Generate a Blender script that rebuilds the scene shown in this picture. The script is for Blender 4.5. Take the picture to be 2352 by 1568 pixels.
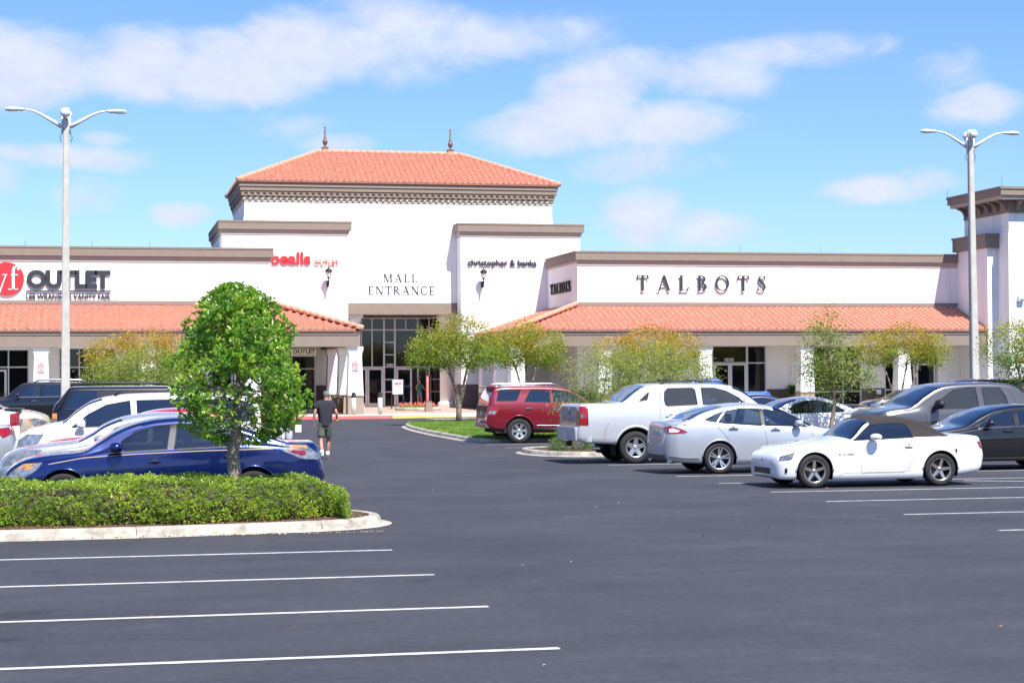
import bpy, bmesh, math, random
import numpy as np
from mathutils import Vector, Matrix
from mathutils.bvhtree import BVHTree
R = math.radians
S = bpy.context.scene
for o in list(bpy.data.objects): bpy.data.objects.remove(o)
random.seed(7); rng = np.random.default_rng(7)
COL = S.collection
# ------------------------------------------------------------------ camera
cam = bpy.data.cameras.new('camera'); co = bpy.data.objects.new('camera', cam); COL.objects.link(co)
FPX = 4300.0
cam.sensor_width = 36; cam.lens = FPX/2352*36; cam.clip_start = .2; cam.clip_end = 6000
yaw = math.atan(938/FPX); pit = math.atan(84/FPX); rol = -.0058
F0 = Vector((math.sin(yaw), math.cos(yaw), 0)); R0 = Vector((math.cos(yaw), -math.sin(yaw), 0)); U0 = Vector((0, 0, 1))
Fv = F0*math.cos(pit)+U0*math.sin(pit); U1 = U0*math.cos(pit)-F0*math.sin(pit)
Rv = R0*math.cos(rol)+U1*math.sin(rol); Uv = U1*math.cos(rol)-R0*math.sin(rol)
mx = Matrix((Rv, Uv, -Fv)).transposed().to_4x4(); mx.translation = Vector((0, 0, 2.0))
co.matrix_world = mx
S.camera = co
# ------------------------------------------------------------------ sun and sky
SUND = Vector((.19, -.66, 1)).normalized()
EL = math.asin(SUND.z); AZ = math.atan2(SUND.x, SUND.y)
sl = bpy.data.lights.new('sun', 'SUN'); sl.energy = 4.4; sl.angle = R(.53); sl.color = (1, .965, .91)
so = bpy.data.objects.new('sun', sl); COL.objects.link(so); so.location = (0, 0, 60)
so.rotation_euler = SUND.to_track_quat('Z', 'Y').to_euler()
W = bpy.data.worlds.new('World'); S.world = W; W.use_nodes = True
nt = W.node_tree; N = nt.nodes; LK = nt.links
for n in list(N): N.remove(n)
def nd(t, **k):
    n = N.new(t)
    for a, b in k.items(): setattr(n, a, b)
    return n
def mth(op, a, b=None, c=None, clamp=False):
    n = N.new('ShaderNodeMath'); n.operation = op; n.use_clamp = clamp
    for i, v in enumerate((a, b, c)):
        if v is None: continue
        if isinstance(v, (int, float)): n.inputs[i].default_value = v
        else: LK.new(v, n.inputs[i])
    return n.outputs[0]
out = nd('ShaderNodeOutputWorld'); bg = nd('ShaderNodeBackground'); bg.inputs[1].default_value = .10
LK.new(bg.outputs[0], out.inputs[0])
sky = nd('ShaderNodeTexSky', sky_type='NISHITA', sun_disc=False, sun_elevation=EL, sun_rotation=AZ)
sky.altitude = 0; sky.air_density = 1.0; sky.dust_density = .3; sky.ozone_density = 2.0
tc = nd('ShaderNodeTexCoord'); sp = nd('ShaderNodeSeparateXYZ'); LK.new(tc.outputs['Generated'], sp.inputs[0])
az = mth('ARCTAN2', sp.outputs[0], sp.outputs[1]); el = mth('ARCSINE', sp.outputs[2])
cmb = nd('ShaderNodeCombineXYZ'); LK.new(mth('MULTIPLY', az, 1.0), cmb.inputs[0]); LK.new(mth('MULTIPLY', el, 1.7), cmb.inputs[1])
def wnoise(scale, detail, rough, dist=0.0, off=0.0):
    n = nd('ShaderNodeTexNoise'); n.inputs['Scale'].default_value = scale; n.inputs['Detail'].default_value = detail
    n.inputs['Roughness'].default_value = rough; n.inputs['Distortion'].default_value = dist
    a = nd('ShaderNodeVectorMath', operation='ADD'); a.inputs[1].default_value = (off, off*.7, 0); LK.new(cmb.outputs[0], a.inputs[0])
    LK.new(a.outputs[0], n.inputs['Vector']); return n.outputs['Fac']
# cloud banks: azimuth, elevation, half widths (radians), strength; directions at infinity
CL = [(-0.036, 0.172, 0.050, 0.017, 0.90), (0.016, 0.173, 0.045, 0.016, 0.85), (0.070, 0.172, 0.040, 0.018, 1.00), (0.100, 0.182, 0.026, 0.019, 1.00),
      (0.131, 0.184, 0.036, 0.015, 0.80), (0.164, 0.189, 0.045, 0.019, 0.72), (0.212, 0.188, 0.045, 0.012, 0.55), (-0.05, 0.156, 0.035, 0.010, 0.60),
      (0.262, 0.156, 0.028, 0.022, 1.00), (0.250, 0.143, 0.033, 0.014, 0.95), (0.233, 0.130, 0.032, 0.010, 0.85), (0.296, 0.135, 0.040, 0.013, 0.70),
      (0.271, 0.172, 0.034, 0.011, 0.60), (0.325, 0.170, 0.034, 0.012, 0.62), (0.360, 0.180, 0.040, 0.008, 0.55), (0.286, 0.114, 0.034, 0.011, 0.45),
      (0.285, 0.083, 0.020, 0.014, 0.95), (0.318, 0.077, 0.028, 0.009, 0.65), (0.404, 0.099, 0.024, 0.008, 0.80), (0.430, 0.101, 0.017, 0.007, 0.60),
      (0.464, 0.140, 0.022, 0.011, 0.80), (0.446, 0.163, 0.020, 0.011, 0.40), (-0.018, 0.117, 0.034, 0.0055, 0.62), (0.001, 0.126, 0.010, 0.003, 0.55),
      (0.040, 0.089, 0.013, 0.007, 0.70), (-0.004, 0.097, 0.014, 0.008, 0.40), (-0.048, 0.103, 0.014, 0.009, 0.50), (0.119, 0.126, 0.018, 0.0045, 0.45),
      (0.094, 0.144, 0.018, 0.006, 0.30), (-0.25, 0.14, 0.10, 0.02, 0.8), (0.70, 0.13, 0.12, 0.02, .8), (0.9, 0.22, 0.2, 0.04, .8), (-.6, .2, .2, .05, .8),
      (0.1, 0.31, 0.25, 0.04, .8), (.0, 0.245, 0.12, .02, .7), (.33, .25, .1, .02, .7), (1.9, .3, .5, .1, .8), (-1.8, .25, .5, .08, .8), (2.9, .4, .5, .12, .8), (3.0, .12, .7, .05, .7)]
wa = wnoise(9, 4, .55, 0, 3.1); wb = wnoise(9, 4, .55, 0, 8.7)
azw = mth('MULTIPLY_ADD', mth('SUBTRACT', wa, .5), .055, az); elw = mth('MULTIPLY_ADD', mth('SUBTRACT', wb, .5), .022, el)
acc = None
for (a, e, ra, re, st) in [(a_, e_-(.009 if .14 < e_ < .2 else 0), b_, c_, d_) for a_, e_, b_, c_, d_ in CL]:
    da = mth('MULTIPLY', mth('SUBTRACT', azw, a), .9/ra); de = mth('MULTIPLY', mth('SUBTRACT', elw, e), .9/re)
    q = mth('MULTIPLY_ADD', da, da, mth('MULTIPLY', de, de))
    v = mth('MULTIPLY', mth('SUBTRACT', 1.25, q), st)
    acc = v if acc is None else mth('MAXIMUM', acc, v)
nz = wnoise(26, 7, .62, .3, 1.3)
cov = mth('MULTIPLY_ADD', mth('SUBTRACT', nz, .5), 2.0, acc)
mr = nd('ShaderNodeMapRange', interpolation_type='SMOOTHSTEP'); LK.new(cov, mr.inputs[0])
mr.inputs[1].default_value = -.25; mr.inputs[2].default_value = 1.05; mr.inputs[3].default_value = 0; mr.inputs[4].default_value = .95
nz2 = wnoise(40, 5, .6, 0, 5.0)
cr = nd('ShaderNodeMix', data_type='RGBA'); LK.new(nz2, cr.inputs[0])
cr.inputs[6].default_value = (3.1, 3.5, 4.8, 1); cr.inputs[7].default_value = (4.9, 5.1, 5.7, 1)
mixc = nd('ShaderNodeMix', data_type='RGBA'); LK.new(mr.outputs[0], mixc.inputs[0])
tin = nd('ShaderNodeMix', data_type='RGBA', blend_type='MULTIPLY'); tin.inputs[0].default_value = 1; tin.inputs[7].default_value = (.53, .675, .98, 1); LK.new(sky.outputs[0], tin.inputs[6]); LK.new(tin.outputs[2], mixc.inputs[6]); LK.new(cr.outputs[2], mixc.inputs[7]); LK.new(mixc.outputs[2], bg.inputs[0])
S.view_settings.view_transform = 'Standard'; S.view_settings.look = 'None'; S.view_settings.exposure = .95; S.view_settings.gamma = 1
S.render.engine = 'CYCLES'; S.cycles.max_bounces = 6; S.cycles.diffuse_bounces = 3; S.cycles.transparent_max_bounces = 10
# ------------------------------------------------------------------ materials
MATS = {}
def mat(name, col, rough=.6, metal=0., coat=0., var=.0, vscale=8., col2=None, bump=0., bscale=40., spec=None, emit=None, sx=(1, 1, 1), flake=0.):
    if name in MATS: return MATS[name]
    m = bpy.data.materials.new(name); m.use_nodes = True; t = m.node_tree; p = t.nodes['Principled BSDF']
    p.inputs['Base Color'].default_value = (*col, 1); p.inputs['Roughness'].default_value = rough; p.inputs['Metallic'].default_value = metal
    p.inputs['Coat Weight'].default_value = coat; p.inputs['Coat Roughness'].default_value = .04
    if spec is not None: p.inputs['Specular IOR Level'].default_value = spec
    if emit: p.inputs['Emission Color'].default_value = (*emit[:3], 1); p.inputs['Emission Strength'].default_value = emit[3]
    if var or col2 or bump:
        c = t.nodes.new('ShaderNodeTexCoord'); mp = t.nodes.new('ShaderNodeMapping'); mp.inputs['Scale'].default_value = sx
        t.links.new(c.outputs['Object'], mp.inputs[0])
    if var or col2:
        n = t.nodes.new('ShaderNodeTexNoise'); n.inputs['Scale'].default_value = vscale; n.inputs['Detail'].default_value = 6; n.inputs['Roughness'].default_value = .65
        t.links.new(mp.outputs[0], n.inputs['Vector'])
        r = t.nodes.new('ShaderNodeValToRGB'); c2 = col2 or tuple(x*(1-var) for x in col)
        c1 = col if col2 else tuple(min(1, x*(1+var*.6)) for x in col)
        r.color_ramp.elements[0].position = .3; r.color_ramp.elements[0].color = (*c2, 1)
        r.color_ramp.elements[1].position = .68; r.color_ramp.elements[1].color = (*c1, 1)
        t.links.new(n.outputs['Fac'], r.inputs[0]); t.links.new(r.outputs[0], p.inputs['Base Color'])
    if bump:
        n = t.nodes.new('ShaderNodeTexNoise'); n.inputs['Scale'].default_value = bscale; n.inputs['Detail'].default_value = 4
        t.links.new(mp.outputs[0], n.inputs['Vector'])
        b = t.nodes.new('ShaderNodeBump'); b.inputs['Strength'].default_value = bump; b.inputs['Distance'].default_value = .02
        t.links.new(n.outputs['Fac'], b.inputs['Height']); t.links.new(b.outputs[0], p.inputs['Normal'])
    MATS[name] = m; return m
def paint(name, col, metal=.0, rough=.32):
    m = mat(name, col, rough, metal, 1.0, var=.04, vscale=3)
    return m
def glassmat(name, tint=(.25, .3, .3), refl=.12, rough=.01):
    if name in MATS: return MATS[name]
    m = bpy.data.materials.new(name); m.use_nodes = True; t = m.node_tree
    for n in list(t.nodes): t.nodes.remove(n)
    o = t.nodes.new('ShaderNodeOutputMaterial'); tr = t.nodes.new('ShaderNodeBsdfTransparent'); tr.inputs[0].default_value = (*tint, 1)
    g = t.nodes.new('ShaderNodeBsdfGlossy'); g.inputs['Roughness'].default_value = rough; g.inputs['Color'].default_value = (.9, .95, 1, 1)
    f = t.nodes.new('ShaderNodeFresnel'); f.inputs[0].default_value = 1.5
    a = t.nodes.new('ShaderNodeMath'); a.operation = 'MULTIPLY_ADD'; a.inputs[1].default_value = 1.3; a.inputs[2].default_value = refl; a.use_clamp = True
    t.links.new(f.outputs[0], a.inputs[0]); mxs = t.nodes.new('ShaderNodeMixShader'); t.links.new(a.outputs[0], mxs.inputs[0])
    t.links.new(tr.outputs[0], mxs.inputs[1]); t.links.new(g.outputs[0], mxs.inputs[2]); t.links.new(mxs.outputs[0], o.inputs[0])
    MATS[name] = m; return m
# ------------------------------------------------------------------ object helpers
def link(o, parent=None):
    COL.objects.link(o)
    if parent is not None: o.parent = parent
    return o
def tag(o, label=None, cat=None, group=None, kind=None):
    if label: o['label'] = label
    if cat: o['category'] = cat
    if group: o['group'] = group
    if kind: o['kind'] = kind
    return o
def empty(name, loc=(0, 0, 0), rz=0., label=None, cat=None, group=None):
    o = bpy.data.objects.new(name, None); o.location = loc; o.rotation_euler = (0, 0, rz); o.empty_display_size = .1
    link(o); return tag(o, label, cat, group)
def mesh_obj(name, me, mats, parent=None, loc=None):
    o = bpy.data.objects.new(name, me)
    for m in (mats if isinstance(mats, (list, tuple)) else [mats]): me.materials.append(m)
    if loc is not None: o.location = loc
    return link(o, parent)
def copy_tree(o, parent=None):
    c = o.copy(); link(c, parent)
    for ch in list(o.children): copy_tree(ch, c)
    return c
class MB:
    def __init__(s): s.v = []; s.f = []; s.m = []; s.sm = []
    def add(s, vs, fs, mi=0, smooth=False):
        b = len(s.v); s.v += [tuple(v) for v in vs]; s.f += [tuple(b+i for i in f) for f in fs]; s.m += [mi]*len(fs); s.sm += [smooth]*len(fs); return s
    def box(s, x0, x1, y0, y1, z0, z1, mi=0):
        if x0 > x1: x0, x1 = x1, x0
        return s.add([(x0, y0, z0), (x1, y0, z0), (x1, y1, z0), (x0, y1, z0), (x0, y0, z1), (x1, y0, z1), (x1, y1, z1), (x0, y1, z1)],
              [(0, 3, 2, 1), (4, 5, 6, 7), (0, 1, 5, 4), (1, 2, 6, 5), (2, 3, 7, 6), (3, 0, 4, 7)], mi)
    def frus(s, cx, cy, z0, z1, a0, b0, a1, b1, mi=0):   # tapered box
        return s.add([(cx-a0, cy-b0, z0), (cx+a0, cy-b0, z0), (cx+a0, cy+b0, z0), (cx-a0, cy+b0, z0), (cx-a1, cy-b1, z1), (cx+a1, cy-b1, z1), (cx+a1, cy+b1, z1), (cx-a1, cy+b1, z1)],
              [(0, 3, 2, 1), (4, 5, 6, 7), (0, 1, 5, 4), (1, 2, 6, 5), (2, 3, 7, 6), (3, 0, 4, 7)], mi)
    def prism(s, pts, a, b, ax='y', mi=0):               # polygon in the two other axes, extruded from a to b
        def P(p, t): return {'y': (p[0], t, p[1]), 'x': (t, p[0], p[1]), 'z': (p[0], p[1], t)}[ax]
        n = len(pts)
        return s.add([P(p, a) for p in pts]+[P(p, b) for p in pts], [tuple(range(n)), tuple(range(2*n-1, n-1, -1))]+[(i, i+n, (i+1) % n+n, (i+1) % n) for i in range(n)], mi)
    def lathe(s, prof, c=(0, 0, 0), n=20, ax='z', mi=0, smooth=True, closed=False, caps=True):
        vs = []; fs = []
        for (r, h) in prof:
            for k in range(n):
                a = 2*math.pi*k/n; u, v = r*math.cos(a), r*math.sin(a)
                p = {'z': (u, v, h), 'y': (u, h, v), 'x': (h, u, v)}[ax]
                vs.append((p[0]+c[0], p[1]+c[1], p[2]+c[2]))
        m = len(prof)
        for i in range(m if closed else m-1):
            j = (i+1) % m
            for k in range(n): fs.append((i*n+k, i*n+(k+1) % n, j*n+(k+1) % n, j*n+k))
        if not closed and caps: fs += [tuple(range(n-1, -1, -1)), tuple((m-1)*n+k for k in range(n))]
        return s.add(vs, fs, mi, smooth)
    def tube(s, pts, rad, n=6, mi=0, smooth=True):
        pts = [Vector(p) for p in pts]; m = len(pts)
        rad = rad if isinstance(rad, (list, tuple)) else [rad]*m
        vs = []; fs = []; up = Vector((0, 0, 1)); prev = None
        for i in range(m):
            d = (pts[min(i+1, m-1)]-pts[max(i-1, 0)])
            if d.length < 1e-9: d = Vector((0, 0, 1))
            d.normalize()
            if prev is None:
                a = d.cross(up if abs(d.z) < .9 else Vector((1, 0, 0))).normalized()
            else:
                a = (prev-d*prev.dot(d))
                a = a.normalized() if a.length > 1e-6 else d.orthogonal().normalized()
            prev = a; b = d.cross(a)
            for k in range(n):
                t = 2*math.pi*k/n; vs.append(pts[i]+(a*math.cos(t)+b*math.sin(t))*rad[i])
        for i in range(m-1):
            for k in range(n): fs.append((i*n+k, i*n+(k+1) % n, (i+1)*n+(k+1) % n, (i+1)*n+k))
        fs += [tuple(range(n-1, -1, -1)), tuple((m-1)*n+k for k in range(n))]
        return s.add(vs, fs, mi, smooth)
    def ball(s, c, r, n=12, m=8, mi=0):
        r = r if isinstance(r, (tuple, list)) else (r, r, r)
        vs = []; fs = []
        for i in range(1, m):
            t = math.pi*i/m
            for k in range(n):
                a = 2*math.pi*k/n; vs.append((c[0]+r[0]*math.sin(t)*math.cos(a), c[1]+r[1]*math.sin(t)*math.sin(a), c[2]+r[2]*math.cos(t)))
        vs += [(c[0], c[1], c[2]+r[2]), (c[0], c[1], c[2]-r[2])]
        T = len(vs)-2
        for i in range(m-2):
            for k in range(n): fs.append((i*n+k, (i+1)*n+k, (i+1)*n+(k+1) % n, i*n+(k+1) % n))
        for k in range(n): fs.append((T, k, (k+1) % n)); fs.append((T+1, (m-2)*n+(k+1) % n, (m-2)*n+k))
        return s.add(vs, fs, mi, True)
    def build(s, name, mats, parent=None, bevel=0., loc=None, origin=None):
        me = bpy.data.meshes.new(name)
        vs = s.v if origin is None else [(v[0]-origin[0], v[1]-origin[1], v[2]-origin[2]) for v in s.v]
        me.from_pydata(vs, [], s.f); me.polygons.foreach_set('material_index', s.m); me.polygons.foreach_set('use_smooth', s.sm); me.update()
        bm = bmesh.new(); bm.from_mesh(me); bmesh.ops.recalc_face_normals(bm, faces=bm.faces)
        if bevel: bmesh.ops.bevel(bm, geom=bm.edges[:], offset=bevel, segments=2, affect='EDGES', profile=.6, clamp_overlap=True)
        bm.to_mesh(me); bm.free()
        o = mesh_obj(name, me, mats, parent, loc)
        if origin is not None: o.location = origin
        return o
def text_mesh(body, size, depth, offset=0., spacing=1., shear=0., sx=1.):
    c = bpy.data.curves.new('t', 'FONT'); c.body = body; c.size = size; c.extrude = depth/2; c.offset = offset; c.space_character = spacing; c.shear = shear
    c.resolution_u = 4
    o = bpy.data.objects.new('t', c); COL.objects.link(o)
    dg = bpy.context.evaluated_depsgraph_get(); me = bpy.data.meshes.new_from_object(o.evaluated_get(dg))
    bpy.data.objects.remove(o); bpy.data.curves.remove(c)
    return me
def fit_text(name, body, m, x0, x1, z0, z1, y, depth, parent=None, offset=0., spacing=1., shear=0.):
    """sans lettering standing upright on the plane y, filling the box x0..x1, z0..z1"""
    me = text_mesh(body, 1, .1, offset, spacing, shear)
    n = len(me.vertices); a = np.empty(n*3); me.vertices.foreach_get('co', a); a = a.reshape(-1, 3)
    mn, mxv = a.min(0), a.max(0)
    X = x0+(a[:, 0]-mn[0])/(mxv[0]-mn[0])*(x1-x0); Z = z0+(a[:, 1]-mn[1])/(mxv[1]-mn[1])*(z1-z0); Y = y-(a[:, 2]-mn[2])/(mxv[2]-mn[2])*depth
    me.vertices.foreach_set('co', np.stack([X, Y, Z], 1).ravel()); me.update()
    bm = bmesh.new(); bm.from_mesh(me); bmesh.ops.recalc_face_normals(bm, faces=bm.faces); bm.to_mesh(me); bm.free()
    me.materials.clear()
    return mesh_obj(name, me, m, parent)
def pw(pts):
    xs = [p[0] for p in pts]; ys = [p[1] for p in pts]
    def f(x): return float(np.interp(x, xs, ys))
    return f
def pchip(pts):
    x = np.array([p[0] for p in pts], float); y = np.array([p[1] for p in pts], float)
    h = np.diff(x); d = np.diff(y)/h; m = np.zeros(len(x)); m[0] = d[0]; m[-1] = d[-1]
    for i in range(1, len(x)-1):
        if d[i-1]*d[i] > 0:
            w1 = 2*h[i]+h[i-1]; w2 = h[i]+2*h[i-1]; m[i] = (w1+w2)/(w1/d[i-1]+w2/d[i])
    def f(t):
        t = min(max(t, x[0]), x[-1]); i = min(int(np.searchsorted(x, t, 'right'))-1, len(x)-2); i = max(i, 0)
        s = (t-x[i])/h[i]
        return float((1+2*s)*(1-s)**2*y[i]+s*(1-s)**2*h[i]*m[i]+s*s*(3-2*s)*y[i+1]+s*s*(s-1)*h[i]*m[i+1])
    return f
def skin(name, verts, edges, radii, m, parent=None, sub=2, root=0, smooth=True):
    me = bpy.data.meshes.new('s'); me.from_pydata(verts, edges, [])
    o = bpy.data.objects.new('s', me); COL.objects.link(o)
    sk = o.modifiers.new('s', 'SKIN'); sk.use_smooth_shade = True
    for i, r in enumerate(radii):
        d = me.skin_vertices[0].data[i]; d.radius = (r, r) if not isinstance(r, tuple) else r; d.use_root = (i == root)
    sb = o.modifiers.new('b', 'SUBSURF'); sb.levels = sub; sb.render_levels = sub
    dg = bpy.context.evaluated_depsgraph_get(); r = bpy.data.meshes.new_from_object(o.evaluated_get(dg))
    bpy.data.objects.remove(o); bpy.data.meshes.remove(me)
    r.materials.clear(); r.polygons.foreach_set('use_smooth', [True]*len(r.polygons))
    return mesh_obj(name, r, m, parent)
# ------------------------------------------------------------------ common materials
ASPH = mat('asphalt', (.115, .112, .128), .85, var=.0, spec=.3)
def asphalt():
    m = ASPH; t = m.node_tree; p = t.nodes['Principled BSDF']; L = t.links
    c = t.nodes.new('ShaderNodeTexCoord')
    def nz(sc, det, ro, scale=(1, 1, 1)):
        mp = t.nodes.new('ShaderNodeMapping'); mp.inputs['Scale'].default_value = scale; L.new(c.outputs['Object'], mp.inputs[0])
        n = t.nodes.new('ShaderNodeTexNoise'); n.inputs['Scale'].default_value = sc; n.inputs['Detail'].default_value = det; n.inputs['Roughness'].default_value = ro
        L.new(mp.outputs[0], n.inputs['Vector']); return n.outputs['Fac']
    def ramp(f, a, ca, b, cb):
        r = t.nodes.new('ShaderNodeValToRGB'); r.color_ramp.elements[0].position = a; r.color_ramp.elements[0].color = (*ca, 1)
        r.color_ramp.elements[1].position = b; r.color_ramp.elements[1].color = (*cb, 1); L.new(f, r.inputs[0]); return r.outputs[0]
    def mixc(f, a, b, mode='MIX'):
        n = t.nodes.new('ShaderNodeMix'); n.data_type = 'RGBA'; n.blend_type = mode
        if isinstance(f, float): n.inputs[0].default_value = f
        else: L.new(f, n.inputs[0])
        L.new(a, n.inputs[6]); L.new(b, n.inputs[7]); return n.outputs[2]
    base = ramp(nz(.35, 5, .6), .3, (.037, .0375, .048), .72, (.055, .0555, .068))
    streak = ramp(nz(1.0, 6, .7, (.12, 1.2, 1)), .42, (1, 1, 1), .78, (1.28, 1.26, 1.2))
    grain = ramp(nz(260, 2, .8), .3, (.70, .70, .72), .75, (1.35, 1.34, 1.3))
    patch = ramp(nz(2.2, 5, .7), .62, (1, 1, 1), .8, (1.45, 1.4, 1.3))
    med = ramp(nz(11, 4, .75), .3, (.74, .74, .76), .72, (1.25, 1.24, 1.22)); base = mixc(1.0, base, med, 'MULTIPLY')
    sc = ramp(nz(.5, 7, .78, (1, 1, 1)), .53, (1, 1, 1), .68, (1.5, 1.47, 1.42)); base = mixc(.55, base, sc, 'MULTIPLY')
    oil = ramp(nz(.9, 3, .5, (1, 1.3, 1)), .26, (.62, .62, .64), .34, (1, 1, 1)); base = mixc(.8, base, oil, 'MULTIPLY')
    vm = t.nodes.new('ShaderNodeTexNoise'); vm.inputs['Scale'].default_value = .9; vm.inputs['Detail'].default_value = 5; L.new(c.outputs['Object'], vm.inputs['Vector'])
    va = t.nodes.new('ShaderNodeMix'); va.data_type = 'VECTOR'; va.inputs[0].default_value = .35; L.new(c.outputs['Object'], va.inputs[4]); L.new(vm.outputs['Color'], va.inputs[5])
    ve = t.nodes.new('ShaderNodeTexVoronoi'); ve.feature = 'DISTANCE_TO_EDGE'; ve.inputs['Scale'].default_value = .22; L.new(va.outputs[1], ve.inputs['Vector'])
    crk = ramp(ve.outputs['Distance'], .0012, (.55, .55, .56), .003, (1, 1, 1)); base = mixc(.22, base, crk, 'MULTIPLY')
    x = mixc(1.0, base, streak, 'MULTIPLY'); x = mixc(1.0, x, grain, 'MULTIPLY'); x = mixc(.6, x, patch, 'MULTIPLY')
    v = t.nodes.new('ShaderNodeTexVoronoi'); v.inputs['Scale'].default_value = 1.7; L.new(c.outputs['Object'], v.inputs['Vector'])
    speck = ramp(v.outputs['Distance'], (.007), (.3, .27, .22), .012, (0, 0, 0))
    x = mixc(1.0, x, speck, 'ADD'); L.new(x, p.inputs['Base Color'])
    b = t.nodes.new('ShaderNodeBump'); b.inputs['Strength'].default_value = .5; b.inputs['Distance'].default_value = .006
    L.new(nz(180, 3, .8), b.inputs['Height']); L.new(b.outputs[0], p.inputs['Normal'])
asphalt()
LINE = mat('line_paint', (.66, .66, .64), .7, col2=(.34, .34, .34), vscale=7, bump=.2, bscale=150)
CONC = mat('kerb_concrete', (.50, .46, .40), .85, var=.32, vscale=5, bump=.35, bscale=60)
CONCN = mat('new_concrete', (.56, .52, .46), .85, var=.22, vscale=4, bump=.2, bscale=60)
def stained():
    t = CONC.node_tree; p = t.nodes['Principled BSDF']; src = p.inputs['Base Color'].links[0].from_socket
    n = t.nodes.new('ShaderNodeTexNoise'); n.inputs['Scale'].default_value = 1.6; n.inputs['Detail'].default_value = 8; n.inputs['Roughness'].default_value = .75
    c = t.nodes.new('ShaderNodeTexCoord'); t.links.new(c.outputs['Object'], n.inputs['Vector'])
    r = t.nodes.new('ShaderNodeValToRGB'); r.color_ramp.elements[0].position = .35; r.color_ramp.elements[0].color = (.52, .52, .5, 1); r.color_ramp.elements[1].position = .62; r.color_ramp.elements[1].color = (1.05, 1.04, 1, 1)
    t.links.new(n.outputs['Fac'], r.inputs[0]); m = t.nodes.new('ShaderNodeMix'); m.data_type = 'RGBA'; m.blend_type = 'MULTIPLY'; m.inputs[0].default_value = 1
    t.links.new(src, m.inputs[6]); t.links.new(r.outputs[0], m.inputs[7]); t.links.new(m.outputs[2], p.inputs['Base Color'])
stained()
REDP = mat('red_kerb_paint', (.62, .13, .12), .6, var=.25, vscale=6)
YELP = mat('yellow_kerb_paint', (.72, .50, .10), .6, var=.25, vscale=6)
MULCH = mat('mulch_soil', (.16, .085, .05), .95, col2=(.05, .028, .02), vscale=45, bump=1., bscale=90)
SOIL = mat('grass_soil', (.10, .13, .03), .95, col2=(.06, .07, .02), vscale=20)
STUC = mat('white_stucco', (.86, .85, .83), .85, var=.035, vscale=.9, bump=.12, bscale=90)
def weather():
    t = STUC.node_tree; p = t.nodes['Principled BSDF']; src = p.inputs['Base Color'].links[0].from_socket
    c = t.nodes.new('ShaderNodeTexCoord'); mp = t.nodes.new('ShaderNodeMapping'); mp.inputs['Scale'].default_value = (1.6, 1.6, .12); t.links.new(c.outputs['Object'], mp.inputs[0])
    n = t.nodes.new('ShaderNodeTexNoise'); n.inputs['Scale'].default_value = 1.5; n.inputs['Detail'].default_value = 7; n.inputs['Roughness'].default_value = .7; t.links.new(mp.outputs[0], n.inputs['Vector'])
    r = t.nodes.new('ShaderNodeValToRGB'); r.color_ramp.elements[0].position = .28; r.color_ramp.elements[0].color = (.80, .79, .76, 1); r.color_ramp.elements[1].position = .5; r.color_ramp.elements[1].color = (1, 1, 1, 1)
    t.links.new(n.outputs['Fac'], r.inputs[0]); m = t.nodes.new('ShaderNodeMix'); m.data_type = 'RGBA'; m.blend_type = 'MULTIPLY'; m.inputs[0].default_value = 1
    t.links.new(src, m.inputs[6]); t.links.new(r.outputs[0], m.inputs[7]); t.links.new(m.outputs[2], p.inputs['Base Color'])
weather()
TAUP = mat('taupe_trim', (.25, .195, .155), .8, var=.08, vscale=2.5, bump=.15, bscale=90)
BEIG = mat('beige_trim', (.47, .40, .34), .8, var=.06, vscale=2.5, bump=.1, bscale=90)
CREM = mat('cream_trim', (.50, .45, .37), .8, var=.05, vscale=2.5)
DBRN = mat('brown_wainscot', (.13, .10, .085), .85, var=.2, vscale=8, bump=.3, bscale=60)
SOFF = mat('soffit_paint', (.60, .55, .50), .85, var=.05, vscale=2)
TILE = mat('clay_tile', (.69, .33, .24), .8, col2=(.47, .19, .125), vscale=5, bump=.1, bscale=60)
TILR = mat('clay_ridge', (.68, .33, .22), .8, col2=(.57, .26, .17), vscale=3, bump=.1, bscale=60)
ALU = mat('white_aluminium', (.62, .62, .63), .4, .2, var=.03, vscale=4)
SGLS = mat('store_glass', (.006, .008, .010), .03, 0, spec=.6)  # opaque near-black: the unlit rooms behind are put into the pane colour
CUR = mat('interior_shade', (.02, .017, .017), .9)
BLKM = mat('black_metal', (.02, .02, .022), .45, .4, var=.1, vscale=10)
SIGN = mat('charcoal_letters', (.035, .04, .05), .5, .1, var=.08, vscale=8)
RSGN = mat('red_letters', (.70, .03, .035), .35, 0, .3)
OSGN = mat('orange_letters', (.75, .12, .02), .4)
WSGN = mat('white_sign_face', (.82, .82, .82), .5)
def brick(name, c1, c2, mortar, sc=5.):
    m = mat(name, c1, .85); t = m.node_tree; p = t.nodes['Principled BSDF']
    g = t.nodes.new('ShaderNodeNewGeometry'); c = t.nodes.new('ShaderNodeTexCoord')
    mp = t.nodes.new('ShaderNodeMapping'); mp.inputs['Rotation'].default_value = (R(90), 0, 0); t.links.new(c.outputs['Object'], mp.inputs[0])
    b = t.nodes.new('ShaderNodeTexBrick'); b.inputs['Color1'].default_value = (*c1, 1); b.inputs['Color2'].default_value = (*c2, 1); b.inputs['Mortar'].default_value = (*mortar, 1)
    b.inputs['Scale'].default_value = sc; b.inputs['Mortar Size'].default_value = .018; t.links.new(mp.outputs[0], b.inputs['Vector']); t.links.new(b.outputs['Color'], p.inputs['Base Color'])
    return m
BRK = brick('column_brick', (.36, .29, .22), (.30, .24, .18), (.20, .16, .12))
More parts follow.
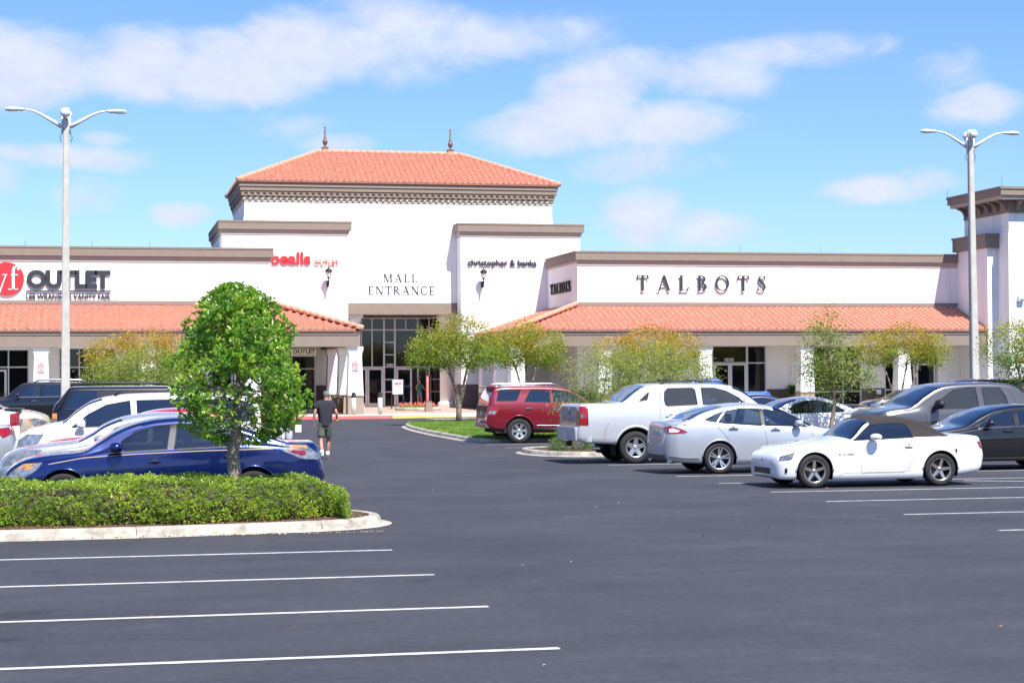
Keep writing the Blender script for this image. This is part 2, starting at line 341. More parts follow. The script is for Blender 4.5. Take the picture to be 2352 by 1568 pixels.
def pavers():
    m = mat('brick_pavers', (.5, .3, .25), .85); t = m.node_tree; p = t.nodes['Principled BSDF']; c = t.nodes.new('ShaderNodeTexCoord')
    b = t.nodes.new('ShaderNodeTexBrick'); b.inputs['Color1'].default_value = (.50, .31, .25, 1); b.inputs['Color2'].default_value = (.42, .25, .20, 1); b.inputs['Mortar'].default_value = (.40, .33, .28, 1)
    b.inputs['Scale'].default_value = 4.5; t.links.new(c.outputs['Object'], b.inputs['Vector']); t.links.new(b.outputs['Color'], p.inputs['Base Color']); return m
PAV = pavers()
# ------------------------------------------------------------------ ground, lines, kerbs
def sheet(name, pts, z, m, mi=0):
    b = MB(); b.add([(p[0], p[1], z if len(p) < 3 else p[2]) for p in pts], [tuple(range(len(pts)))]); return tag(b.build(name, m), kind='structure')
b = MB(); g = []
xs = [-3000, -400, -60, 60, 400, 3000]; ys = [-600, -40, 0, 60, 120, 400, 4000]
b.add([(x, y, 0) for y in ys for x in xs], [(j*6+i, j*6+i+1, (j+1)*6+i+1, (j+1)*6+i) for j in range(6) for i in range(5)])
tag(b.build('parking_lot', ASPH), kind='structure')
b = MB()
def stripe(x0, x1, y, w=.10):
    n = max(2, int(abs(x1-x0)/.25)); top = []; bot = []
    for i in range(n+1):
        x = x0+(x1-x0)*i/n; j = random.uniform(-.004, .004)
        bot.append((x, y-w/2+j, .004)); top.append((x, y+w/2+random.uniform(-.004, .004), .004))
    k = len(b.v); b.add(bot+top, [(i, i+1, n+2+i, n+1+i) for i in range(n)])
LY = [13.50, 16.12, 18.87, 21.72]
for y in LY: stripe(-8.0, 3.29, y)
for y in [30.2, 33.0, 35.8, 38.6, 41.4, 44.2, 47., 49.8, 52.6]: stripe(-6.5, 3.29, y)
for y in [5.2, 8, 10.8]: stripe(-8, 3.29, y)
for y in [16.8, 19.5, 22.29, 25.22, 28.2, 30.75, 33.56, 36.2, 38.64, 41.4, 44.0]: stripe(11.27, 26.5, y)
for y in [52.6, 55.4, 58.2, 61, 63.8, 66.6]: stripe(11.27, 21, y)
for k in range(2):                                     # diagonal hatch line beside the roadster
    b.add([(15.9, 32.9, .008), (15.98, 32.98, .008), (19.3, 31.05, .008), (19.2, 30.97, .008)], [(0, 3, 2, 1)]) if k == 0 else None
for k in range(9):                                     # crosswalk ladder bars
    y = 81.5+k*1.33; b.add([(15.7, y, .004), (21.0, y, .004), (21.0, y+.5, .004), (15.7, y+.5, .004)], [(0, 1, 2, 3)])
tag(b.build('painted_lines', LINE), kind='structure')
# islands: closed outline -> kerb ring + filling
def smooth_loop(pts, n=6):
    o = []; m = len(pts)
    for i in range(m):
        p0, p1, p2, p3 = [Vector(pts[(i+k-1) % m]) for k in range(4)]
        for k in range(n):
            t = k/n; o.append(.5*((2*p1)+(-p0+p2)*t+(2*p0-5*p1+4*p2-p3)*t*t+(-p0+3*p1-3*p2+p3)*t**3))
    return o
def inset(loop, d):
    m = len(loop); o = []
    for i in range(m):
        a = loop[i-1]; c = loop[(i+1) % m]; t = (c-a).normalized(); o.append(loop[i]+Vector((-t.y, t.x))*d)
    return o
def island(nm, pts, fill, z=.13, kerb=CONC, joints=2.6, gut=.16):
    lp = smooth_loop([Vector(p) for p in pts]); a = lp; 
    rings = [(inset(a, -gut), .006), (inset(a, -.02), .022), (a, .09), (inset(a, .015), z-.012), (inset(a, .035), z), (inset(a, .15), z), (inset(a, .155), z-.05)]
    b = MB(); m = len(a)
    vs = [(p.x, p.y, h) for rr, h in rings for p in rr]
    fs = [(i*m+k, i*m+(k+1) % m, (i+1)*m+(k+1) % m, (i+1)*m+k) for i in range(len(rings)-1) for k in range(m)]
    b.add(vs, fs, 0); L = 0
    for k in range(m):                                  # dark expansion joints as thin ribs
        L += (a[(k+1) % m]-a[k]).length
        if L > joints:
            L = 0; t = (a[(k+1) % m]-a[k]).normalized(); nn = Vector((-t.y, t.x))
            p = a[k]
            for (u0, h0, u1, h1) in ((-.02, .024, .0, .092), (0, .092, .035, z+.002), (.035, z+.002, .15, z+.002)):
                q = [p+nn*u0-t*.006-nn*.003, p+nn*u0+t*.006-nn*.003, p+nn*u1+t*.006-nn*.003, p+nn*u1-t*.006-nn*.003]
                b.add([(q[0].x, q[0].y, h0+.002), (q[1].x, q[1].y, h0+.002), (q[2].x, q[2].y, h1+.002), (q[3].x, q[3].y, h1+.002)], [(0, 1, 2, 3)], 1)
    tag(b.build('kerb', [kerb, mat('kerb_joint', (.12, .1, .09), .9)]), kind='structure')
    r = inset(a, .15); c = sum(r, Vector((0, 0)))/m; f = MB()
    f.add([(p.x, p.y, z-.03) for p in r]+[(p.x*.5+c.x*.5, p.y*.5+c.y*.5, z+.01) for p in r]+[(c.x, c.y, z+.015)],
          [(k, (k+1) % m, m+(k+1) % m, m+k) for k in range(m)]+[(m+k, m+(k+1) % m, 2*m) for k in range(m)], 0, True)
    tag(f.build(nm, fill), kind='structure')
    return r
island('mulch_bed', [(-9, 24.25), (-6, 24.25), (-3, 24.25), (0, 24.3), (2.0, 24.55), (3.1, 24.85), (3.65, 25.45), (3.72, 26.2), (3.3, 26.95), (2.0, 27.35), (-3, 27.4), (-6, 27.4), (-9, 27.4)], MULCH, joints=2.1)
grass_ring = island('lawn_bed', [(11.5, 57.0), (13.2, 56.85), (16, 56.85), (17.2, 58), (17.3, 66), (17.2, 76), (16.2, 80.5), (14.2, 80.6), (12.6, 78.6), (11.9, 74), (11.5, 68), (11.35, 62)], SOIL)
island('mulch_bed', [(10.95, 47.0), (11.4, 46.2), (12.3, 45.75), (16, 45.7), (19, 45.7), (20.6, 46.2), (20.7, 49.5), (19, 50.4), (15, 50.5), (12.4, 50.4), (11.2, 49.6), (10.85, 48.4)], MULCH)
# sidewalk and plaza: kerb line in plan, painted red / yellow
KL = [(-60, 93.4), (-20, 93.4), (5, 93.4), (12, 93.4), (14.2, 93.35), (15.9, 94.4), (18.0, 95.6), (20.2, 95.9), (23, 95.2), (26, 94.6), (32, 94.6), (40, 94.6), (60, 94.6), (90, 94.6)]
kz = [.15]*5+[.13, .02, .02, .13]+[.15]*5
kk = [0, 0, 0, 0, 1, 1, 1, 1, 0, 0, 0, 0, 0]
b = MB()
for i in range(len(KL)-1):
    p, q = KL[i], KL[i+1]; z0, z1 = kz[i], kz[i+1]
    b.add([(p[0], p[1], 0), (q[0], q[1], 0), (q[0], q[1]+.02, z1), (p[0], p[1]+.02, z0), (q[0], q[1]+.18, z1+.002), (p[0], p[1]+.18, z0+.002)], [(0, 1, 2, 3), (3, 2, 4, 5)], kk[i])
tag(b.build('painted_kerb', [REDP, YELP]), kind='structure')
b = MB()
for i in range(len(KL)-1):
    p, q = KL[i], KL[i+1]; z0, z1 = kz[i]-.002, kz[i+1]-.002
    b.add([(p[0], p[1]+.17, z0), (q[0], q[1]+.17, z1), (q[0], 97.0, .15), (p[0], 97.0, .15), (p[0], 99.2, .15), (q[0], 99.2, .15)], [(0, 1, 2, 3), (3, 2, 5, 4)], 0)
tag(b.build('sidewalk', CONCN), kind='structure')
sheet('brick_plaza', [(-60, 99.2, .15), (13.3, 99.2, .15), (21.1, 99.2, .15), (90, 99.2, .15), (90, 101.5, .15), (21.1, 101.5, .2), (21.1, 116, .3), (13.3, 116, .3), (13.3, 101.5, .2), (-60, 101.5, .15)][0:0] or
      [(13.2, 99.2, .15), (21.2, 99.2, .15), (21.2, 114, .3), (13.2, 114, .3)], .3, PAV)
sheet('walkway', [(-60, 99.2), (13.2, 99.2), (13.2, 110), (-60, 110)], .152, PAV); sheet('walkway', [(21.2, 99.2), (90, 99.2), (90, 110), (21.2, 110)], .152, PAV)
# ------------------------------------------------------------------ building helpers
def tile_roof(name, eave_a, eave_b, up, length, parent, clips=(), period=.354, row=.34, amp=.042):
    """wavy barrel tiles: eave from a to b, rising along unit vector `up` for `length` metres; clips: (point, normal) keep the side opposite the normal"""
    A = Vector(eave_a); B = Vector(eave_b); U = Vector(up).normalized(); D = (B-A); LN = D.length; D.normalize(); Nn = D.cross(U).normalized()
    if Nn.z < 0: Nn = -Nn
    nu = int(LN/period*8)+1; rows = int(length/row+.999); vs = []; fs = []
    lev = []
    for r in range(rows):
        v0 = r*row; v1 = min(length, (r+1)*row); lev += [(v0-.02, .085), (v1-.02, .005)]
    for (v, hh) in lev:
        for i in range(nu+1):
            u = LN*i/nu; ph = (u/period) % 1.0
            w = math.sin(ph/.62*math.pi)**.8*amp*1.25 if ph < .62 else -math.sin((ph-.62)/.38*math.pi)*amp*.45
            p = A+D*u+U*v+Nn*(hh+w+.03); vs.append(p)
    n1 = nu+1
    for j in range(len(lev)-1):
        for i in range(nu): fs.append((j*n1+i, j*n1+i+1, (j+1)*n1+i+1, (j+1)*n1+i))
    k = len(vs)                                         # eave underside lip
    for i in range(nu+1): vs.append(A+D*(LN*i/nu)+U*(-.02)+Nn*(-.02))
    for i in range(nu): fs.append((i+1, i, k+i, k+i+1))
    me = bpy.data.meshes.new(name); me.from_pydata([tuple(v) for v in vs], [], fs); me.update()
    bm = bmesh.new(); bm.from_mesh(me)
    for (pt, nr) in clips:
        bmesh.ops.bisect_plane(bm, geom=bm.verts[:]+bm.edges[:]+bm.faces[:], plane_co=pt, plane_no=nr, clear_outer=True)
    bm.to_mesh(me); bm.free()
    me.polygons.foreach_set('use_smooth', [False]*len(me.polygons))
    return mesh_obj(name, me, TILE, parent)
def ridge(name, a, b_, parent, r=.13, seg=.42):
    A = Vector(a); B = Vector(b_); d = B-A; n = max(1, int(d.length/seg)); d.normalize(); q = MB(); st = (B-A).length/n
    for i in range(n):
        p = A+d*st*i; q.tube([p-d*.04, p+d*st*1.02], [r*1.13, r*.9], 10)
    return q.build(name, TILR, parent)
def cornice(name, bands, x0, x1, y0, y1, parent, m, sides='fl'):
    """stack of projecting bands round a block: bands (z0,z1,proj)"""
    q = MB()
    for (z0, z1, p) in bands: q.box(x0-p, x1+p, y0-p, y1+.3, z0, z1)
    return q.build(name, m, parent)
def column(x, y, parent, zb=.15, plain=False):
    s = MB(); s.frus(x, y, zb+1.0, 3.24, .41, .41, .335, .335); s.frus(x, y, 3.24, 3.30, .355, .355, .355, .355); s.frus(x, y, 3.30, 3.48, .335, .335, .40, .40); s.frus(x, y, 3.48, 3.69, .40, .40, .415, .415)
    c = s.build('column', STUC, parent)
    k = MB(); k.frus(x, y, zb-.14, zb+.94, .41, .41, .41, .41); k.build('brick_base', BRK, c)
    k = MB(); k.frus(x, y, zb+.94, zb+1.0, .45, .45, .45, .45); k.build('cap_stone', TAUP, c)
    return c
def window(x0, x1, z0, z1, y, parent, cols=(), rows=(), fw=.07, glass=None, name='window', recess=.06, jamb=True):
    f = MB(); 
    f.box(x0, x0+fw, y-.03, y+.08, z0, z1).box(x1-fw, x1, y-.03, y+.08, z0, z1).box(x0+fw, x1-fw, y-.03, y+.08, z0, z0+fw).box(x0+fw, x1-fw, y-.03, y+.08, z1-fw, z1)
    for c in cols: f.box(c-fw/2, c+fw/2, y-.027, y+.077, z0+fw, z1-fw)
    for r in rows: f.box(x0+fw, x1-fw, y-.024, y+.074, r-fw/2, r+fw/2)
    o = f.build(name, ALU, parent)
    g = MB(); g.box(x0+.02, x1-.02, y+.02, y+.03, z0+.02, z1-.02); g.build('pane', glass or SGLS, o)
    return o
def door(x0, x1, z0, z1, y, parent, hx=None):
    f = MB(); w = .11
    f.box(x0, x0+w, y-.04, y+.02, z0, z1).box(x1-w, x1, y-.04, y+.02, z0, z1).box(x0+w, x1-w, y-.04, y+.02, z0, z0+.22).box(x0+w, x1-w, y-.04, y+.02, z1-w, z1)
    o = f.build('door', ALU, parent)
    g = MB(); g.box(x0+.04, x1-.04, y-.01, y+.0, z0+.1, z1-.05); g.build('pane', SGLS, o)
    hx = hx if hx is not None else x1-w/2
    h = MB(); h.tube([(hx, y-.05, z0+.85), (hx, y-.12, z0+.88), (hx, y-.12, z0+1.2), (hx, y-.05, z0+1.23)], .018, 6); h.build('handle', mat('steel', (.5, .5, .5), .3, .9), o)
    return o
def rods(parent, pts, h=.5):
    for (x, y, z) in pts:
        q = MB(); q.tube([(x, y, z), (x, y, z+h)], [.012, .006], 5); q.build('lightning_rod', BLKM, parent)
YE, YF, YC, YW, YB, YM = 97.14, 97.22, 97.8, 101., 108.2, 109.5
WB = [(8.28, 8.50, .10), (8.50, 8.55, .14)]
def pbands(z0, ztop, p=.2):      # beige step, taupe fascia, thin cap
    return [(z0+.30, ztop-.10, p)], [(z0, z0+.14, .04), (z0+.14, z0+.30, .08)], [(ztop-.10, ztop, p+.025)]
def parapet(parent, x0, x1, y0, y1, z0, ztop):
    a, bb, c = pbands(z0, ztop)
    cornice('parapet_band', a, x0, x1, y0, y1, parent, TAUP); cornice('parapet_step', bb, x0, x1, y0, y1, parent, BEIG); cornice('parapet_cap', c, x0, x1, y0, y1, parent, TAUP)
def joints(parent, xs, y, z0, z1):
    q = MB()
    for x in xs: q.box(x-.012, x+.012, y-.004, y+.01, z0, z1)
    q.build('control_joint', mat('joint', (.5, .48, .47), .9), parent)
def woods():
    q = MB(); n = 260; rows = 7; vs = []
    def ring(a): return 190+25*math.sin(a*3)+12*math.sin(a*11+1)
    for i in range(n+1):
        a = R(68)+R(252)*i/n; h = 9+3*math.sin(a*17)+2.2*math.sin(a*41+2)+random.uniform(-1, 1)
        for j in range(rows):
            t = j/(rows-1); r = ring(a)-4*math.sin(t*math.pi)+random.uniform(-1.2, 1.2)+(3 if j == rows-1 else 0); vs.append((20+r*math.sin(a), 40+r*math.cos(a), -.1+h*t))
    q.add(vs, [(i*rows+j, (i+1)*rows+j, (i+1)*rows+j+1, i*rows+j+1) for i in range(n) for j in range(rows-1)], 0, True)
    o = q.build('woods', mat('far_foliage', (.05, .085, .022), .95, col2=(.012, .022, .006), vscale=1.1, bump=1., bscale=1.5)); tag(o, 'distant belt of dark green trees around the far sides of the lot', 'trees', None, 'stuff')
woods()
# ------------------------------------------------------------------ left store wing
bl = empty('store_building', (0, 101, 0), 0, 'long white store wing with red tiled arcade roof left of the tower', 'building')
def P(mb, name, m, par, bevel=0.):
    o = mb.build(name, m, None, bevel); o.parent = par; o.matrix_parent_inverse = par.matrix_world.inverted() if False else Matrix.Translation(-par.location); return o
class Grp:                       # lets parts be built in world coordinates under an empty
    pass
_old_link = link
def link(o, parent=None):
    COL.objects.link(o)
    if parent is not None:
        o.parent = parent
        if parent.type == 'EMPTY' and parent.get('worldparts'): o.matrix_parent_inverse = Matrix.LocRotScale(parent.location, parent.rotation_euler, None).inverted()
    return o
def wempty(name, loc, label, cat, group=None):
    o = empty(name, loc, 0, label, cat, group); o['worldparts'] = 1; return o
bl['worldparts'] = 1
def wing(par, x0, x1, ret_left, ret_right, colx, retx):
    q = MB(); q.box(x0, x1, YW, YB+2, 3.9, 8.9).build('upper_wall', STUC, par)
    parapet(par, x0+(.06 if ret_left else 0), x1-(.1 if ret_right else 0), YW, YB-.4, 8.25, 9.05)
    q = MB(); q.box(x0, x1, YW-.06, YW+.1, 6.02, 6.20).build('wall_band', TAUP, par)
    L = 4.2; up = (0, 4.2, 1.45)
    a = x0-(4.35 if ret_left else 0); b_ = x1+(4.35 if ret_right else 0)
    cl = []
    if ret_right: cl.append(((x1, YW, 6), (4.2, 4.35, 0)))
    if ret_left: cl.append(((x0, YW, 6), (-4.2, 4.35, 0)))
    tile_roof('tile_roof', (a-.05, YE, 4.52), (b_+.05, YE, 4.52), up, 4.43, par, cl)
    if ret_right:
        tile_roof('tile_roof', (b_+.0, YE-.1, 4.52), (b_+.0, YB, 4.52), (-4.35, 0, 1.45), 4.6, par, [((x1, YW, 6), (-4.2, -4.35, 0))])
        ridge('hip_ridge', (b_+.02, YE-.05, 4.68), (x1+.05, YW-.05, 6.13), par)
    if ret_left:
        tile_roof('tile_roof', (a, YB, 4.52), (a, YE-.1, 4.52), (4.35, 0, 1.45), 4.6, par, [((x0, YW, 6), (4.2, -4.35, 0))])
        ridge('hip_ridge', (a-.02, YE-.05, 4.68), (x0-.05, YW-.05, 6.13), par)
    # fascia beam
    e = .10; fa = a+e if ret_left else x0; fb = b_-e if ret_right else x1
    q = MB(); q.box(fa+.04, fb-.04, YF+.04, YF+.75, 3.69, 4.30); r = MB(); r.box(fa, fb, YF, YF+.7, 4.30, 4.44); r2 = MB(); r2.box(fa-.03, fb+.03, YF-.03, YF+.7, 4.44, 4.50)
    if ret_right: q.box(fb-.75, fb-.04, YF+.75, YB, 3.69, 4.30); r.box(fb-.7, fb, YF+.7, YB, 4.30, 4.44); r2.box(fb-.7, fb+.03, YF+.7, YB, 4.44, 4.50)
    if ret_left: q.box(fa+.04, fa+.75, YF+.75, YB, 3.69, 4.30); r.box(fa, fa+.7, YF+.7, YB, 4.30, 4.44); r2.box(fa-.03, fa+.7, YF+.7, YB, 4.44, 4.50)
    q.build('arcade_beam', TAUP, par); r.build('eave_band', TAUP, par); r2.build('eave_trim', BEIG, par)
    q = MB(); q.box(fa+.1, fb-.1, YF+.76, YB-.02, 3.88, 3.92); q.build('soffit', SOFF, par)
    for x in colx: column(x, YC, par)
    for (x, y) in retx: column(x, y, par)
wing(bl, -36, 8.8, False, True, [-35, -29.7, -24.4, -19.04, -13.72, -8.4, -3.09, 2.23, 7.55, 12.87], [(12.87, 102.0), (12.87, 107.2)])
q = MB(); q.box(-36, -5.9, YW+.02, YW+.3, .1, 3.9).box(-3.82, -2.3, YW+.02, YW+.3, .1, 3.9).box(.6, 8.8, YW+.02, YW+.3, .1, 3.9).box(-5.9, -3.82, YW+.02, YW+.3, 3.68, 3.9).box(-2.3, .6, YW+.02, YW+.3, 3.75, 3.9).box(-2.3, .6, YW+.02, YW+.3, .1, .5)
q.box(8.5, 8.8, YW+.3, YB, .1, 3.9); q.build('store_front_wall', STUC, bl)
for bx_ in ((.6, 8.83, YW-.02, YW+.02), (8.8, 8.84, YW, YB)):
    q = MB(); q.box(*bx_, .14, 1.7); q.build('wainscot', DBRN, bl)
window(-5.9, -3.82, .15, 3.66, YW+.1, bl, cols=(-4.86,), rows=(2.72,)); door(-5.85, -4.95, .17, 2.6, YW+.06, bl)
window(-2.3, .6, .5, 3.72, YW+.1, bl, cols=(-1.25, -.2), rows=(2.7,))
door(8.0-1.2, 8.0-.2, .17, 2.6, YW-.03, bl); window(5.6, 8.0, .15, 3.5, YW+.0, bl, cols=(6.7,), rows=(2.72,))
rods(bl, [(-4, 101, 9.05), (-.6, 101, 9.05), (6, 101, 9.05), (2.4, 101, 9.05)], .35)
joints(bl, (-1.75, 3.7), YW, 6.2, 8.25)
# ------------------------------------------------------------------ right store wing
br = wempty('store_building', (25.8, 101, 0), 'long white store wing with serif wall lettering and red tiled arcade roof', 'building')
wing(br, 25.78, 48.6, True, False, [21.58, 26.4, 32.06, 37.92, 43.68], [(21.58, 101.8), (21.58, 105.8)])
q = MB()
for a, c in ((25.78, 32.5), (36.85, 39.7), (42.6, 44.05), (47.35, 48.6)): q.box(a, c, YW+.02, YW+.3, .1, 3.9)
q.box(32.5, 36.85, YW+.02, YW+.3, 3.77, 3.9).box(39.7, 42.6, YW+.02, YW+.3, 3.72, 3.9).box(44.05, 47.35, YW+.02, YW+.3, 3.8, 3.9).box(25.78, 26.1, YW+.3, YB, .1, 3.9); q.build('store_front_wall', STUC, br)
for bx_ in ((25.74, 32.5, YW-.02, YW+.02), (36.87, 39.68, YW-.02, YW+.02), (42.62, 44.03, YW-.02, YW+.02), (47.35, 48.6, YW-.02, YW+.02), (25.74, 25.78, YW+.02, YB)):
    q = MB(); q.box(*bx_, .14, 1.29); q.build('wainscot', DBRN, br)
window(32.5, 33.62, .3, 3.77, YW+.1, br, rows=(2.8,)); window(33.62, 35.72, .16, 3.77, YW+.1, br, rows=(2.8,)); window(35.70, 36.85, 1.05, 3.77, YW+.098, br, rows=(2.78,))
q = MB(); q.box(35.7, 36.85, YW+.02, YW+.3, .1, 1.05).build('door_side_wall', STUC, br)
door(33.68, 34.66, .17, 2.76, YW+.05, br, 34.6); door(34.68, 35.64, .17, 2.76, YW+.05, br, 34.75)
window(39.7, 42.6, .33, 3.72, YW+.1, br, cols=(41.5,), rows=(1.12, 2.8)); window(44.05, 45.9, .3, 3.8, YW+.1, br, rows=(1.2, 2.8))
window(45.9, 47.35, .16, 3.8, YW+.1, br, rows=(2.8,)); door(46.0, 47.2, .17, 2.72, YW+.05, br, 46.1)
rods(br, [(40.2, 101, 9.1), (35.3, 101, 9.1)], .4); joints(br, (29.9+1.8, 38.0, 42.7, 46.2), YW, 6.2, 8.25)
# ------------------------------------------------------------------ entrance building
en = wempty('mall_building', (17.2, 109.5, 0), 'tall white entrance block with hipped red tile roof and two spires on the ridge', 'building')
X0, X1, YK = 8.0, 26.4, 119.1
q = MB(); q.box(X0, X1, YM+.0, YK, 6.47, 12.6).box(X0, 13.9, YM+.01, YK, 0, 6.47).box(20.5, X1, YM+.01, YK, 0, 6.47)
q.box(8.0-.05, 13.87, YM-.05, YM+.01, 11.15, 11.43).box(20.55, 26.45, YM-.05, YM+.01, 11.15, 11.43)
q.box(13.9, 20.5, 113.9, YK, 0, 6.47); q.build('wall', STUC, en)
def block(x0, x1):
    q = MB(); q.box(x0, x1, YB, 118.4, .1, 10.9).build('wing_wall', STUC, en)
    parapet(en, x0, x1, YB, 118.0, 10.33, 11.13)
block(6.62, 13.87); block(20.55, 27.80)
for bx_ in ((20.53, 25.7, YB-.05, YB+.0), (12.0, 13.9, YB-.05, YB+.0), (20.5, 20.53, YB, YM+1.5)):
    q = MB(); q.box(*bx_, .12, 1.64); q.build('wainscot', DBRN, en)
window(9.3, 11.95, .2, 3.4, YB-.03, en, cols=(10.6,), rows=(2.6,))
cornice('cornice_step', [(12.36, 12.50, .03), (12.50, 12.60, .06)], X0, X1, YM, YK, en, CREM)
cornice('cornice_bed', [(12.60, 12.68, .09), (12.68, 12.98, .13)], X0, X1, YM, YK, en, TAUP)
def comb(x0, x1, z0, z1, zt, pitch, tooth):
    pts = [(x1, zt), (x0, zt)]; p = x0
    while p+pitch < x1: pts += [(p, z0), (p+tooth, z0), (p+tooth, z1), (p+pitch, z1)]; p += pitch
    pts += [(x1, z1)]; return pts
q = MB(); q.prism(comb(X0-.18, X1+.18, 12.70, 12.88, 12.93, .355, .17), YM-.20, YM-.132, 'y'); q.build('dentil_moulding', TAUP, en)
q = MB(); q.prism(comb(X0-.09, X1+.09, 12.47, 12.56, 12.58, .355, .13), YM-.11, YM-.062, 'y'); q.build('dentil_moulding', CREM, en)
q = MB(); q.prism([(a, b) for a, b in comb(YM-.13, YK, 12.70, 12.88, 12.93, .355, .17)], X0-.20, X0-.132, 'x'); q.build('dentil_moulding', TAUP, en)
cornice('cornice_band', [(12.98, 13.26, .25), (13.26, 13.50, .30)], X0, X1, YM, YK, en, TAUP)
q = MB(); q.box(X0-.315, X1+.315, YM-.315, YM-.2, 13.245, 13.265); q.build('cornice_line', BEIG, en)
EX0, EX1, EY0, EY1 = X0-.38, X1+.38, YM-.38, YK+.38; RZ = 15.85; EZ = 13.5; RYm = (EY0+EY1)/2; half = RYm-EY0; RX0 = EX0+half; RX1 = EX1-half
sl_ = (RZ-EZ)
ln = math.hypot(half, sl_)
for nm, a, b_, up, cl in (('tile_roof', (EX0, EY0, EZ), (EX1, EY0, EZ), (0, half, sl_), [((EX0, EY0, 0), (-1, 1, 0)), ((EX1, EY0, 0), (1, 1, 0))]),
                      ('tile_roof', (EX0, EY1, EZ), (EX0, EY0, EZ), (half, 0, sl_), [((EX0, EY0, 0), (1, -1, 0)), ((EX0, EY1, 0), (1, 1, 0))]),
                      ('tile_roof', (EX1, EY0, EZ), (EX1, EY1, EZ), (-half, 0, sl_), [((EX1, EY0, 0), (-1, -1, 0)), ((EX1, EY1, 0), (-1, 1, 0))]),
                      ('tile_roof', (EX1, EY1, EZ), (EX0, EY1, EZ), (0, -half, sl_), [((EX1, EY1, 0), (1, -1, 0)), ((EX0, EY1, 0), (-1, -1, 0))])):
    tile_roof(nm, a, b_, up, ln, en, cl)
for a, b_ in (((EX0, EY0, EZ+.1), (RX0, RYm, RZ+.08)), ((EX1, EY0, EZ+.1), (RX1, RYm, RZ+.08)), ((EX0, EY1, EZ+.1), (RX0, RYm, RZ+.08)), ((EX1, EY1, EZ+.1), (RX1, RYm, RZ+.08)), ((RX0, RYm, RZ+.07), (RX1, RYm, RZ+.07))): ridge('ridge_tiles', a, b_, en, .14)
for x in (13.28, 21.08):
    f = MB(); f.lathe([(.001, 0), (.13, 0), (.07, .05), (.06, .12), (.12, .2), (.155, .3), (.155, .38), (.10, .48), (.075, .56), (.085, .6), (.07, .62), (.045, 1.05), (.03, 1.13), (.025, 1.16), (.055, 1.2), (.055, 1.24), (.02, 1.28), (.006, 1.3), (.004, 1.6), (.001, 1.6)], (x, RYm, RZ+.34), 12)
    o = f.build('spire', mat('aged_copper', (.15, .085, .06), .55, .5, col2=(.24, .16, .11), vscale=14), en)
    k = MB(); k.box(x-.17, x+.17, RYm-.17, RYm+.17, RZ-.1, RZ+.27, 1).box(x-.2, x+.2, RYm-.2, RYm+.2, RZ+.27, RZ+.345, 0).build('plinth', [mat('aged_copper', (.15, .085, .06)), TILR], o)
# portal
q = MB(); q.box(13.87+.01, 20.53, YM-.06, YM+.6, 5.80, 6.47); q.build('portal_beam', TAUP, en)
q = MB(); q.box(13.9, 20.5, YM+.6, 113.9, 5.86, 6.2); q.build('portal_soffit', SOFF, en)
for a in (13.5, 20.48):
    q = MB(); q.box(a, a+.42, YM+.02, 113.9, .1, 6.0); q.build('portal_jamb', STUC, en)
YG = 113.3; gz = [4.95, 2.70]
cols_ = [15.98, 16.71, 17.37, 18.1, 18.8, 19.5]
window(13.92, 20.48, .28, 5.74, YG, en, cols=(15.98-.66, 15.98, 18.80, 19.5), rows=(4.98,), fw=.075, name='glass_wall')
fm = MB(); 
for x in (16.71, 17.38): fm.box(x-.055, x+.055, YG-.06, YG+.1, .3, 5.72)
for z in (4.23, 3.47, 2.72, 1.96, 1.2): fm.box(16.76, 17.33, YG-.05, YG+.06, z-.03, z+.03)
fm.box(13.95, 16.65, YG-.052, YG+.06, 2.67, 2.75).box(17.44, 20.45, YG-.052, YG+.06, 2.67, 2.75).box(18.03, 18.09, YG-.05, YG+.05, 4.98, 5.7).box(19.42, 20.45, YG-.05, YG+.06, 1.93, 1.99).box(19.42, 20.45, YG-.05, YG+.06, 1.17, 1.23).box(19.36, 19.44, YG-.053, YG+.06, .3, 2.7)
fm.build('mullions', ALU, en)
door(14.72, 15.66, .3, 2.66, YG-.03, en, 15.55); door(15.68, 16.64, .3, 2.66, YG-.03, en, 15.78); door(17.46, 18.42, .3, 2.66, YG-.03, en, 18.32)
# right leaf stands open, swung outward on its right hand side
od = MB(); od.box(19.30, 19.36, YG-1.0, YG-.04, .3, .52).box(19.30, 19.36, YG-1.0, YG-.04, 2.55, 2.66).box(19.301, 19.359, YG-1.0, YG-.89, .52, 2.55).box(19.301, 19.359, YG-.15, YG-.04, .52, 2.55)
o = od.build('door', ALU, en); g = MB(); g.box(19.325, 19.335, YG-.9, YG-.14, .5, 2.56).build('pane', glassmat('door_glass', (.3, .33, .33), .1), o)
dk = MB(); dk.box(18.44, 19.29, YG+.0, YG+.012, .33, 2.64).build('door_dark_sheet', CUR, en)  # flat sheet in the open door; the unlit interior is painted as near-black
for x in (14.5, 19.97):
    c = MB(); c.lathe([(.001, .3), (.34, .3), (.34, 5.2), (.36, 5.22), (.36, 5.27), (.33, 5.29), (.34, 5.38), (.40, 5.44), (.43, 5.52), (.43, 5.6), (.001, 5.6)], (x, YM+.75, 0), 32)
    o = c.build('round_column', STUC, en)
    k = MB(); k.lathe([(.001, .44), (.46, .44), (.48, .5), (.44, .57), (.36, .6), (.36, .63), (.001, .63)], (x, YM+.75, 0), 32).frus(x, YM+.75, 5.6, 5.80, .46, .46, .46, .46).build('moulding', STUC, o)
    k = MB(); k.frus(x, YM+.75, .15, .44, .52, .52, .52, .52).build('column_base', BEIG, o)
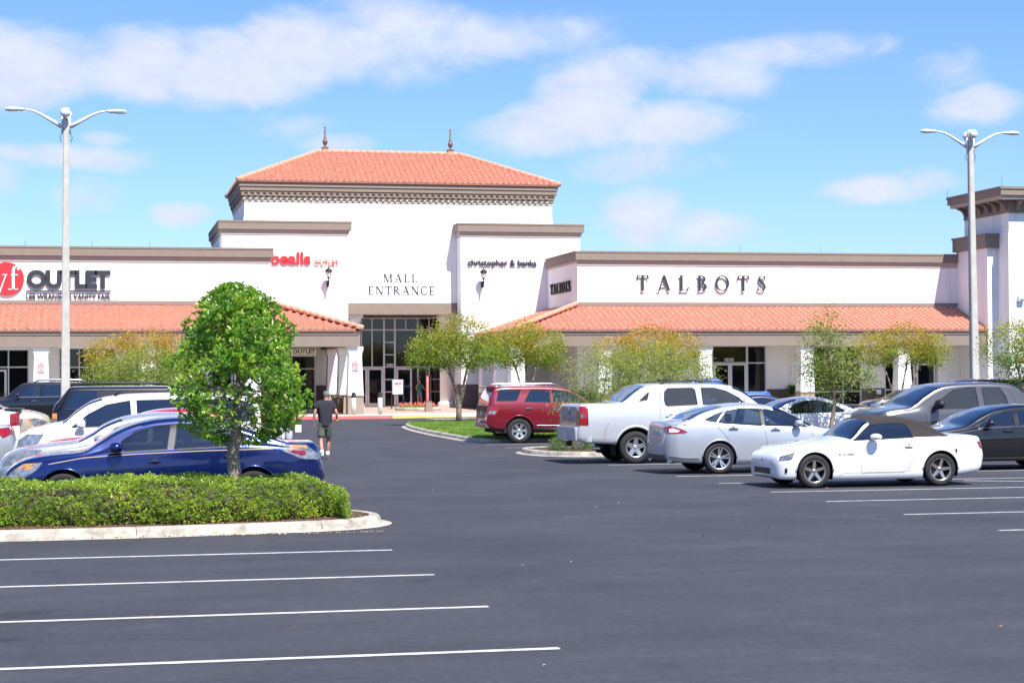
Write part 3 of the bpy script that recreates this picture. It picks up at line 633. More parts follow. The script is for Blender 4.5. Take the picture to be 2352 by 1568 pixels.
# ------------------------------------------------------------------ corner tower at the right
tw = wempty('corner_building', (49.3, 95.9, 0), 'white corner tower with deep bracketed brown cornice beyond the right store wing', 'building')
q = MB(); q.box(49.3, 66, 95.9, 101.4, .1, 11.3); q.box(49.23, 66, 95.83, 101.35, .1, 9.96).build('wall', STUC, tw)
q = MB(); q.box(48.6, 49.9, YE+.0, 101.05, .1, 9.2).build('side_wall', STUC, tw)
q = MB(); q.box(48.38, 49.235, YE-.22, 101.1, 9.16, 9.85).build('side_band', TAUP, tw); q = MB(); q.box(48.33, 49.232, YE-.27, 101.15, 9.85, 9.97).build('side_cap', TAUP, tw)
q = MB(); q.box(49.2, 66, 95.8, 101.3, 11.05, 11.75).build('frieze', TAUP, tw)
q = MB(); q.box(48.5, 67, 95.1, 101.6, 11.75, 11.95).build('cornice_step', BEIG, tw)
q = MB(); q.box(48.38, 67, 94.98, 101.72, 11.95, 12.28).build('cornice_band', TAUP, tw); q = MB(); q.box(48.33, 67, 94.93, 101.77, 12.28, 12.42).build('cornice_cap', TAUP, tw)
def bracket(x, y, ax):
    pr = [(0, 0), (0, .55), (.62, .55), (.62, .45), (.42, .38), (.28, .28), (.2, .12), (.14, 0)]
    q = MB()
    if ax == 'x': q.prism([(49.2-a, 11.2+z) for a, z in pr], y-.09, y+.09, 'y')
    else: q.prism([(95.8-a, 11.2+z) for a, z in pr], x-.09, x+.09, 'x')
    q.build('bracket', TAUP, tw)
for k in range(6): bracket(0, 95.95+k*.98, 'x')
for k in range(6): bracket(49.75+k*.92, 0, 'y')
rods(tw, [(48.5, 95.1, 12.4), (48.5, 101.9, 12.4)], .6)
joints(tw, (), 95.83, 0, 1)
# ------------------------------------------------------------------ vehicles
RUB = mat('tyre_rubber', (.018, .018, .019), .8, bump=.3, bscale=60)
TRIM = mat('black_trim', (.015, .015, .016), .5)
CHR = mat('chrome', (.75, .76, .78), .12, 1.)
RIM = mat('alloy_rim', (.62, .63, .65), .28, .85)
DKM = mat('dark_underbody', (.012, .012, .013), .9)
INT = mat('seat_cloth', (.05, .05, .055), .9)
INTT = mat('tan_seat', (.28, .24, .19), .9)
TLR = mat('red_lens', (.36, .006, .010), .12, coat=1, col2=(.14, .003, .005), vscale=22)
TLO = mat('amber_lens', (.85, .24, .03), .15, coat=1)
HLG = mat('lamp_lens', (.42, .45, .48), .10, .5, coat=1, col2=(.10, .11, .12), vscale=13)
PLT = mat('number_plate', (.6, .62, .6), .5, col2=(.45, .55, .5), vscale=25)
GLS = glassmat('car_glass', (.34, .40, .40), .10)
GLT = glassmat('tinted_glass', (.10, .12, .13), .09)
GLD = glassmat('privacy_glass', (.035, .045, .055), .10)
SEAM = mat('panel_gap', (.02, .02, .02), .8)
CLOTH = mat('soft_top_fabric', (.034, .027, .026), .95, var=.25, vscale=30, bump=.2, bscale=200)
def pin(poly, x, z):
    c = False; n = len(poly); j = n-1
    for i in range(n):
        xi, zi = poly[i]; xj, zj = poly[j]
        if ((zi > z) != (zj > z)) and (x < (xj-xi)*(z-zi)/(zj-zi)+xi): c = not c
        j = i
    return c
class Car:
    def __init__(s, name, label, cat, sp, x, y, left=True, paintm=None, group=None, rz=0.):
        s.sp = sp; s.L = sp['L']; s.W = sp['W']; s.paint = paintm
        rot = 0 if left else math.pi
        s.root = empty(name, (x, y, 0), rot+rz, label, cat, group)
        s.top = pchip(sp['top']); s.bot = pw(sp['bot']); s.belt = pchip(sp['belt']); s.plan = pchip(sp['plan'])
        s.shell()
    def shell(s):
        L = s.L; sp = s.sp; xs = set()
        for i in range(int(L/.055)+1): xs.add(round(i*L/int(L/.055), 3))
        for e in (.008, .02, .035, .075): xs.add(e); xs.add(round(L-e, 3))
        for p in sp['top']: xs.add(round(p[0], 3))
        xs = sorted(v for v in xs if 0 <= v <= L)
        tum = sp.get('tum', .42); rc = sp.get('rc', .12); cr = sp.get('crown', .035); cheek = sp.get('g', [(0, .90), (.05, .945), (.15, .965), (.35, .985), (.6, 1.), (.8, .992), (.93, .975), (1., .955)])
        bm = bmesh.new(); ri = bm.faces.layers.int.new('ri'); rings = []
        for x in xs:
            zb = s.bot(x); zt = max(s.top(x), zb+.12); zl = min(max(s.belt(x), zb+.1), zt-.02); w = s.plan(x)*s.W/2; H = zt-zl
            half = [(w*.8, zb)]+[(w*g, zb+(zl-zb)*t) for t, g in cheek]
            yb = w*cheek[-1][1]; r = min(.55*H, rc); c = min(cr, .4*H); lean = tum*H
            ys = yb-lean*(1-r/H*.6)
            for t in (.3, .65, 1.): half.append((yb+(ys-yb)*t, zl+(zt-r-c-zl)*t))
            Cn = (ys-.25*r*tum, zt-c*.9); E_ = (ys-r*1.05, zt-c*.75); S_ = (ys, zt-r-c)
            for t in (.25, .5, .75, 1.): half.append(((1-t)**2*S_[0]+2*t*(1-t)*Cn[0]+t*t*E_[0], (1-t)**2*S_[1]+2*t*(1-t)*Cn[1]+t*t*E_[1]))
            for t in (.7, .35, 0.): half.append((E_[0]*t, zt-c*.75*t*t))
            pts = [(0, zb)]+half+[(-a, b) for a, b in reversed(half[:-1])]
            rings.append([bm.verts.new((x, a, b)) for a, b in pts])
        n = len(rings[0]); s.nr = n
        for i in range(len(rings)-1):
            for k in range(n):
                f = bm.faces.new((rings[i][k], rings[i][(k+1) % n], rings[i+1][(k+1) % n], rings[i+1][k])); f[ri] = k; f.smooth = True
        for rg, fl in ((rings[0], 0), (rings[-1], 1)):
            f = bm.faces.new(rg if fl else list(reversed(rg))); f[ri] = 999; f.smooth = True
        bmesh.ops.recalc_face_normals(bm, faces=bm.faces)
        bm.normal_update(); s.bm = bm; s.ri = ri
        s.bvh = BVHTree.FromBMesh(bm); s.sec = (1+8+1, n)
        s.topk = (16, n-17)         # ring faces of the flat top
    def pt(s, x, z, side=-1, off=.004):
        h = s.bvh.ray_cast(Vector((x, side*5, z)), Vector((0, -side, 0)))
        if h[0] is None:
            h = s.bvh.find_nearest(Vector((x, side*s.W/2, z)))
        return h[0]+Vector((0, side*off, 0))+h[1]*0
    def ptx(s, y, z, end=-1, off=.004):
        h = s.bvh.ray_cast(Vector((end*3+(s.L if end > 0 else 0), y, z)), Vector((-end, 0, 0)))
        if h[0] is None: h = s.bvh.find_nearest(Vector((0 if end < 0 else s.L, y, z)))
        return h[0]+Vector((end*off, 0, 0))
    def ptz(s, x, y, off=.004):
        h = s.bvh.ray_cast(Vector((x, y, 5)), Vector((0, 0, -1))); return (h[0] if h[0] is not None else Vector((x, y, 1)))+Vector((0, 0, off))
    def cut(s, poly, filt, ax=(0, 2)):
        bm = s.bm; xs = [p[0] for p in poly]; zs = [p[1] for p in poly]; lo = (min(xs), min(zs)); hi = (max(xs), max(zs))
        def near():
            r = []
            for f in bm.faces:
                if f[s.ri] == 999 and ax == (0, 2): continue
                if not filt(f): continue
                a = [v.co[ax[0]] for v in f.verts]; b = [v.co[ax[1]] for v in f.verts]
                if max(a) < lo[0] or min(a) > hi[0] or max(b) < lo[1] or min(b) > hi[1]: continue
                r.append(f)
            return r
        m = len(poly)
        for i in range(m):
            p, q = poly[i], poly[(i+1) % m]; fs = near(); ed = set(); ve = set()
            e0, e1 = (min(p[0], q[0])-.02, max(p[0], q[0])+.02), (min(p[1], q[1])-.02, max(p[1], q[1])+.02)
            ff = []
            for f in fs:
                a = [v.co[ax[0]] for v in f.verts]; b = [v.co[ax[1]] for v in f.verts]
                if max(a) < e0[0] or min(a) > e0[1] or max(b) < e1[0] or min(b) > e1[1]: continue
                ff.append(f); ed.update(f.edges); ve.update(f.verts)
            co = [0, 0, 0]; co[ax[0]] = p[0]; co[ax[1]] = p[1]; no = [0, 0, 0]; no[ax[0]] = -(q[1]-p[1]); no[ax[1]] = q[0]-p[0]
            if ff: bmesh.ops.bisect_plane(bm, geom=list(ve)+list(ed)+ff, dist=1e-5, plane_co=co, plane_no=no)
        bm.normal_update()
        return [f for f in near() if pin(poly, *(lambda c: (c[ax[0]], c[ax[1]]))(f.calc_center_median()))]
    def take(s, faces, name, m, parent=None, off=0., keep=False):
        if not faces: return None
        idx = {}; vs = []; fc = []
        for f in faces:
            l = []
            for v in f.verts:
                if v not in idx: idx[v] = len(vs); vs.append(tuple(v.co+v.normal*off))
                l.append(idx[v])
            fc.append(l)
        me = bpy.data.meshes.new(name); me.from_pydata(vs, [], fc); me.polygons.foreach_set('use_smooth', [True]*len(fc)); me.update()
        if not keep: bmesh.ops.delete(s.bm, geom=faces, context='FACES')
        return mesh_obj(name, me, m, parent if parent is not None else s.root)
    def side(s, poly, name, m, off=0., both=True, parent=None, rim=None, rimm=None, mode=None, ny=.0):
        r = []
        for sd in ((-1, 1) if both else (-1,)):
            fs = s.cut(poly, lambda f: f.calc_center_median().y*sd > .02 and f.normal.y*sd > ny)
            o = s.take(fs, name, m, parent, off) if fs else s.patch(poly, name, m, sd, max(off, .004)); r.append(o)
            if rim and o is not None: s.line(poly+[poly[0]], rim, TRIM, 'window_trim', sd, o, .001)
        return r
    def patch(s, poly, name, m, sd, off):
        bm = bmesh.new(); bm.faces.new([bm.verts.new((x, 0, z)) for x, z in poly]); bmesh.ops.triangulate(bm, faces=bm.faces[:])
        xs = [p[0] for p in poly]; zs = [p[1] for p in poly]
        for ax, lo, hi in ((0, min(xs), max(xs)), (2, min(zs), max(zs))):
            k = lo+.04
            while k < hi:
                co = [0, 0, 0]; co[ax] = k; no = [0, 0, 0]; no[ax] = 1
                bmesh.ops.bisect_plane(bm, geom=bm.verts[:]+bm.edges[:]+bm.faces[:], plane_co=co, plane_no=no); k += .04
        for v in bm.verts: v.co = s.pt(v.co.x, v.co.z, sd, off)
        me = bpy.data.meshes.new(name); bm.to_mesh(me); bm.free(); me.polygons.foreach_set('use_smooth', [True]*len(me.polygons)); return mesh_obj(name, me, m, s.root)
    def line(s, pts, w, m, name, sd=-1, parent=None, off=.0, n=5):
        P = []
        for i in range(len(pts)-1):
            a, b = pts[i], pts[i+1]; k = max(1, int(math.hypot(b[0]-a[0], b[1]-a[1])/.05))
            for j in range(k): P.append(s.pt(a[0]+(b[0]-a[0])*j/k, a[1]+(b[1]-a[1])*j/k, sd, off))
        P.append(s.pt(*pts[-1], sd, off)); q = MB(); q.tube(P, w/2, n); return q.build(name, m, parent if parent is not None else s.root)
    def arches(s, lip=True, flare=.0):
        sp = s.sp
        for wx in (sp['wf'], sp['wr']):
            ra = sp['ra']; zc = sp['rad']; pl = [(wx+ra*math.cos(a), max(-.2, zc+ra*1.0*math.sin(a))) for a in [math.pi*2*k/28 for k in range(28)]]
            pl = [(wx-ra, -.3)]+[(wx+ra*math.cos(a), zc+ra*math.sin(a)) for a in [math.pi-math.pi*k/16 for k in range(17)]]+[(wx+ra, -.3)]
            for sd in (-1, 1):
                fs = s.cut(pl, lambda f: f.calc_center_median().y*sd > s.W*.24)
                bmesh.ops.delete(s.bm, geom=fs, context='FACES')
                q = MB(); n = 18; y1 = sd*(s.plan(wx)*s.W/2*.93); y0 = sd*s.W*.22; vs = []
                for k in range(n+1):
                    a = math.pi*1.12-math.pi*1.24*k/n
                    vs += [(wx+(ra+.012)*math.cos(a), y0, zc+(ra+.012)*math.sin(a)), (wx+(ra+.012)*math.cos(a), y1, zc+(ra+.012)*math.sin(a))]
                fs = [(2*k, 2*k+1, 2*k+3, 2*k+2) for k in range(n)]; c = len(vs); vs.append((wx, y0, zc)); fs += [(2*k, 2*k+2, c) for k in range(n)]
                q.add(vs, fs); q.build('wheel_arch_liner', DKM, s.root)
                if lip:
                    arc = [(wx+(ra+.008)*math.cos(a), zc+(ra+.008)*math.sin(a)) for a in [math.pi*(1.0-k/20)+(0) for k in range(21)]]
                    s.line(arc, .032+flare, s.paint, 'arch_lip', sd, s.root, -.004)
    def wheels(s, style, n=5, sw=.05, rimr=.66, rimm=None, wid=.21):
        sp = s.sp; rad = sp['rad']; rimm = rimm or RIM; R_ = rad*rimr
        w0 = empty('wheel', (sp['wf'], -(s.W/2-.135), rad)); w0.parent = s.root
        h = wid/2
        t = MB(); t.lathe([(R_, -h+.01), (R_+.01, -h), (rad*.90, -h-.004), (rad*.97, -h+.02), (rad, -h+.05), (rad, h-.05), (rad*.97, h-.02), (rad*.9, h), (R_, h)], n=40, ax='y', caps=False); t.build('tyre', RUB, w0)
        r = MB(); r.lathe([(R_, -h+.002), (R_*.90, -h+.004), (R_*.89, -h+.03), (R_*.90, h-.02), (R_, h)], n=40, ax='y', caps=False)
        def spoke(a, wi, wo, tw=0.):
            u = Vector((math.cos(a), 0, math.sin(a))); v = Vector((-math.sin(a), 0, math.cos(a)))
            P = []
            for (rr, ww, yy) in ((R_*.16, wi, -h+.045), (R_*.55, (wi+wo)/2, -h+.030), (R_*.95, wo, -h+.012)):
                c = u*rr+v*tw*(rr/R_); P.append((c+v*ww/2, c-v*ww/2, yy))
            vs = []
            for a_, b_, yy in P: vs += [(a_.x, yy, a_.z), (b_.x, yy, b_.z), (b_.x*.99, yy+.035, b_.z*.99), (a_.x*.99, yy+.035, a_.z*.99)]
            fs = [(4*i+k, 4*i+(k+1) % 4, 4*i+4+(k+1) % 4, 4*i+4+k) for i in range(2) for k in range(4)]+[(3, 2, 1, 0), (8, 9, 10, 11)]
            r.add(vs, fs)
        for k in range(n):
            a = 2*math.pi*k/n+math.pi/2
            if style == 'double': spoke(a-.13, sw, sw, -.01); spoke(a+.13, sw, sw, .01)
            elif style == 'split': spoke(a, sw*1.1, sw*1.7)
            elif style == 'fat': spoke(a, sw*1.5, sw*1.25); 
            else: spoke(a, sw*1.3, sw)
        r.lathe([(.001, -h+.03), (R_*.17, -h+.032), (R_*.21, -h+.045), (R_*.21, -h+.08), (.001, -h+.08)], n=20, ax='y')
        r.build('rim', rimm, w0)
        d = MB(); d.lathe([(.001, 0), (R_*.62, 0), (R_*.62, .02), (.001, .02)], n=24, ax='y'); d.build('brake_disc', mat('brake_steel', (.12, .12, .12), .5, .6), w0)
        k = MB(); k.lathe([(.001, .03), (R_*.9, .03), (R_*.9, .04), (.001, .04)], n=24, ax='y'); k.build('hub', DKM, w0)
        for (x, sd) in ((sp['wr'], -1), (sp['wf'], 1), (sp['wr'], 1)):
            c = w0.copy(); COL.objects.link(c); c.parent = s.root; c.location = (x, sd*(s.W/2-.135), rad); c.rotation_euler = (0, random.random()*.6, 0 if sd < 0 else math.pi)
            for ch in w0.children: d = ch.copy(); COL.objects.link(d); d.parent = c
    def topglass(s, xa, xb, name, m, zmin=0.6, kk=None):
        kk = kk or (13 if name == 'windscreen' else 15); k0, k1 = kk, s.nr-kk-1
        fs = s.cut([(xa, zmin), (xb, zmin), (xb, 2.6), (xa, 2.6)], lambda f: k0 <= f[s.ri] < k1)
        fs = [f for f in fs if k0 <= f[s.ri] < k1]
        return s.take(fs, name, m, None, 0.)
    def interior(s, xs_, zseat=.42, ztop=None, m=None, dash=None, wide=.62):
        m = m or INT; q = MB(); W2 = s.W/2
        t = MB(); zb = .32; hh = s.sp.get('tub', .75)
        x0, x1 = s.sp['cab']; t.box(x0, x1, -W2*.86, W2*.86, zb, zb+.03).box(x0, x1, -W2*.87, -W2*.84, zb, hh).box(x0, x1, W2*.84, W2*.87, zb, hh).box(x0, x0+.03, -W2*.84, W2*.84, zb, hh).box(x1-.03, x1, -W2*.84, W2*.84, zb, hh)
        t.build('cabin_tub', mat('cabin_trim', (.03, .03, .033), .9), s.root)
        for (x, bench) in xs_:
            for c in ((-.38, .38) if not bench else (0,)):
                w = .25 if not bench else .58; zt = ztop or .98
                q = MB(); q.box(x, x+.5, c-w, c+w, zseat, zseat+.14); q.add([(x+.42, c-w, zseat+.1), (x+.56, c-w, zseat+.1), (x+.70, c-w*.8, zt), (x+.60, c-w*.8, zt), (x+.42, c+w, zseat+.1), (x+.56, c+w, zseat+.1), (x+.70, c+w*.8, zt), (x+.60, c+w*.8, zt)],
                      [(0, 1, 2, 3), (4, 7, 6, 5), (0, 4, 5, 1), (1, 5, 6, 2), (2, 6, 7, 3), (3, 7, 4, 0)])
                for hc in ((c,) if not bench else (-.36, .36)): q.box(x+.62, x+.71, hc-.12, hc+.12, zt+.02, zt+.19)
                q.build('seat', m, s.root, bevel=.03)
        if dash:
            q = MB(); q.box(dash, dash+.35, -W2*.83, W2*.83, .55, min(.92, s.belt(dash)-.03)); q.build('dashboard', mat('cabin_trim', (.03, .03, .033)), s.root, .04)
            q = MB(); q.tube([(dash+.48+.06*math.sin(a), -.38+.19*math.cos(a), .86+.18*math.sin(a)) for a in [2*math.pi*k/18 for k in range(19)]], .016, 6); q.build('steering_wheel', TRIM, s.root)
    def mirror(s, x, z, sz=(.11, .16, .13), m=None):
        for sd in (-1, 1):
            p = s.pt(x, z-.03, sd, 0); q = MB(); q.ball((p.x, p.y+sd*(.06+sz[1]*.45), z+.03), (sz[0]*.55, sz[1]*.55, sz[2]*.5), 14, 9); q.tube([(p.x, p.y-sd*.02, z-.03), (p.x, p.y+sd*.08, z-.0)], .03, 6)
            q.build('wing_mirror', m or s.paint, s.root)
    def handle(s, x, z, m=None, w=.2):
        for sd in (-1, 1):
            p = s.pt(x, z, sd, .0); q = MB(); q.box(p.x-w/2, p.x+w/2, p.y+sd*.012, p.y+sd*.034, z-.014, z+.014).box(p.x-w/2, p.x-w/2+.025, p.y-sd*.01, p.y+sd*.02, z-.012, z+.012).box(p.x+w/2-.025, p.x+w/2, p.y-sd*.01, p.y+sd*.02, z-.012, z+.012)
            q.build('door_handle', m or s.paint, s.root, .006)
            q = MB(); q.ball((p.x, p.y-sd*.004, z), (w*.28, .012, .04), 12, 6); q.build('handle_cup', SEAM, s.root)
    def seams(s, lists, w=.009):
        for pl in lists:
            for sd in (-1, 1): s.line(pl, w, SEAM, 'door_gap', sd, None, -.001, 4)
    def squash(s, xs, k, front=True):
        s.bm.verts.ensure_lookup_table()
        def mp(x): return xs-(xs-x)*k if (front and x < xs) else (xs+(x-xs)*k if (not front and x > xs) else x)
        for v in s.bm.verts: v.co.x = mp(v.co.x)
        def rec(o):
            for ch in o.children:
                if ch.type == 'MESH':
                    for v in ch.data.vertices: v.co.x = mp(v.co.x)
                    rec(ch)
        rec(s.root)
    def finish(s):
        me = bpy.data.meshes.new('body'); s.bm.to_mesh(me); s.bm.free()
        o = mesh_obj('body', me, s.paint, s.root); return o
    def rear_plate(s, z, front=False, w=.3):
        e = -1 if front else 1; p = s.ptx(0, z, e, 0); q = MB(); q.box(p.x+e*.004, p.x+e*.02, -w/2, w/2, z-.075, z+.075); q.build('number_plate', PLT, s.root)
    def endbox(s, y0, y1, z0, z1, name, m, front=True, d=.03, bev=.008, off=.006):
        e = -1 if front else 1; p = s.ptx((y0+y1)/2, (z0+z1)/2, e, 0).x; q = MB(); q.box(min(p+e*off, p-e*d), max(p+e*off, p-e*d), y0, y1, z0, z1); q.build(name, m, s.root, bev)
SEDG = None
PL_SED = [(0, .56), (.05, .70), (.15, .845), (.35, .95), (.7, .99), (1.2, 1), (3.6, 1), (4.1, .985), (4.45, .94), (4.66, .84), (4.75, .74), (4.8, .64)]
def scale_plan(L, pl=PL_SED, L0=4.8):
    o = []
    for x, w in pl: o.append((x if x < L0/2 else L-(L0-x), w))
    return o
# --- white roadster, pointing left
sp = dict(L=4.2, W=1.74, rad=.305, wf=.86, wr=3.28, ra=.345, tum=.52, rc=.11, tub=.7, cab=(1.5, 3.3),
    top=[(0, .50), (.02, .545), (.06, .58), (.2, .655), (.42, .725), (.8, .79), (1.2, .835), (1.48, .875), (1.53, .885), (1.93, 1.20), (2.05, 1.245), (2.2, 1.265), (2.5, 1.27), (2.75, 1.25), (2.95, 1.205), (3.12, 1.13), (3.48, .93), (3.6, .915), (3.85, .93), (4.05, .92), (4.14, .89), (4.18, .80), (4.2, .66)],
    bot=[(0, .27), (.03, .2), (.12, .165), (.4, .16), (1.2, .15), (1.3, .14), (2.95, .14), (3.7, .2), (4.05, .25), (4.15, .30), (4.2, .42)],
    belt=[(0, .47), (.06, .52), (.2, .56), (.5, .63), (.86, .70), (1.25, .75), (1.6, .80), (1.9, .835), (2.7, .865), (3.2, .875), (3.6, .865), (3.9, .85), (4.1, .82), (4.2, .62)],
    plan=[(0, .70), (.04, .79), (.12, .875), (.3, .945), (.6, .98), (.9, 1), (1.6, .985), (2.4, .985), (3.2, 1), (3.7, .975), (4.0, .92), (4.12, .86), (4.2, .76)])
c = Car('roadster', 'small white convertible roadster with a dark fabric soft top, nearest car on the right', 'car', sp, 11.55, 32.4, True, paint('white_paint', (.78, .79, .80), 0, .3))
c.arches(); c.wheels('std', 5, .048, .68, mat('bronze_rim', (.50, .47, .42), .25, .9))
c.side([(1.62, .84), (1.99, 1.125), (2.4, 1.15), (2.62, 1.145), (2.74, 1.07), (2.77, .885)], 'side_window', GLT, -.004, rim=.016)
c.topglass(1.56, 1.97, 'windscreen', glassmat('clear_glass', (.55, .62, .62), .08), .7)
fs2 = c.cut([(1.975, .875), (2.3, .885), (2.77, .892), (3.1, .895), (3.45, .90), (3.45, 1.6), (1.975, 1.6)], lambda f: f.calc_center_median().z > .86)
c.take(fs2, 'soft_top', CLOTH, None, .006)
c.side([(.08, .50), (.13, .565), (.50, .645), (.42, .53), (.30, .505)], 'headlight', HLG, .002, ny=.02, rim=.01)
c.side([(.31, .51), (.36, .585), (.51, .645), (.43, .535)], 'turn_signal', TLO, .003, ny=.02)
c.side([(4.02, .80), (4.13, .80), (4.165, .65), (4.08, .68)], 'taillight', TLR, .002, ny=.02, rim=.008)
c.endbox(-.42, .42, .25, .36, 'grille', TRIM, True, .03, .02, .012)
for sd in (-1, 1):
    p = c.pt(.26, .33, sd, .0); q = MB(); q.ball((p.x, p.y-sd*.01, .33), (.045, .03, .055), 10, 8); q.build('brake_duct', TRIM, c.root)
q = MB(); q.lathe([(.001, 0), (.04, 0), (.036, .006), (.001, .007)], (c.ptx(0, .47, -1, .0).x-.0, 0, .50), 16, 'x'); q.build('emblem', CHR, c.root)
c.seams([[(1.72, .82), (1.73, .5), (1.75, .26), (2.55, .26), (2.68, .36), (2.86, .66), (2.84, .86)], [(.53, .60), (.66, .70), (1.25, .77), (1.55, .81)], [(.52, .52), (.50, .3), (.49, .2)]])
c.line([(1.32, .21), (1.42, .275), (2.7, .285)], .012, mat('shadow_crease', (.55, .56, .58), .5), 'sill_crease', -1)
c.mirror(1.98, .88, (.2, .2, .12)); c.handle(2.66, .735, None, .15)
for x, w in ((1.30, .05), (1.40, .04), (1.47, .13)):
    p = c.pt(x+w/2, .60, -1, 0); q = MB(); q.box(x, x+w, p.y-.006, p.y+.01, .588, .612); q.build('badge', mat('badge_grey', (.2, .2, .2), .4), c.root)
p = c.pt(3.58, .655, -1, 0); q = MB(); q.lathe([(.001, -.01), (.022, -.01), (.022, .01), (.001, .01)], (3.58, p.y, .655), 12, 'y'); q.tube([(3.58, p.y-.01, .655), (3.585, p.y-.02, .61)], .012, 5); q.build('tow_cap', TRIM, c.root)
c.interior([(2.35, False)], .35, .95, mat('red_seat', (.4, .02, .03), .8), 1.6); c.squash(.45, .62); c.finish()
# --- generic mid-size saloon used for several cars
def saloon(name, label, x, y, left, pm, top, belt, wins, wheel=('double', 5, .03), L=4.8, W=1.82, wf=.93, wr=3.70, rad=.325, g=None, glass=None, chrome=False, tail=None, head=None, seams=True, rz=0., ws=None, rw=None, cat='car', group=None, rimm=None, tum=.45, bot=None, ramp=None, seatm=None, handles=None, tailm=None, pillars=None):
    sp = dict(L=L, W=W, rad=rad, wf=wf, wr=wr, ra=rad+.045, tum=tum, rc=.13, tub=.85, cab=(1.2, L-1.1), top=top, belt=belt,
        bot=bot or [(0, .34), (.03, .25), (.15, .2), (.5, .19), (1.4, .19), (3.2, .19), (L-.5, .24), (L-.12, .28), (L-.03, .33), (L, .42)], plan=scale_plan(L))
    if g: sp['g'] = g
    c = Car(name, label, cat, sp, x, y, left, pm, group, rz)
    c.arches(); c.wheels(*wheel, rimm=rimm)
    for w, gm in wins: c.side(w, 'side_window', gm, -.004, rim=.018)
    if chrome: c.line([(wins[0][0][0][0], wins[0][0][0][1]-.012)]+[(wins[-1][0][-1][0], wins[-1][0][-1][1]-.012)], .016, CHR, 'belt_trim', -1, None, .002)
    for pp in pillars or (): c.side(pp, 'door_pillar', TRIM, .001)
    if ws: c.topglass(ws[0], ws[1], 'windscreen', GLS)
    if rw: c.topglass(rw[0], rw[1], 'rear_window', GLT)
    if head: c.side(head, 'headlight', HLG, .002, ny=.02, rim=.008)
    if tail: c.side(tail, 'taillight', tailm or TLR, .002, ny=.02, rim=.006)
    return c
# silver fastback saloon with tail to the left (front = right)
top = [(0, .56), (.03, .64), (.12, .74), (.35, .82), (.8, .90), (1.2, .96), (1.35, 1.0), (1.75, 1.22), (2.1, 1.375), (2.4, 1.435), (2.8, 1.45), (3.2, 1.42), (3.6, 1.34), (4.1, 1.165), (4.4, 1.095), (4.7, 1.10), (4.80, 1.07), (4.835, .92), (4.85, .70)]
belt = [(0, .54), (.12, .66), (.5, .76), (1., .84), (1.5, .90), (2.4, .955), (3.4, 1.01), (4., 1.03), (4.5, .98), (4.75, .93), (4.85, .66)]
SLV = paint('silver_paint', (.50, .53, .57), .45, .3)
Lf = 4.85
c = saloon('saloon_car', 'silver four door saloon with fastback roof parked tail left between the pickup and the roadster', 11.0+Lf, 37.75, False, SLV, top, belt,
    [([(1.50, .955), (1.95, 1.225), (2.35, 1.325), (2.42, 1.325), (2.44, .985)], GLS), ([(2.52, .985), (2.50, 1.33), (2.95, 1.34), (3.22, 1.29), (3.45, 1.06), (3.33, 1.04)], GLS), ([(3.50, 1.065), (3.30, 1.28), (3.55, 1.19), (3.74, 1.12), (3.66, 1.09)], GLS)],
    ('double', 5, .032, .72), pillars=[[(2.45, .99), (2.43, 1.335), (2.50, 1.34), (2.51, .99)], [(3.345, 1.05), (3.46, 1.065), (3.24, 1.29), (3.23, 1.295), (3.45, 1.07)]], L=Lf, W=1.85, wf=.98, wr=3.44, ws=(1.42, 2.2), rw=(3.30, 4.22), chrome=True,
    tail=[(4.83, .95), (4.70, 1.0), (4.42, .93), (4.24, .87), (4.34, .845), (4.80, .83)], head=[(.1, .62), (.3, .72), (.7, .79), (.5, .66)])
c.side([(4.80, .92), (4.66, .955), (4.46, .90), (4.52, .87), (4.78, .86)], 'reversing_lens', mat('white_lens', (.8, .75, .75), .2, coat=1), .004, ny=.02)
c.seams([[(1.45, .92), (1.36, .6), (1.38, .25), (2.4, .25)], [(2.47, .98), (2.42, .7), (2.40, .25), (3.02, .26)], [(3.55, 1.04), (3.28, .75), (3.02, .26)]]); c.handle(2.22, .90, CHR); c.handle(3.14, .93, CHR); c.mirror(1.74, 1.0, (.17, .2, .15))
c.rear_plate(.83); c.endbox(-.62, .62, .29, .42, 'rear_diffuser', TRIM, False, .04, .015, .012); c.line([(3.90, .32), (4.35, .33), (4.72, .36)], .02, TRIM, 'bumper_line', 1)
c.line([(4.2, 1.105), (4.6, 1.12), (4.79, 1.12)], .03, SLV, 'spoiler_lip', 1)
for sd in (-1, 1):
    q = MB(); q.lathe([(.001, 0), (.05, 0), (.05, .15), (.04, .15), (.001, .1)], (4.60, sd*.66, .27), 12, 'x'); q.build('exhaust', CHR, c.root)
c.interior([(2.15, False), (3.0, True)], .5, 1.02, None, 1.5); c.squash(3.86, .70, False); c.finish()
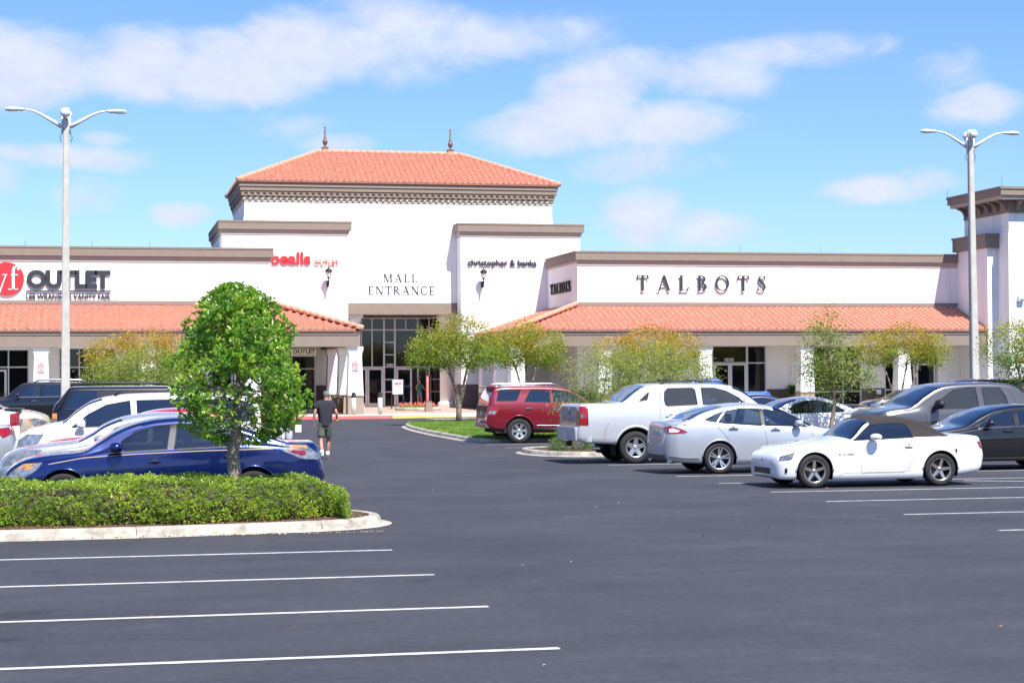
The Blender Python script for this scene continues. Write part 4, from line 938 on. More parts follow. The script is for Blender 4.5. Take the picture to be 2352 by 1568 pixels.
# --- blue saloon, pointing left, behind the hedge
BLU = paint('blue_paint', (.004, .015, .11), .5, .25)
top = [(0, .52), (.03, .57), (.1, .68), (.21, .78), (.42, .87), (.75, .925), (1.1, .95), (1.2, .965), (1.41, 1.09), (1.65, 1.24), (1.97, 1.37), (2.3, 1.435), (2.64, 1.455), (2.98, 1.435), (3.32, 1.37), (3.66, 1.27), (3.9, 1.19), (4.22, 1.075), (4.3, 1.065), (4.62, 1.06), (4.70, .99), (4.76, .8), (4.80, .62)]
belt = [(0, .5), (.1, .62), (.4, .74), (.9, .84), (1.4, .90), (2.5, .955), (3.5, 1.0), (4.0, .99), (4.4, .97), (4.65, .92), (4.8, .6)]
c = saloon('saloon_car', 'dark blue four door saloon with gold pinstripe parked just behind the clipped hedge', -1.5, 29.25, True, BLU, top, belt,
    [([(1.56, .935), (1.80, 1.13), (2.02, 1.24), (2.28, 1.315), (2.48, 1.335), (2.42, .97)], GLT), ([(2.53, .975), (2.58, 1.335), (2.9, 1.33), (3.2, 1.30), (3.46, 1.245), (3.62, 1.14), (3.46, 1.01)], GLT)],
    ('std', 7, .045, .68), pillars=[[(2.43, .975), (2.49, 1.338), (2.57, 1.34), (2.52, .98)]], wf=.92, wr=3.70, ws=(1.22, 2.05), rw=(3.62, 4.24), chrome=True,
    head=[(.10, .58), (.20, .70), (.34, .785), (.62, .80), (.55, .70), (.38, .585)], tail=[(4.12, .93), (4.20, 1.02), (4.50, 1.01), (4.72, .84), (4.68, .78), (4.42, .80)], tailm=HLG)
c.side([(.24, .70), (.36, .78), (.58, .79), (.42, .70)], 'turn_signal', TLO, .004, ny=.02)
c.side([(4.22, .95), (4.27, 1.005), (4.49, .995), (4.53, .95)], 'amber_lens', TLO, .004, ny=.02); c.side([(4.22, .915), (4.30, .925), (4.48, .92), (4.5, .86), (4.42, .85)], 'taillight', TLR, .004, ny=.02)
c.seams([[(1.45, .89), (1.36, .7), (1.34, .5), (1.34, .25)], [(2.47, .96), (2.45, .6), (2.45, .25)], [(3.62, 1.03), (3.52, .75), (3.34, .62), (3.3, .3)], [(3.97, .86), (4.15, .86), (4.15, .70), (3.97, .70), (3.97, .86)]])
c.line([(.7, .77), (1.2, .86), (2.0, .905), (3.0, .94), (4.0, .955)], .012, mat('pinstripe', (.62, .50, .33), .4), 'pinstripe', -1, None, .001)
c.handle(2.24, .79); c.handle(3.36, .86); c.mirror(1.68, .98, (.2, .2, .16)); c.interior([(2.1, False), (3.0, True)], .48, 1.0, None, 1.4)
c.rear_plate(.8); c.finish()
# silver-grey saloon next to it
SL2 = paint('light_silver_paint', (.42, .44, .47), .5, .3)
top2 = [(0, .55), (.03, .66), (.12, .78), (.35, .885), (.8, .955), (1.25, 1.0), (1.5, 1.12), (1.75, 1.28), (2.05, 1.39), (2.35, 1.44), (2.7, 1.46), (3.1, 1.44), (3.5, 1.35), (3.9, 1.2), (4.2, 1.12), (4.6, 1.10), (4.72, 1.0), (4.8, .68)]
c = saloon('saloon_car', 'light silver saloon between the dark blue saloon and the white minivan', -1.72, 32.6, True, SL2, top2, belt,
    [([(1.62, .95), (1.90, 1.2), (2.15, 1.29), (2.45, 1.335), (2.42, .985)], GLS), ([(2.52, .985), (2.55, 1.335), (2.95, 1.335), (3.3, 1.28), (3.55, 1.12), (3.5, 1.02)], GLS)],
    ws=(1.32, 2.02), rw=(3.55, 4.15), head=[(.08, .60), (.2, .76), (.42, .855), (.72, .86), (.5, .68)], tail=[(4.3, .9), (4.35, 1.02), (4.68, 1.0), (4.72, .85)])
c.side([(.40, .74), (.46, .85), (.68, .86), (.52, .75)], 'turn_signal', TLO, .004, ny=.02)
c.seams([[(1.45, .9), (1.36, .6)], [(2.47, .97), (2.45, .5)]]); c.mirror(1.66, 1.0, (.2, .2, .15)); c.handle(2.2, .88); c.interior([(2.1, False), (3.0, True)], .48, 1.0, INTT, 1.4); c.finish()
# red saloon behind it
RED = paint('bright_red_paint', (.50, .012, .025), .1, .3)
c = saloon('saloon_car', 'bright red saloon mostly hidden between the silver saloon and the white minivan', -1.3, 35.6, True, RED, [(a, b+.03) for a, b in top2], belt,
    [([(1.62, .97), (1.90, 1.22), (2.15, 1.31), (2.45, 1.36), (2.42, 1.0)], GLT), ([(2.52, 1.0), (2.55, 1.36), (2.95, 1.36), (3.3, 1.3), (3.55, 1.13), (3.5, 1.04)], GLT)],
    ws=(1.32, 2.02), rw=(3.55, 4.15), head=[(.08, .60), (.2, .76), (.42, .855), (.72, .86), (.5, .68)], tail=[(4.3, .9), (4.35, 1.02), (4.68, 1.0), (4.72, .85)])
c.mirror(1.66, 1.0); c.interior([(2.1, False), (3.0, True)], .48, 1.0, None, 1.4); c.squash(3.3, .45, False); c.finish()
# --- white minivan
def tall(name, label, x, y, left, pm, L, W, H, top, belt, wins, wf, wr, rad, bot=None, wheel=('std', 5, .06), tum=.22, rc=.12, ws=None, rw=None, rz=0., cat='suv', plan=None, flare=0., g=None, glass=GLT, group=None, ra=.06, chrome=False, cab=None):
    sp = dict(L=L, W=W, rad=rad, wf=wf, wr=wr, ra=rad+ra, tum=tum, rc=rc, tub=.95, cab=cab or (1.3, L-.3), top=top, belt=belt,
        bot=bot or [(0, .5), (.04, .38), (.2, .32), (L-.3, .36), (L-.05, .45), (L, .55)], plan=plan or [(0, .72), (.05, .82), (.18, .92), (.4, .975), (.9, 1), (L-.9, 1), (L-.3, .985), (L-.1, .95), (L, .9)])
    if g: sp['g'] = g
    c = Car(name, label, cat, sp, x, y, left, pm, group, rz); c.arches(True, flare); c.wheels(*wheel)
    for w, gm in wins: c.side(w, 'side_window', gm, -.004, rim=.02, rimm=CHR if chrome else TRIM)
    if ws: c.topglass(ws[0], ws[1], 'windscreen', GLS)
    if rw: c.topglass(rw[0], rw[1], 'rear_window', GLT)
    return c
WHT = paint('cream_white_paint', (.79, .79, .78), 0, .3)
top = [(0, .62), (.03, .70), (.08, .86), (.2, 1.0), (.45, 1.10), (.80, 1.18), (.95, 1.21), (1.22, 1.42), (1.52, 1.61), (1.85, 1.695), (2.3, 1.74), (3.1, 1.755), (4.2, 1.72), (4.6, 1.67), (4.78, 1.55), (4.95, 1.15), (5.02, .95), (5.05, .65)]
belt = [(0, .6), (.1, .8), (.4, .93), (.9, 1.02), (1.5, 1.06), (3, 1.10), (4.6, 1.12), (5.05, .7)]
c = tall('minivan', 'white minivan with black roof rack parked nose left behind the silver saloon', -1.75, 38.3, True, WHT, 5.05, 1.98, 1.75, top, belt,
    [([(1.14, 1.09), (1.45, 1.34), (1.8, 1.52), (2.25, 1.60), (2.28, 1.12)], GLS), ([(2.40, 1.125), (2.38, 1.605), (3.38, 1.62), (3.40, 1.15)], GLD), ([(3.55, 1.16), (3.53, 1.62), (4.3, 1.60), (4.62, 1.52), (4.72, 1.19)], GLD)], .95, 4.0, .335, cat='minivan', ws=(.97, 1.72), rw=(4.7, 4.97), tum=.30)
c.side([(.10, .70), (.14, .86), (.30, .96), (.62, .97), (.50, .80), (.30, .68)], 'headlight', HLG, .002, ny=.02, rim=.01); c.side([(.44, .80), (.46, .96), (.60, .965), (.52, .80)], 'turn_signal', TLO, .004, ny=.02); c.side([(4.80, 1.05), (4.80, 1.5), (4.92, 1.2), (4.98, 1.0)], 'taillight', TLR, .002, ny=.02)
c.seams([[(1.2, 1.0), (1.22, .4)], [(2.34, 1.1), (2.34, .4)], [(3.47, 1.14), (3.46, .5)]]); c.mirror(1.32, 1.12, (.16, .22, .22)); c.handle(2.15, 1.0); c.handle(2.6, 1.0); c.interior([(1.75, False), (2.7, True), (3.6, True)], .6, 1.25, None, 1.2)
for sd in (-1, 1):
    q = MB(); q.tube([(1.95, sd*.66, 1.70), (2.1, sd*.66, 1.765), (3.0, sd*.66, 1.79), (4.2, sd*.66, 1.76), (4.4, sd*.66, 1.70)], .022, 6); q.build('roof_rail', TRIM, c.root)
c.finish()
# --- red suv, tail left
RD2 = paint('wine_red_paint', (.20, .006, .018), .25, .25)
def M_(pts, L): return [(round(L-a, 3), b) for a, b in reversed(pts)]
L = 4.82
topT = [(0, .62), (.015, .72), (.05, 1.08), (.1, 1.30), (.25, 1.66), (.30, 1.725), (.45, 1.755), (.8, 1.775), (1.6, 1.775), (2.4, 1.735), (2.75, 1.665), (3.0, 1.56), (3.45, 1.22), (3.6, 1.19), (4.0, 1.15), (4.45, 1.08), (4.65, .98), (4.78, .80), (4.82, .62)]
c = tall('suv', 'wine red sport utility vehicle with silver roof rails parked tail left beside the lawn island', 11.42+L, 57.0, False, RD2, L, 1.92, 1.78, M_(topT, L), M_([(0, .6), (.05, 1.0), (.12, 1.2), (.5, 1.22), (2, 1.20), (3, 1.17), (3.6, 1.12), (4.3, 1.0), (4.7, .8), (4.82, .6)], L),
    [(M_([(.33, 1.30), (.40, 1.58), (.48, 1.645), (1.13, 1.655), (.98, 1.34), (.88, 1.30)], L), GLD), (M_([(1.20, 1.27), (1.42, 1.64), (2.0, 1.645), (2.02, 1.25)], L), GLD), (M_([(2.12, 1.25), (2.10, 1.64), (2.42, 1.61), (2.70, 1.54), (3.08, 1.27)], L), GLT)],
    L-3.82, L-1.03, .385, ws=(L-3.42, L-2.72), tum=.30, flare=.02, ra=.075, wheel=('split', 6, .06, .62), bot=[(0, .45), (.05, .36), (.3, .32), (L-.9, .36), (L-.3, .42), (L-.04, .50), (L, .60)])
c.side(M_([(.045, .86), (.05, 1.06), (.07, 1.14), (.36, 1.15), (.40, 1.02), (.26, .86)], L), 'taillight', TLR, .003, ny=.02, rim=.01); c.side(M_([(.06, .90), (.06, .99), (.33, 1.0), (.25, .89)], L), 'reversing_lens', HLG, .005, ny=.02); c.side([(.04, .75), (.05, .95), (.3, 1.05), (.5, 1.0), (.35, .8)], 'headlight', HLG, .003, ny=.02)
c.topglass(L-.27, L-.09, 'rear_window', GLD, 1.25)
c.seams([M_([(1.16, 1.24), (1.12, .8), (1.14, .6), (1.4, .45)], L), M_([(2.06, 1.22), (2.04, .5)], L), M_([(3.15, 1.2), (3.2, .5)], L)]); c.handle(L-1.33, 1.06, CHR); c.handle(L-2.2, 1.03, CHR); c.mirror(L-3.0, 1.28, (.16, .22, .2))
for sd in (-1, 1):
    q = MB(); q.tube([(L-.42, sd*.68, 1.76), (L-.5, sd*.68, 1.80), (L-.7, sd*.68, 1.825), (L-2.1, sd*.68, 1.82), (L-2.3, sd*.68, 1.77)], [.02, .035, .035, .03, .02], 8); q.build('roof_rail', RIM, c.root)
    q = MB(); q.tube([(L-1.55, sd*.93, .42), (L-3.2, sd*.93, .42)], .045, 8); q.build('side_step', TRIM, c.root)
    c.line(M_([(1.55, .545), (3.2, .53)], L), .03, CHR, 'sill_trim', sd)
q = MB(); q.box(L-.36, L-.06, -.62, .62, 1.70, 1.755); q.build('roof_spoiler', RD2, c.root, .02)
c.endbox(-.72, .72, .66, 1.16, 'tailgate', mat('tailgate_shaded_wine', (.14, .008, .015), .45, .2, coat=.2), False, .02, .012, .010); c.rear_plate(.92); c.endbox(-.85, .85, .48, .62, 'rear_bumper', mat('dark_chrome', (.35, .35, .36), .25, .8), False, .1, .03, .03); c.interior([(1.9, False), (2.8, True)], .65, 1.25, INT, 1.3); c.finish()  # tailgate in darker wine: the shade on the tail is put into its colour
# --- white pickup with sail panels, tail left
AV = paint('pearl_white_paint', (.60, .62, .65), .3, .28)
L = 5.55
tp = [(0, .80), (.012, 1.0), (.03, 1.30), (.08, 1.385), (.3, 1.40), (1.0, 1.42), (1.15, 1.46), (1.42, 1.65), (1.66, 1.80), (1.80, 1.84), (2.2, 1.865), (3.2, 1.86), (3.75, 1.83), (4.0, 1.76), (4.25, 1.61), (4.62, 1.34), (4.75, 1.29), (5.1, 1.22), (5.4, 1.1), (5.52, .9), (5.55, .75)]
bl_ = [(0, .78), (.03, 1.26), (.1, 1.33), (1.0, 1.36), (1.5, 1.34), (2, 1.32), (4, 1.27), (4.8, 1.2), (5.3, 1.05), (5.55, .72)]
c = tall('pickup_truck', 'large pearl white crew cab pickup with slanted sail panels parked tail left', 10.60+L, 42.8, False, AV, L, 2.0, 1.87, M_(tp, L), M_(bl_, L),
    [(M_([(2.18, 1.36), (2.16, 1.48), (2.18, 1.66), (2.26, 1.735), (2.85, 1.745), (2.92, 1.70), (2.96, 1.36), (2.24, 1.33)], L), GLD), (M_([(3.10, 1.36), (3.08, 1.745), (3.4, 1.74), (3.7, 1.66), (4.0, 1.50), (4.12, 1.35)], L), GLS), (M_([(1.55, 1.45), (1.80, 1.66), (1.74, 1.48)], L), GLD)],
    L-4.72, L-1.45, .38, ws=(L-4.58, L-3.85), wheel=('fat', 5, .075, .62), ra=.10, tum=.20, rc=.10, flare=.03, cab=(1.4, 3.6),
    bot=[(0, .5), (.05, .4), (.3, .36), (L-2, .40), (L-.9, .46), (L-.1, .50), (L, .55)], plan=[(0, .72), (.05, .82), (.18, .92), (.4, .975), (.9, 1), (L-.9, 1), (L-.3, .99), (L-.06, .97), (L, .94)])
c.topglass(L-1.72, L-1.12, 'cargo_glass', GLD, 1.35)
c.side(M_([(-.02, .90), (-.02, 1.24), (.02, 1.33), (.24, 1.345), (.25, .90)], L), 'taillight', TLR, .004, ny=.0, rim=.012)
c.side(M_([(.0, 1.09), (.0, 1.16), (.10, 1.16), (.10, 1.09)], L), 'reversing_lens', HLG, .007, ny=.0)
c.seams([M_([(2.08, 1.62), (2.04, 1.2), (2.06, .8), (2.0, .5)], L), M_([(3.03, 1.34), (3.0, .5)], L), M_([(4.2, 1.28), (4.1, .5)], L), M_([(.28, 1.33), (1.0, 1.34)], L), M_([(.80, .95), (.72, .8), (.68, .5)], L)])
c.handle(L-2.30, 1.10, None, .26); c.handle(L-3.2, 1.08, None, .26); c.mirror(L-4.08, 1.36, (.16, .26, .22))
GRY = mat('tailgate_shade_grey', (.30, .31, .33), .35, .3, coat=1.)
c.endbox(-.74, .74, .84, 1.33, 'tailgate', mat('tailgate_shaded_white', (.27, .28, .30), .5, .2, coat=.15), False, .02, .012, .010); q = MB(); px = c.ptx(0, 1.2, 1, 0).x  # white tailgate coloured grey: the shade on the tail is painted in
q.box(px+.005, px+.05, -.09, .09, 1.14, 1.29); q.build('tailgate_latch', mat('latch_grey', (.22, .22, .24), .4), c.root, .015)
q = MB(); q.box(px+.012, px+.035, -.11, .11, 1.00, 1.03).box(px+.012, px+.036, -.04, .04, .965, 1.065); q.build('emblem', mat('gold_badge', (.55, .38, .1), .3, .8), c.root, .008)
q = MB(); q.add([(L-.35, -.97, .86), (L+.10, -.88, .86), (L+.10, .88, .86), (L-.35, .97, .86), (L-.35, -.97, .50), (L+.06, -.86, .54), (L+.06, .86, .54), (L-.35, .97, .50)], [(0, 1, 2, 3), (7, 6, 5, 4), (0, 4, 5, 1), (1, 5, 6, 2), (2, 6, 7, 3), (3, 7, 4, 0)]); q.build('rear_bumper', AV, c.root, .025)
q = MB(); q.box(L+.07, L+.105, -.22, .22, .60, .76); q.build('number_plate', PLT, c.root, .008)
q = MB(); q.box(L-.06, L+.08, -.1, .1, .40, .52); q.build('tow_hitch', TRIM, c.root, .01)
q = MB(); q.lathe([(.001, 0), (.045, 0), (.045, .3), (.035, .3), (.035, .25), (.001, .25)], (L-.75, .62, .36), 12, 'x'); q.build('exhaust', CHR, c.root)
for sd in (-1, 1):
    q = MB(); q.tube([(L-2.1, sd*.74, 1.83), (L-2.3, sd*.74, 1.90), (L-2.8, sd*.74, 1.915), (L-3.5, sd*.74, 1.90), (L-3.75, sd*.74, 1.82)], .018, 6); q.build('roof_rail', TRIM, c.root)
for x in (L-2.5, L-3.1):
    q = MB(); q.tube([(x, -.74, 1.90), (x, -.3, 1.93), (x, .3, 1.93), (x, .74, 1.90)], .016, 6); q.build('cross_bar', TRIM, c.root)
c.endbox(-.1, .1, .5, .51, 'badge', CHR, False, .01, .0, .0)
c.interior([(2.0, False), (2.95, True)], .8, 1.38, INTT, 1.35); c.squash(L-.75, .88, False); c.finish()
# --- grey pickup, nose left
GR = paint('grey_metal_paint', (.12, .12, .132), .6, .3)
tp = [(0, .8), (.015, 1.0), (.06, 1.12), (.3, 1.18), (.8, 1.235), (1.25, 1.27), (1.35, 1.29), (1.7, 1.52), (2.02, 1.70), (2.25, 1.79), (2.7, 1.835), (3.4, 1.85), (3.9, 1.82), (4.15, 1.74), (4.3, 1.58), (4.48, 1.32), (4.52, 1.26), (4.6, 1.25), (5.7, 1.25), (5.76, 1.2), (5.8, .8)]
c = tall('pickup_truck', 'dark grey metallic crew cab pickup parked nose left beyond the roadster', 17.2, 42.0, True, GR, 5.8, 2.03, 1.85, tp, [(0, .78), (.1, 1.02), (.5, 1.10), (1.3, 1.16), (2, 1.19), (3, 1.22), (4.3, 1.23), (5.6, 1.2), (5.8, .78)],
    [([(2.00, 1.22), (2.15, 1.46), (2.45, 1.66), (2.8, 1.71), (3.04, 1.715), (3.08, 1.23)], GLT), ([(3.24, 1.26), (3.2, 1.71), (3.66, 1.705), (3.8, 1.5), (3.84, 1.28)], GLD)], 1.05, 4.6, .4, ws=(1.4, 2.12), ra=.09, tum=.22, wheel=('std', 5, .07, .6), cab=(1.5, 4.1),
    bot=[(0, .55), (.05, .42), (.3, .36), (5, .45), (5.8, .6)])
c.side([(.03, .85), (.05, 1.05), (.35, 1.1), (.45, .9)], 'headlight', HLG, .003, ny=.02)
c.seams([[(1.72, 1.16), (1.70, .5)], [(3.14, 1.24), (3.14, .5)], [(3.95, 1.6), (4.1, 1.2), (4.0, .5)], [(4.48, 1.3), (4.5, .5)]]); c.handle(2.98, 1.08, TRIM, .28); c.handle(3.95, 1.1, TRIM, .28); c.mirror(1.98, 1.30, (.2, .34, .24), TRIM)
c.endbox(-.75, .75, .7, .98, 'grille', CHR, True, .03, .02, .01); c.interior([(2.45, False), (3.2, True)], .85, 1.42, None, 1.65); c.squash(1.15, .55); c.finish()
# --- black saloon right edge, nose left
BLK = paint('black_paint', (.006, .006, .008), .1, .2)
top = [(0, .55), (.03, .64), (.1, .72), (.35, .80), (.8, .87), (1.2, .92), (1.35, .95), (1.7, 1.13), (2.05, 1.28), (2.4, 1.36), (2.8, 1.39), (3.2, 1.36), (3.6, 1.22), (3.95, 1.06), (4.2, 1.02), (4.45, 1.01), (4.52, .95), (4.58, .65)]
belt = [(0, .53), (.1, .64), (.5, .74), (1, .8), (1.6, .86), (2.6, .90), (3.6, .93), (4.3, .9), (4.58, .63)]
c = saloon('saloon_car', 'glossy black saloon with chrome window trim parked nose left at the right edge', 16.35, 37.3, True, BLK, top, belt,
    [([(1.62, .90), (1.95, 1.12), (2.3, 1.24), (2.52, 1.265), (2.5, .93)], GLT), ([(2.58, .93), (2.58, 1.265), (2.9, 1.27), (3.25, 1.22), (3.5, 1.0), (3.42, .95)], GLT)], ('double', 7, .025, .72), L=4.58, W=1.82, wf=.78, wr=3.58, ws=(1.42, 2.2), rw=(3.4, 3.95), chrome=True,
    head=[(.06, .56), (.12, .66), (.5, .74), (.42, .6)], tail=[(4.2, .8), (4.25, .92), (4.48, .92), (4.53, .75)])
c.side([(1.18, .62), (1.32, .63), (1.30, .60), (1.19, .595)], 'side_repeater', HLG, .004, ny=.02); c.seams([[(1.4, .87), (1.36, .5), (1.36, .25)], [(2.54, .9), (2.5, .3)]]); c.mirror(1.86, .97, (.18, .2, .15)); c.handle(2.3, .82); c.interior([(2.1, False), (3., True)], .42, .98, None, 1.5); c.finish()
# --- white coupe-like saloon with black roof, tail right
top3 = [(0, .55), (.03, .66), (.12, .78), (.35, .88), (.8, .95), (1.2, 1.0), (1.5, 1.15), (1.85, 1.33), (2.15, 1.41), (2.6, 1.445), (3.0, 1.40), (3.5, 1.22), (3.9, 1.06), (4.2, 1.02), (4.5, 1.04), (4.62, .98), (4.68, .7)]
belt3 = [(0, .53), (.12, .7), (.5, .8), (1, .88), (1.6, .92), (2.8, .98), (3.8, .98), (4.4, .95), (4.68, .66)]
WH3 = paint('white_paint', (.78, .79, .80))
c = saloon('sports_coupe', 'white coupe with tail wing and dark glass parked behind the silver saloon', 16.55, 49.4, True, WH3, top3, belt3,
    [([(1.66, .98), (2.0, 1.24), (2.3, 1.32), (2.62, 1.34), (3.0, 1.28), (3.45, 1.07), (3.4, 1.02)], GLD)], ws=(1.24, 2.1), rw=(3.0, 3.85), L=4.68, wr=3.6, head=[(.08, .60), (.2, .74), (.42, .83), (.6, .8)], tail=[(4.30, .84), (4.36, .95), (4.58, .95), (4.64, .80)])
q = MB(); q.add([(4.35, -.72, 1.10), (4.66, -.72, 1.12), (4.66, .72, 1.12), (4.35, .72, 1.10), (4.36, -.72, 1.075), (4.66, -.72, 1.09), (4.66, .72, 1.09), (4.36, .72, 1.075)], [(3, 2, 1, 0), (4, 5, 6, 7), (0, 1, 5, 4), (1, 2, 6, 5), (2, 3, 7, 6), (3, 0, 4, 7)]).box(4.48, 4.56, -.6, -.55, 1.0, 1.09).box(4.48, 4.56, .55, .6, 1.0, 1.09); q.build('tail_wing', WH3, c.root)
c.topglass(2.15, 2.7, 'sunroof', GLD, 1.3); c.mirror(1.75, 1.0); c.interior([(2.1, False)], .45, 1., None, 1.4); c.finish()
# dark blue saloon behind
c = saloon('saloon_car', 'very dark blue saloon of which only the roof shows behind the white coupe', 16.9, 54.6, True, paint('navy_paint', (.012, .022, .06), .3), [(a, b+.03) for a, b in top3], belt3,
    [([(1.66, .98), (2.0, 1.24), (2.3, 1.34), (2.62, 1.36), (3.0, 1.3), (3.45, 1.09), (3.4, 1.02)], GLD)], ws=(1.24, 2.1), rw=(3.0, 3.85), L=4.68, wr=3.6, head=[(.08, .60), (.2, .74), (.42, .83), (.6, .8)], tail=[(4.30, .84), (4.36, .95), (4.58, .95), (4.64, .80)]); c.interior([(2.1, False)], .45, 1., None, 1.4); c.finish()
# blue pickup
BP = paint('cobalt_paint', (.015, .10, .50), .1)
tp = [(0, .75), (.02, .95), (.1, 1.05), (.8, 1.12), (1.3, 1.2), (1.75, 1.58), (2.05, 1.84), (2.3, 1.94), (3.2, 1.96), (3.35, 1.86), (3.46, 1.6), (3.5, 1.42), (3.55, 1.40), (5.3, 1.42), (5.35, 1.35), (5.38, .7)]
c = tall('pickup_truck', 'bright blue extended cab pickup seen over the roof of the white pickup', 20.45, 71.0, True, BP, 5.38, 1.85, 1.96, tp, [(0, .73), (.1, .95), (1.3, 1.08), (3.3, 1.14), (5.2, 1.2), (5.38, .68)],
    [([(1.75, 1.16), (2.05, 1.5), (2.3, 1.66), (2.62, 1.67), (2.62, 1.16)], GLT), ([(2.7, 1.16), (2.7, 1.67), (3.15, 1.67), (3.25, 1.2)], GLD)], .95, 4.2, .36, ws=(1.35, 2.1), cab=(1.4, 3.3)); c.finish()
# boxy black off-roader at the right
c = tall('offroad_vehicle', 'boxy dark off road vehicle with flat roof behind the grey pickup', 29.0, 63.5, True, BLK, 4.4, 1.85, 1.9, [(0, .8), (.02, 1.05), (.1, 1.12), (1.2, 1.16), (1.3, 1.2), (1.6, 1.7), (1.75, 1.84), (2.2, 1.88), (4.2, 1.88), (4.3, 1.8), (4.38, 1.2), (4.4, .7)], [(0, .78), (.1, 1.02), (1.3, 1.1), (4.3, 1.15), (4.4, .68)],
    [([(1.75, 1.25), (1.85, 1.7), (2.5, 1.72), (2.5, 1.25)], GLT), ([(2.65, 1.25), (2.65, 1.72), (3.3, 1.72), (3.3, 1.25)], GLD), ([(3.45, 1.25), (3.45, 1.72), (4.1, 1.72), (4.15, 1.25)], GLD)], .9, 3.4, .38, ws=(1.35, 1.68), tum=.08, cat='suv'); c.finish()
c = saloon('saloon_car', 'white saloon cut off by the right edge behind the grey pickup', 30.3, 58.5, True, WH3, top2, [(a, b) for a, b in [(0, .5), (.1, .62), (.4, .74), (.9, .84), (1.4, .90), (2.5, .955), (3.5, 1.0), (4.0, .99), (4.4, .97), (4.65, .92), (4.8, .6)]],
    [([(1.62, .95), (1.90, 1.2), (2.15, 1.29), (2.45, 1.335), (2.42, .985)], GLS), ([(2.52, .985), (2.55, 1.335), (2.95, 1.335), (3.3, 1.28), (3.55, 1.12), (3.5, 1.02)], GLS)], ws=(1.32, 2.02), rw=(3.55, 4.15)); c.interior([(2.1, False)], .45, 1., None, 1.4); c.finish()
c = saloon('saloon_car', 'charcoal saloon whose headlight shows left of the grey pickup windscreen', 34.0, 80.5, True, paint('charcoal_paint', (.04, .04, .042), .4), [(a, b) for a, b in top3], belt3,
    [([(1.66, .98), (2.0, 1.24), (2.3, 1.32), (2.62, 1.34), (3.0, 1.28), (3.45, 1.07), (3.4, 1.02)], GLD)], ws=(1.24, 2.1), L=4.68, wr=3.6, head=[(.06, .60), (.12, .74), (.42, .83), (.6, .8), (.4, .62)]); c.finish()
# --- left row: black suvs, gold suv, white pickup, silver saloon
L = 5.05
tp = [(0, .75), (.012, .95), (.03, 1.32), (.2, 1.58), (.36, 1.80), (.42, 1.86), (.6, 1.875), (2.9, 1.87), (3.1, 1.83), (3.4, 1.66), (3.75, 1.30), (3.9, 1.22), (4.5, 1.15), (4.9, 1.02), (5.02, .85), (5.05, .7)]
c = tall('suv', 'black suv with sloping vented rear pillar right behind the white minivan', -1.2+L, 45.9, False, BLK, L, 1.95, 1.88, M_(tp, L), M_([(0, .72), (.03, 1.2), (.3, 1.26), (3.5, 1.2), (4.5, 1.08), (5.05, .68)], L),
    [(M_([(.28, 1.33), (.50, 1.70), (.60, 1.76), (1.55, 1.77), (1.56, 1.34)], L), GLD), (M_([(1.75, 1.32), (1.73, 1.70), (1.80, 1.74), (2.35, 1.74), (2.38, 1.3)], L), GLD), (M_([(2.50, 1.3), (2.50, 1.72), (2.95, 1.72), (3.2, 1.6), (3.5, 1.3)], L), GLT)], L-4.1, L-1.15, .38, ws=(L-3.7, L-3.0), tum=.2, wheel=('std', 5, .07, .6))
c.side(M_([(.0, 1.12), (.0, 1.235), (.13, 1.235), (.13, 1.12)], L), 'amber_lens', TLO, .004, ny=-.1); c.side(M_([(.0, 1.03), (.0, 1.115), (.13, 1.115), (.13, 1.03)], L), 'reversing_lens', HLG, .004, ny=-.1); c.side(M_([(.0, .78), (.0, 1.025), (.13, 1.025), (.13, .78)], L), 'taillight', TLR, .004, ny=-.1)
q = MB()
for k in range(9): q.box(L-.20-.022*k, L-.14-.022*k, .90-.01*k, .93-.01*k, 1.34+.042*k, 1.36+.042*k)
q.build('pillar_vent', SEAM, c.root)
for sd in (-1, 1):
    q = MB(); q.tube([(L-.45, sd*.72, 1.86), (L-.5, sd*.72, 1.915), (L-1.5, sd*.72, 1.935), (L-2.4, sd*.72, 1.93), (L-2.75, sd*.72, 1.88)], [.03, .035, .03, .03, .02], 8); q.build('roof_rail', TRIM, c.root)
c.interior([(2.0, False)], .7, 1.35, None, 1.5); c.finish()
tp = [(0, .8), (.02, 1.05), (.1, 1.18), (.8, 1.27), (1.35, 1.31), (1.5, 1.38), (1.9, 1.72), (2.15, 1.88), (2.5, 1.94), (3.5, 1.96), (4.7, 1.93), (4.95, 1.88), (5.05, 1.6), (5.14, 1.1), (5.18, .8)]
c = tall('suv', 'black full size suv with bright roof rails parked nose left by the store kerb', -5.6, 85.0, True, BLK, 5.18, 2.0, 1.96, tp, [(0, .78), (.1, 1.0), (1.3, 1.2), (5, 1.28), (5.18, .78)],
    [([(1.88, 1.32), (2.2, 1.66), (2.35, 1.77), (2.9, 1.80), (2.86, 1.33)], GLT), ([(3.0, 1.34), (3.05, 1.80), (3.85, 1.80), (4.02, 1.36)], GLD), ([(4.2, 1.4), (4.1, 1.78), (4.7, 1.76), (4.9, 1.42)], GLD)], 1.0, 4.0, .39, ws=(1.52, 2.1), tum=.2, wheel=('std', 5, .07, .6), chrome=True)
c.line([(1.85, 1.28), (4.05, 1.31)], .05, CHR, 'beltline_trim', -1); c.handle(2.65, 1.13, CHR, .24); c.handle(3.95, 1.16, CHR, .24); c.mirror(1.95, 1.36, (.18, .25, .2))
for sd in (-1, 1):
    q = MB(); q.tube([(2.55, sd*.72, 1.90), (2.8, sd*.72, 2.02), (3.5, sd*.72, 2.05), (4.6, sd*.72, 2.03), (4.75, sd*.72, 1.96)], [.025, .045, .045, .045, .03], 8); q.build('roof_rail', RIM, c.root)
c.interior([(2.4, False), (3.3, True)], .8, 1.45, None, 1.8); c.finish()
GLDp = paint('champagne_paint', (.50, .43, .32), .3)
